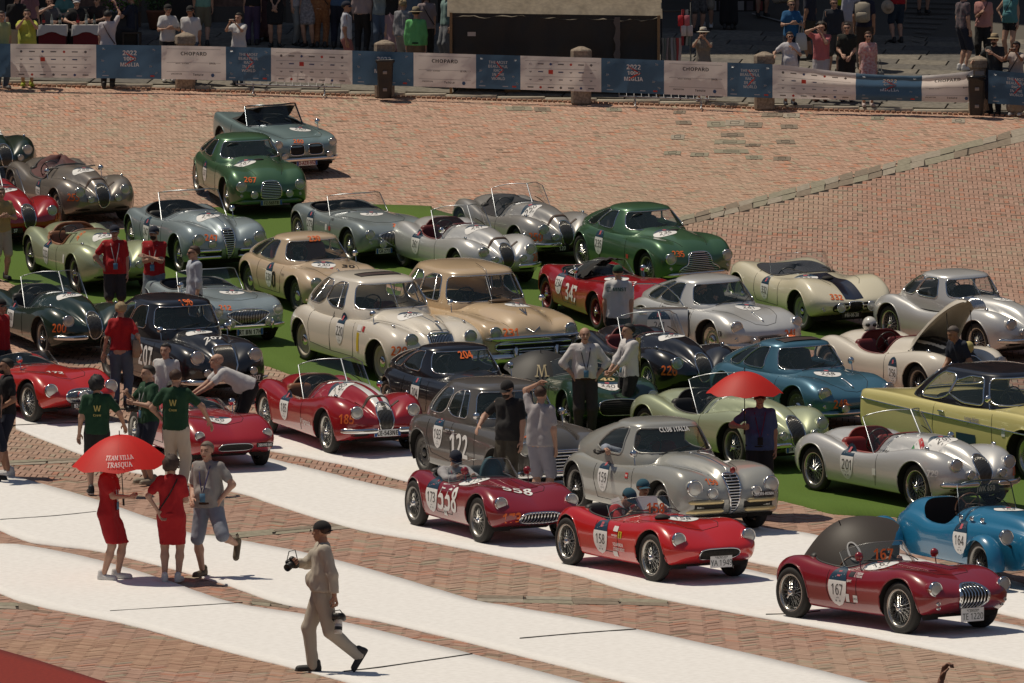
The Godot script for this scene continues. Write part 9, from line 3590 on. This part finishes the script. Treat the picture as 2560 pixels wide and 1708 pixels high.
	var q := [
		[68,217,4,"man in a yellow green t-shirt holding up a phone at the left",{"tcol":Color(0.42,0.44,0.07),"fat":0.05,"pose":"phone","bcol":khaki,"bottom":"shorts","shoe":Color(0.3,0.35,0.02)}],
		[4,222,30,"person in a pale green top at the far left of the banner",{"tcol":Color(0.30,0.36,0.18),"bcol":denim,"shoe":grey}],
		[42,178,170,"person in a black top standing at the left with their back turned",{"tcol":blk,"bcol":khaki}],
		[76,150,160,"woman with long blond hair by the cafe tables",{"fem":true,"hair":"long","hcol":blond,"tcol":Color(0.20,0.10,0.12)}],
		[124,138,10,"seated man in grey resting his chin on a hand at a cafe table",{"pose":"sit","tcol":Color(0.10,0.10,0.11),"p":{"rh":Vector3(-0.05,1.05,0.22)},"hcol":ghair}],
		[192,140,5,"seated man in a white cap and black t-shirt at the cafe",{"pose":"sit","tcol":blk,"cap":Color(0.5,0.5,0.52)}],
		[243,134,-20,"seated man with sunglasses in a dark shirt at the cafe",{"pose":"sit","tcol":Color(0.03,0.02,0.018),"shades":true}],
		[160,118,20,"seated person in mint green behind the cafe tables",{"pose":"sit","tcol":Color(0.12,0.26,0.22),"fem":true,"hair":"long"}],
		[300,108,-15,"seated person in a pink shirt behind the planter",{"pose":"sit","tcol":Color(0.36,0.12,0.22)}],
		[330,130,250,"seated man in navy beside the planter",{"pose":"sit","tcol":navy}],
		[270,221,178,"person in a white t-shirt seen from behind raising a phone",{"tcol":Color(0.50,0.47,0.49),"bcol":blk,"strap":brown,"pose":"raise","fem":true,"hcol":blk}],
		[420,209,15,"woman in a black cap and white t-shirt left of the first bollard",{"tcol":white,"fem":true,"cap":blk,"pose":"chest","bcol":blk,"shoe":sneak,"hcol":ghair}],
		[476,213,-8,"man in a black cap and white t-shirt behind the first bollard",{"tcol":white,"cap":blk,"skin":1,"bcol":denim,"p":{"rh":Vector3(-0.05,1.05,0.25)}}],
		[508,120,185,"man in a mint polo shirt and khaki shorts in the shade",{"top":"polo","tcol":Color(0.16,0.32,0.26),"bottom":"shorts","bcol":Color(0.16,0.15,0.11)}],
		[597,220,-25,"dark haired woman in a white t-shirt photographing with her phone",{"tcol":white,"fem":true,"hair":"bun","pose":"phone","bcol":denim,"shoe":blk,"sole":white,"h":1.64}],
		[632,118,190,"person in a black top and purple trousers",{"tcol":blk,"bcol":Color(0.07,0.05,0.11),"fem":true}],
		[688,122,0,"woman in a long black dress clasping her hands",{"fem":true,"top":"dress","tcol":blk,"pose":"clasp"}],
		[656,108,20,"woman in a dark patterned skirt half hidden behind the black dress",{"fem":true,"tcol":Color(0.06,0.03,0.03),"bottom":"skirt","bcol":Color(0.10,0.05,0.05)}],
		[745,118,40,"woman in a white top and wide grey trousers",{"fem":true,"tcol":Color(0.36,0.36,0.40),"bcol":Color(0.20,0.21,0.21),"strap":white}],
		[772,122,-20,"woman in a white floral dress",{"fem":true,"top":"dress","pat":[Color(0.10,0.09,0.10),Color(0.45,0.42,0.42)],"hair":"long"}],
		[803,124,175,"woman in an orange patterned trouser suit",{"fem":true,"top":"shirt","pat":[Color(0.16,0.05,0.02),Color(0.36,0.18,0.07)],"strap":blk,"both":true,"hair":"long"}],
		[846,124,170,"tall man in a blue shirt seen from behind",{"h":1.86,"top":"shirt","tcol":Color(0.06,0.11,0.20),"bcol":navy}],
		[866,208,85,"man in a navy cap and white polo shirt in profile beside the first bin",{"top":"polo","tcol":Color(0.44,0.46,0.52),"cap":navy,"bcol":Color(0.30,0.12,0.11),"skin":1,"h":1.80}],
		[905,138,170,"woman in a cream blouse and dark trousers",{"fem":true,"top":"shirt","tcol":Color(0.34,0.26,0.25),"bcol":blk,"hair":"long"}],
		[951,140,10,"woman in a pale top and blue jeans touching her hair",{"fem":true,"tcol":Color(0.22,0.26,0.27),"bcol":denim,"hair":"long","hcol":blk,"p":{"rh":Vector3(-0.08,1.52,0.12)}}],
		[982,142,-30,"woman in a black top and long pink skirt",{"fem":true,"top":"tank","tcol":blk,"bottom":"skirt","bcol":Color(0.34,0.22,0.24)}],
		[1030,150,30,"bearded man in a denim shirt at the left end of the stall",{"top":"shirt","tcol":Color(0.10,0.14,0.19),"beard":true,"hcol":blk}],
		[1008,196,150,"grey blond woman in a speckled blouse beside the green shirted man",{"fem":true,"top":"shirt","pat":[Color(0.14,0.14,0.16),Color(0.36,0.36,0.38)],"hair":"bun","hcol":blond,"bcol":grey}],
		[1066,176,190,"woman with long dark hair and a dark shoulder bag",{"fem":true,"tcol":Color(0.28,0.22,0.22),"hair":"long","hcol":Color(0.03,0.012,0.01),"bcol":blk,"strap":blk}],
		[1040,219,176,"man in a brimmed hat and bright green shirt at the banner",{"top":"shirt","tcol":Color(0.14,0.46,0.16),"hat":Color(0.26,0.21,0.13),"bcol":Color(0.14,0.10,0.07),"belt":blk,"shoe":blk,"fat":0.03}],
		[1118,168,-60,"person in a striped top at the corner of the stall",{"tcol":Color(0.16,0.25,0.24),"bcol":Color(0.16,0.17,0.19)}],
		[1758,259,-8,"woman in a white straw hat photographing with a tablet by the scarf rack",{"fem":true,"h":1.62,"pose":"phone","tcol":Color(0.20,0.18,0.15),"hat":Color(0.50,0.46,0.39),"shades":true,"hair":"wavy","hcol":blond,"bottom":"shorts","bcol":blk,"shoe":Color(0.3,0.3,0.35)}],
		[1744,84,20,"man in plaid shorts and white socks in the shade",{"bottom":"shorts","pat2":[Color(0.02,0.02,0.02),Color(0.16,0.15,0.14)],"tcol":grey,"shoe":blk}],
		[1768,74,-10,"person in beige shorts and white shoes in the shade",{"bottom":"shorts","bcol":Color(0.30,0.26,0.21),"shoe":sneak,"tcol":navy}],
		[1822,78,170,"woman in a long black skirt and sandals",{"fem":true,"bottom":"skirt","bcol":blk,"tcol":blk}],
		[1905,46,10,"bare legged person at the top edge by the card stand",{"bottom":"shorts","bcol":khaki,"tcol":white}],
		[1946,52,60,"person in white trainers sitting on a low step",{"pose":"sit","shoe":sneak,"tcol":navy,"bottom":"shorts","bcol":khaki}],
		[1978,196,10,"woman in a bright blue t-shirt with a small backpack",{"fem":true,"tcol":Color(0.015,0.10,0.24),"shades":true,"pose":"chest","bcol":navy,"hair":"short","hcol":blond}],
		[2024,156,-120,"man in a dark polo shirt, shorts and a straw hat",{"top":"polo","tcol":navy,"hat":Color(0.28,0.2,0.1),"bottom":"shorts","bcol":Color(0.035,0.035,0.028),"skin":1}],
		[2084,192,12,"grey haired man in a dark t-shirt and sunglasses behind the pink t-shirt",{"tcol":Color(0.02,0.024,0.035),"hcol":ghair,"shades":true,"bottom":"shorts","bcol":Color(0.05,0.045,0.04)}],
		[2128,158,200,"person in a white shirt and straw hat seen from behind",{"top":"shirt","tcol":Color(0.40,0.40,0.47),"hat":Color(0.46,0.38,0.26),"bcol":Color(0.3,0.24,0.22)}],
		[2112,118,10,"person in a neon yellow vest in the shade",{"top":"tank","tcol":Color(0.38,0.42,0.01)}],
		[2160,178,168,"man in a straw hat carrying a pale backpack",{"tcol":Color(0.016,0.018,0.04),"hat":Color(0.46,0.38,0.26),"bcol":Color(0.05,0.035,0.03),"skin":1,"h":1.84,"pack":true}],
		[2243,112,200,"person in a red t-shirt and blue shorts holding a straw hat",{"tcol":Color(0.34,0.012,0.02),"bottom":"shorts","bcol":Color(0.02,0.035,0.06),"shoe":blk,"fat":0.03,"hathand":true}],
		[2308,38,5,"bare legs of a person at the top edge right of the red t-shirt",{"bottom":"shorts","bcol":khaki,"shoe":blk}],
		[2408,181,120,"man in a dark floral shirt and navy shorts",{"top":"tee","pat":[Color(0.015,0.03,0.045),Color(0.22,0.12,0.13)],"bottom":"shorts","bcol":navy,"hcol":ghair,"shades":true,"shoe":sneak,"h":1.82}],
		[2458,172,-10,"blond woman in a pink blouse and black trousers",{"fem":true,"tcol":Color(0.46,0.22,0.20),"hair":"long","hcol":blond,"shades":true,"bcol":blk,"strap":brown,"p":{"rh":Vector3(-0.05,1.22,0.2)}}],
		[2526,160,-30,"woman in a teal sleeveless top with a hand on her hip",{"fem":true,"fat":0.03,"top":"tank","tcol":Color(0.07,0.21,0.23),"bottom":"hotpants","bcol":blk,"pose":"right_hip","strap":blk,"hcol":brown}],
		[1974,268,10,"woman in a white t-shirt leaning on the fourth bollard",{"fem":true,"fat":0.04,"tcol":Color(0.56,0.55,0.58),"shades":true,"pose":"lean_r","bottom":"shorts","bcol":Color(0.05,0.02,0.025),"shoe":navy,"h":1.62,"hair":"bun"}],
		[2053,258,-12,"curly haired person in a pink t-shirt shading their eyes",{"tcol":Color(0.44,0.13,0.14),"hair":"curly","bottom":"shorts","bcol":Color(0.4,0.38,0.4),"shoe":Color(0.12,0.05,0.03),"p":{"rh":Vector3(-0.07,1.62,0.20),"lh":Vector3(0.03,1.50,0.22),"rp":Vector3(-1,-0.5,0),"lp":Vector3(0.6,-1,0)}}],
		[2117,258,-5,"man in a black t-shirt and sunglasses beside the pink t-shirt at the banner",{"tcol":Color(0.014,0.016,0.013),"shades":true,"bcol":blk,"p":{"rh":Vector3(-0.10,1.02,0.22),"lh":Vector3(0.08,0.98,0.22)},"shoe":grey}],
		[2170,272,5,"young woman in a strapless white floral dress and sunglasses",{"fem":true,"top":"dress","pat":[Color(0.40,0.10,0.10),Color(0.62,0.60,0.58)],"shades":true,"hair":"bun","hcol":brown,"shoe":Color(0.5,0.42,0.4),"h":1.66}],
		[2486,286,-25,"bearded man in a straw hat and dark t-shirt leaning on the bin's bollard",{"tcol":Color(0.02,0.024,0.028),"hat":Color(0.36,0.28,0.17),"beard":true,"shades":true,"pose":"lean_r","bcol":navy,"shoe":blk}],
		[2540,290,-20,"dark haired woman in a cream top photographing at the right edge",{"fem":true,"tcol":Color(0.44,0.36,0.32),"hair":"long","hcol":blk,"skin":2,"pose":"phone","bottom":"skirt","bcol":Color(0.3,0.26,0.22),"shoe":sneak,"strap":blk,"h":1.62}],
	]
	var phones := {"man in a yellow green t-shirt holding up a phone at the left":"phone of the man in the yellow green t-shirt","dark haired woman in a white t-shirt photographing with her phone":"phone held by the woman in white photographing left of the barrier","dark haired woman in a cream top photographing at the right edge":"phone of the woman photographing at the right edge","woman in a white straw hat photographing with a tablet by the scarf rack":"tablet in a brown case held by the woman in a straw hat"}
	for e in q:
		var o: Dictionary = e[4]
		o["cell"] = 0.034
		if o.has("pat"):
			var m := cloth("pat%d" % e[0],Color.WHITE)
			world_tex(m,noise_tex("pat%d" % e[0],0.16,o.pat[0],o.pat[1],64,2),1.3)
			o["tmat"] = m
			if o.get("both",false):
				o["bmat"] = m
		if o.has("pat2"):
			var m := cloth("pat%d" % e[0],Color.WHITE)
			world_tex(m,noise_tex("pat%d" % e[0],0.16,o.pat2[0],o.pat2[1],64,2),1.3)
			o["bmat"] = m
		o["lift"] = 0.052 if e[1] < kb(e[0]) else 0.015
		p = person(e[0],e[1],e[2],e[3],o,"spectators along the street")
		if phones.has(e[3]):
			phone(p, Vector3(0,1.545,0.36),phones[e[3]])
		if o.has("pack"):
			var bp := thing("backpack","pale canvas backpack worn by the man in a straw hat","backpack")
			mb = MB.new()
			mb.cbox(Vector3(0,0,0),Vector3(0.32,0.44,0.16),0.05)
			obj("sack",mb,cloth("canvas",Color(0.34,0.30,0.24)),bp)
			mb = MB.new()
			mb.cbox(Vector3(0,-0.09,-0.10),Vector3(0.24,0.18,0.06),0.02)
			obj("pocket",mb,cloth("canvas",Color(0.34,0.30,0.24)),bp)
			held(p, bp, Vector3(0,1.22,-0.22))
		if o.has("hathand"):
			var ht := thing("straw_hat","straw hat in the hand of the person in a red t-shirt","hat")
			obj("hat_body",hat_mb(),cloth("hat",Color(0.40,0.32,0.24)),ht)
			held(p, ht, Vector3(0.30,0.84,-0.1),Basis(Vector3.RIGHT,-1.4))
		if e[0] == 1978:
			bag(p,Vector3(0.20,0.78,0.12),"white plastic bag with a red print held by the woman in blue",Color(0.5,0.5,0.5),Vector3(0.28,0.40,0.14))
		if e[0] == 2170:
			bag(p,Vector3(0.28,0.72,-0.05),"small grey handbag of the woman in the floral dress",Color(0.16,0.16,0.15),Vector3(0.22,0.18,0.10))
	for t in [[124,139],[192,141],[243,135],[160,119],[300,109],[330,131],[1946,53]]:
		if t[0] == 1946:
			continue
		var ch := thing("chair","dark cafe chair under the seated guest " + ["in grey","in a white cap","with sunglasses","in mint green","in pink","in navy"][[124,192,243,160,300,330].find(t[0])],"chair","cafe chairs")
		var wood := mat("chair_dark",Color(0.03,0.02,0.014),0.6)
		for part_box in [["seat",Vector3(0,0.40,0),Vector3(0.42,0.04,0.42)],["backrest",Vector3(0,0.70,-0.22),Vector3(0.40,0.36,0.03)],["leg",Vector3(-0.19,0.2,-0.2),Vector3(0.035,0.4,0.035)],["leg",Vector3(0.19,0.2,-0.2),Vector3(0.035,0.4,0.035)],["leg",Vector3(-0.19,0.2,0.19),Vector3(0.035,0.4,0.035)],["leg",Vector3(0.19,0.2,0.19),Vector3(0.035,0.4,0.035)]]:
			mb = MB.new()
			mb.box(part_box[1],part_box[2])
			obj(part_box[0],mb, wood, ch, true)
		ch.position = G(t[0],t[1]) + Vector3(0,0.05,0)
func kb(x: float) -> float:
	return lerpf(208.0,248.0,x / 1280.0) if x < 1280.0 else lerpf(248.0,288.0,(x - 1280.0) / 1280.0)
func bag(p: Node3D, at: Vector3,label: String, col: Color, size: Vector3) -> void:
	var o := thing("bag",label,"bag")
	var mb := MB.new()
	var rows := []
	for k in [[-0.5,0.5],[-0.46,1.0],[0.1,0.95],[0.46,0.75],[0.5,0.4]]:
		var r := PackedVector3Array()
		for j in 16:
			var a := TAU * j / 16.0
			r.append(Vector3(signf(cos(a)) * pow(absf(cos(a)),0.5) * size.x * 0.5 * k[1],k[0] * size.y, signf(sin(a)) * pow(absf(sin(a)),0.5) * size.z * 0.5 * k[1]))
		rows.append(r)
	mb.grid(rows, true)
	obj("bag_body",mb,cloth("bag",col,0.7),o)
	mb = MB.new()
	for s in [-0.2,0.2]:
		mb.tube(PackedVector3Array([Vector3(s * size.x, size.y * 0.5,0),Vector3(s * 0.5 * size.x, size.y * 0.5+0.22,0),Vector3(0,size.y * 0.5+0.28,0)]),0.009,4)
	obj("strap",mb,cloth("bag",col,0.7),o)
	held(p, o, at)
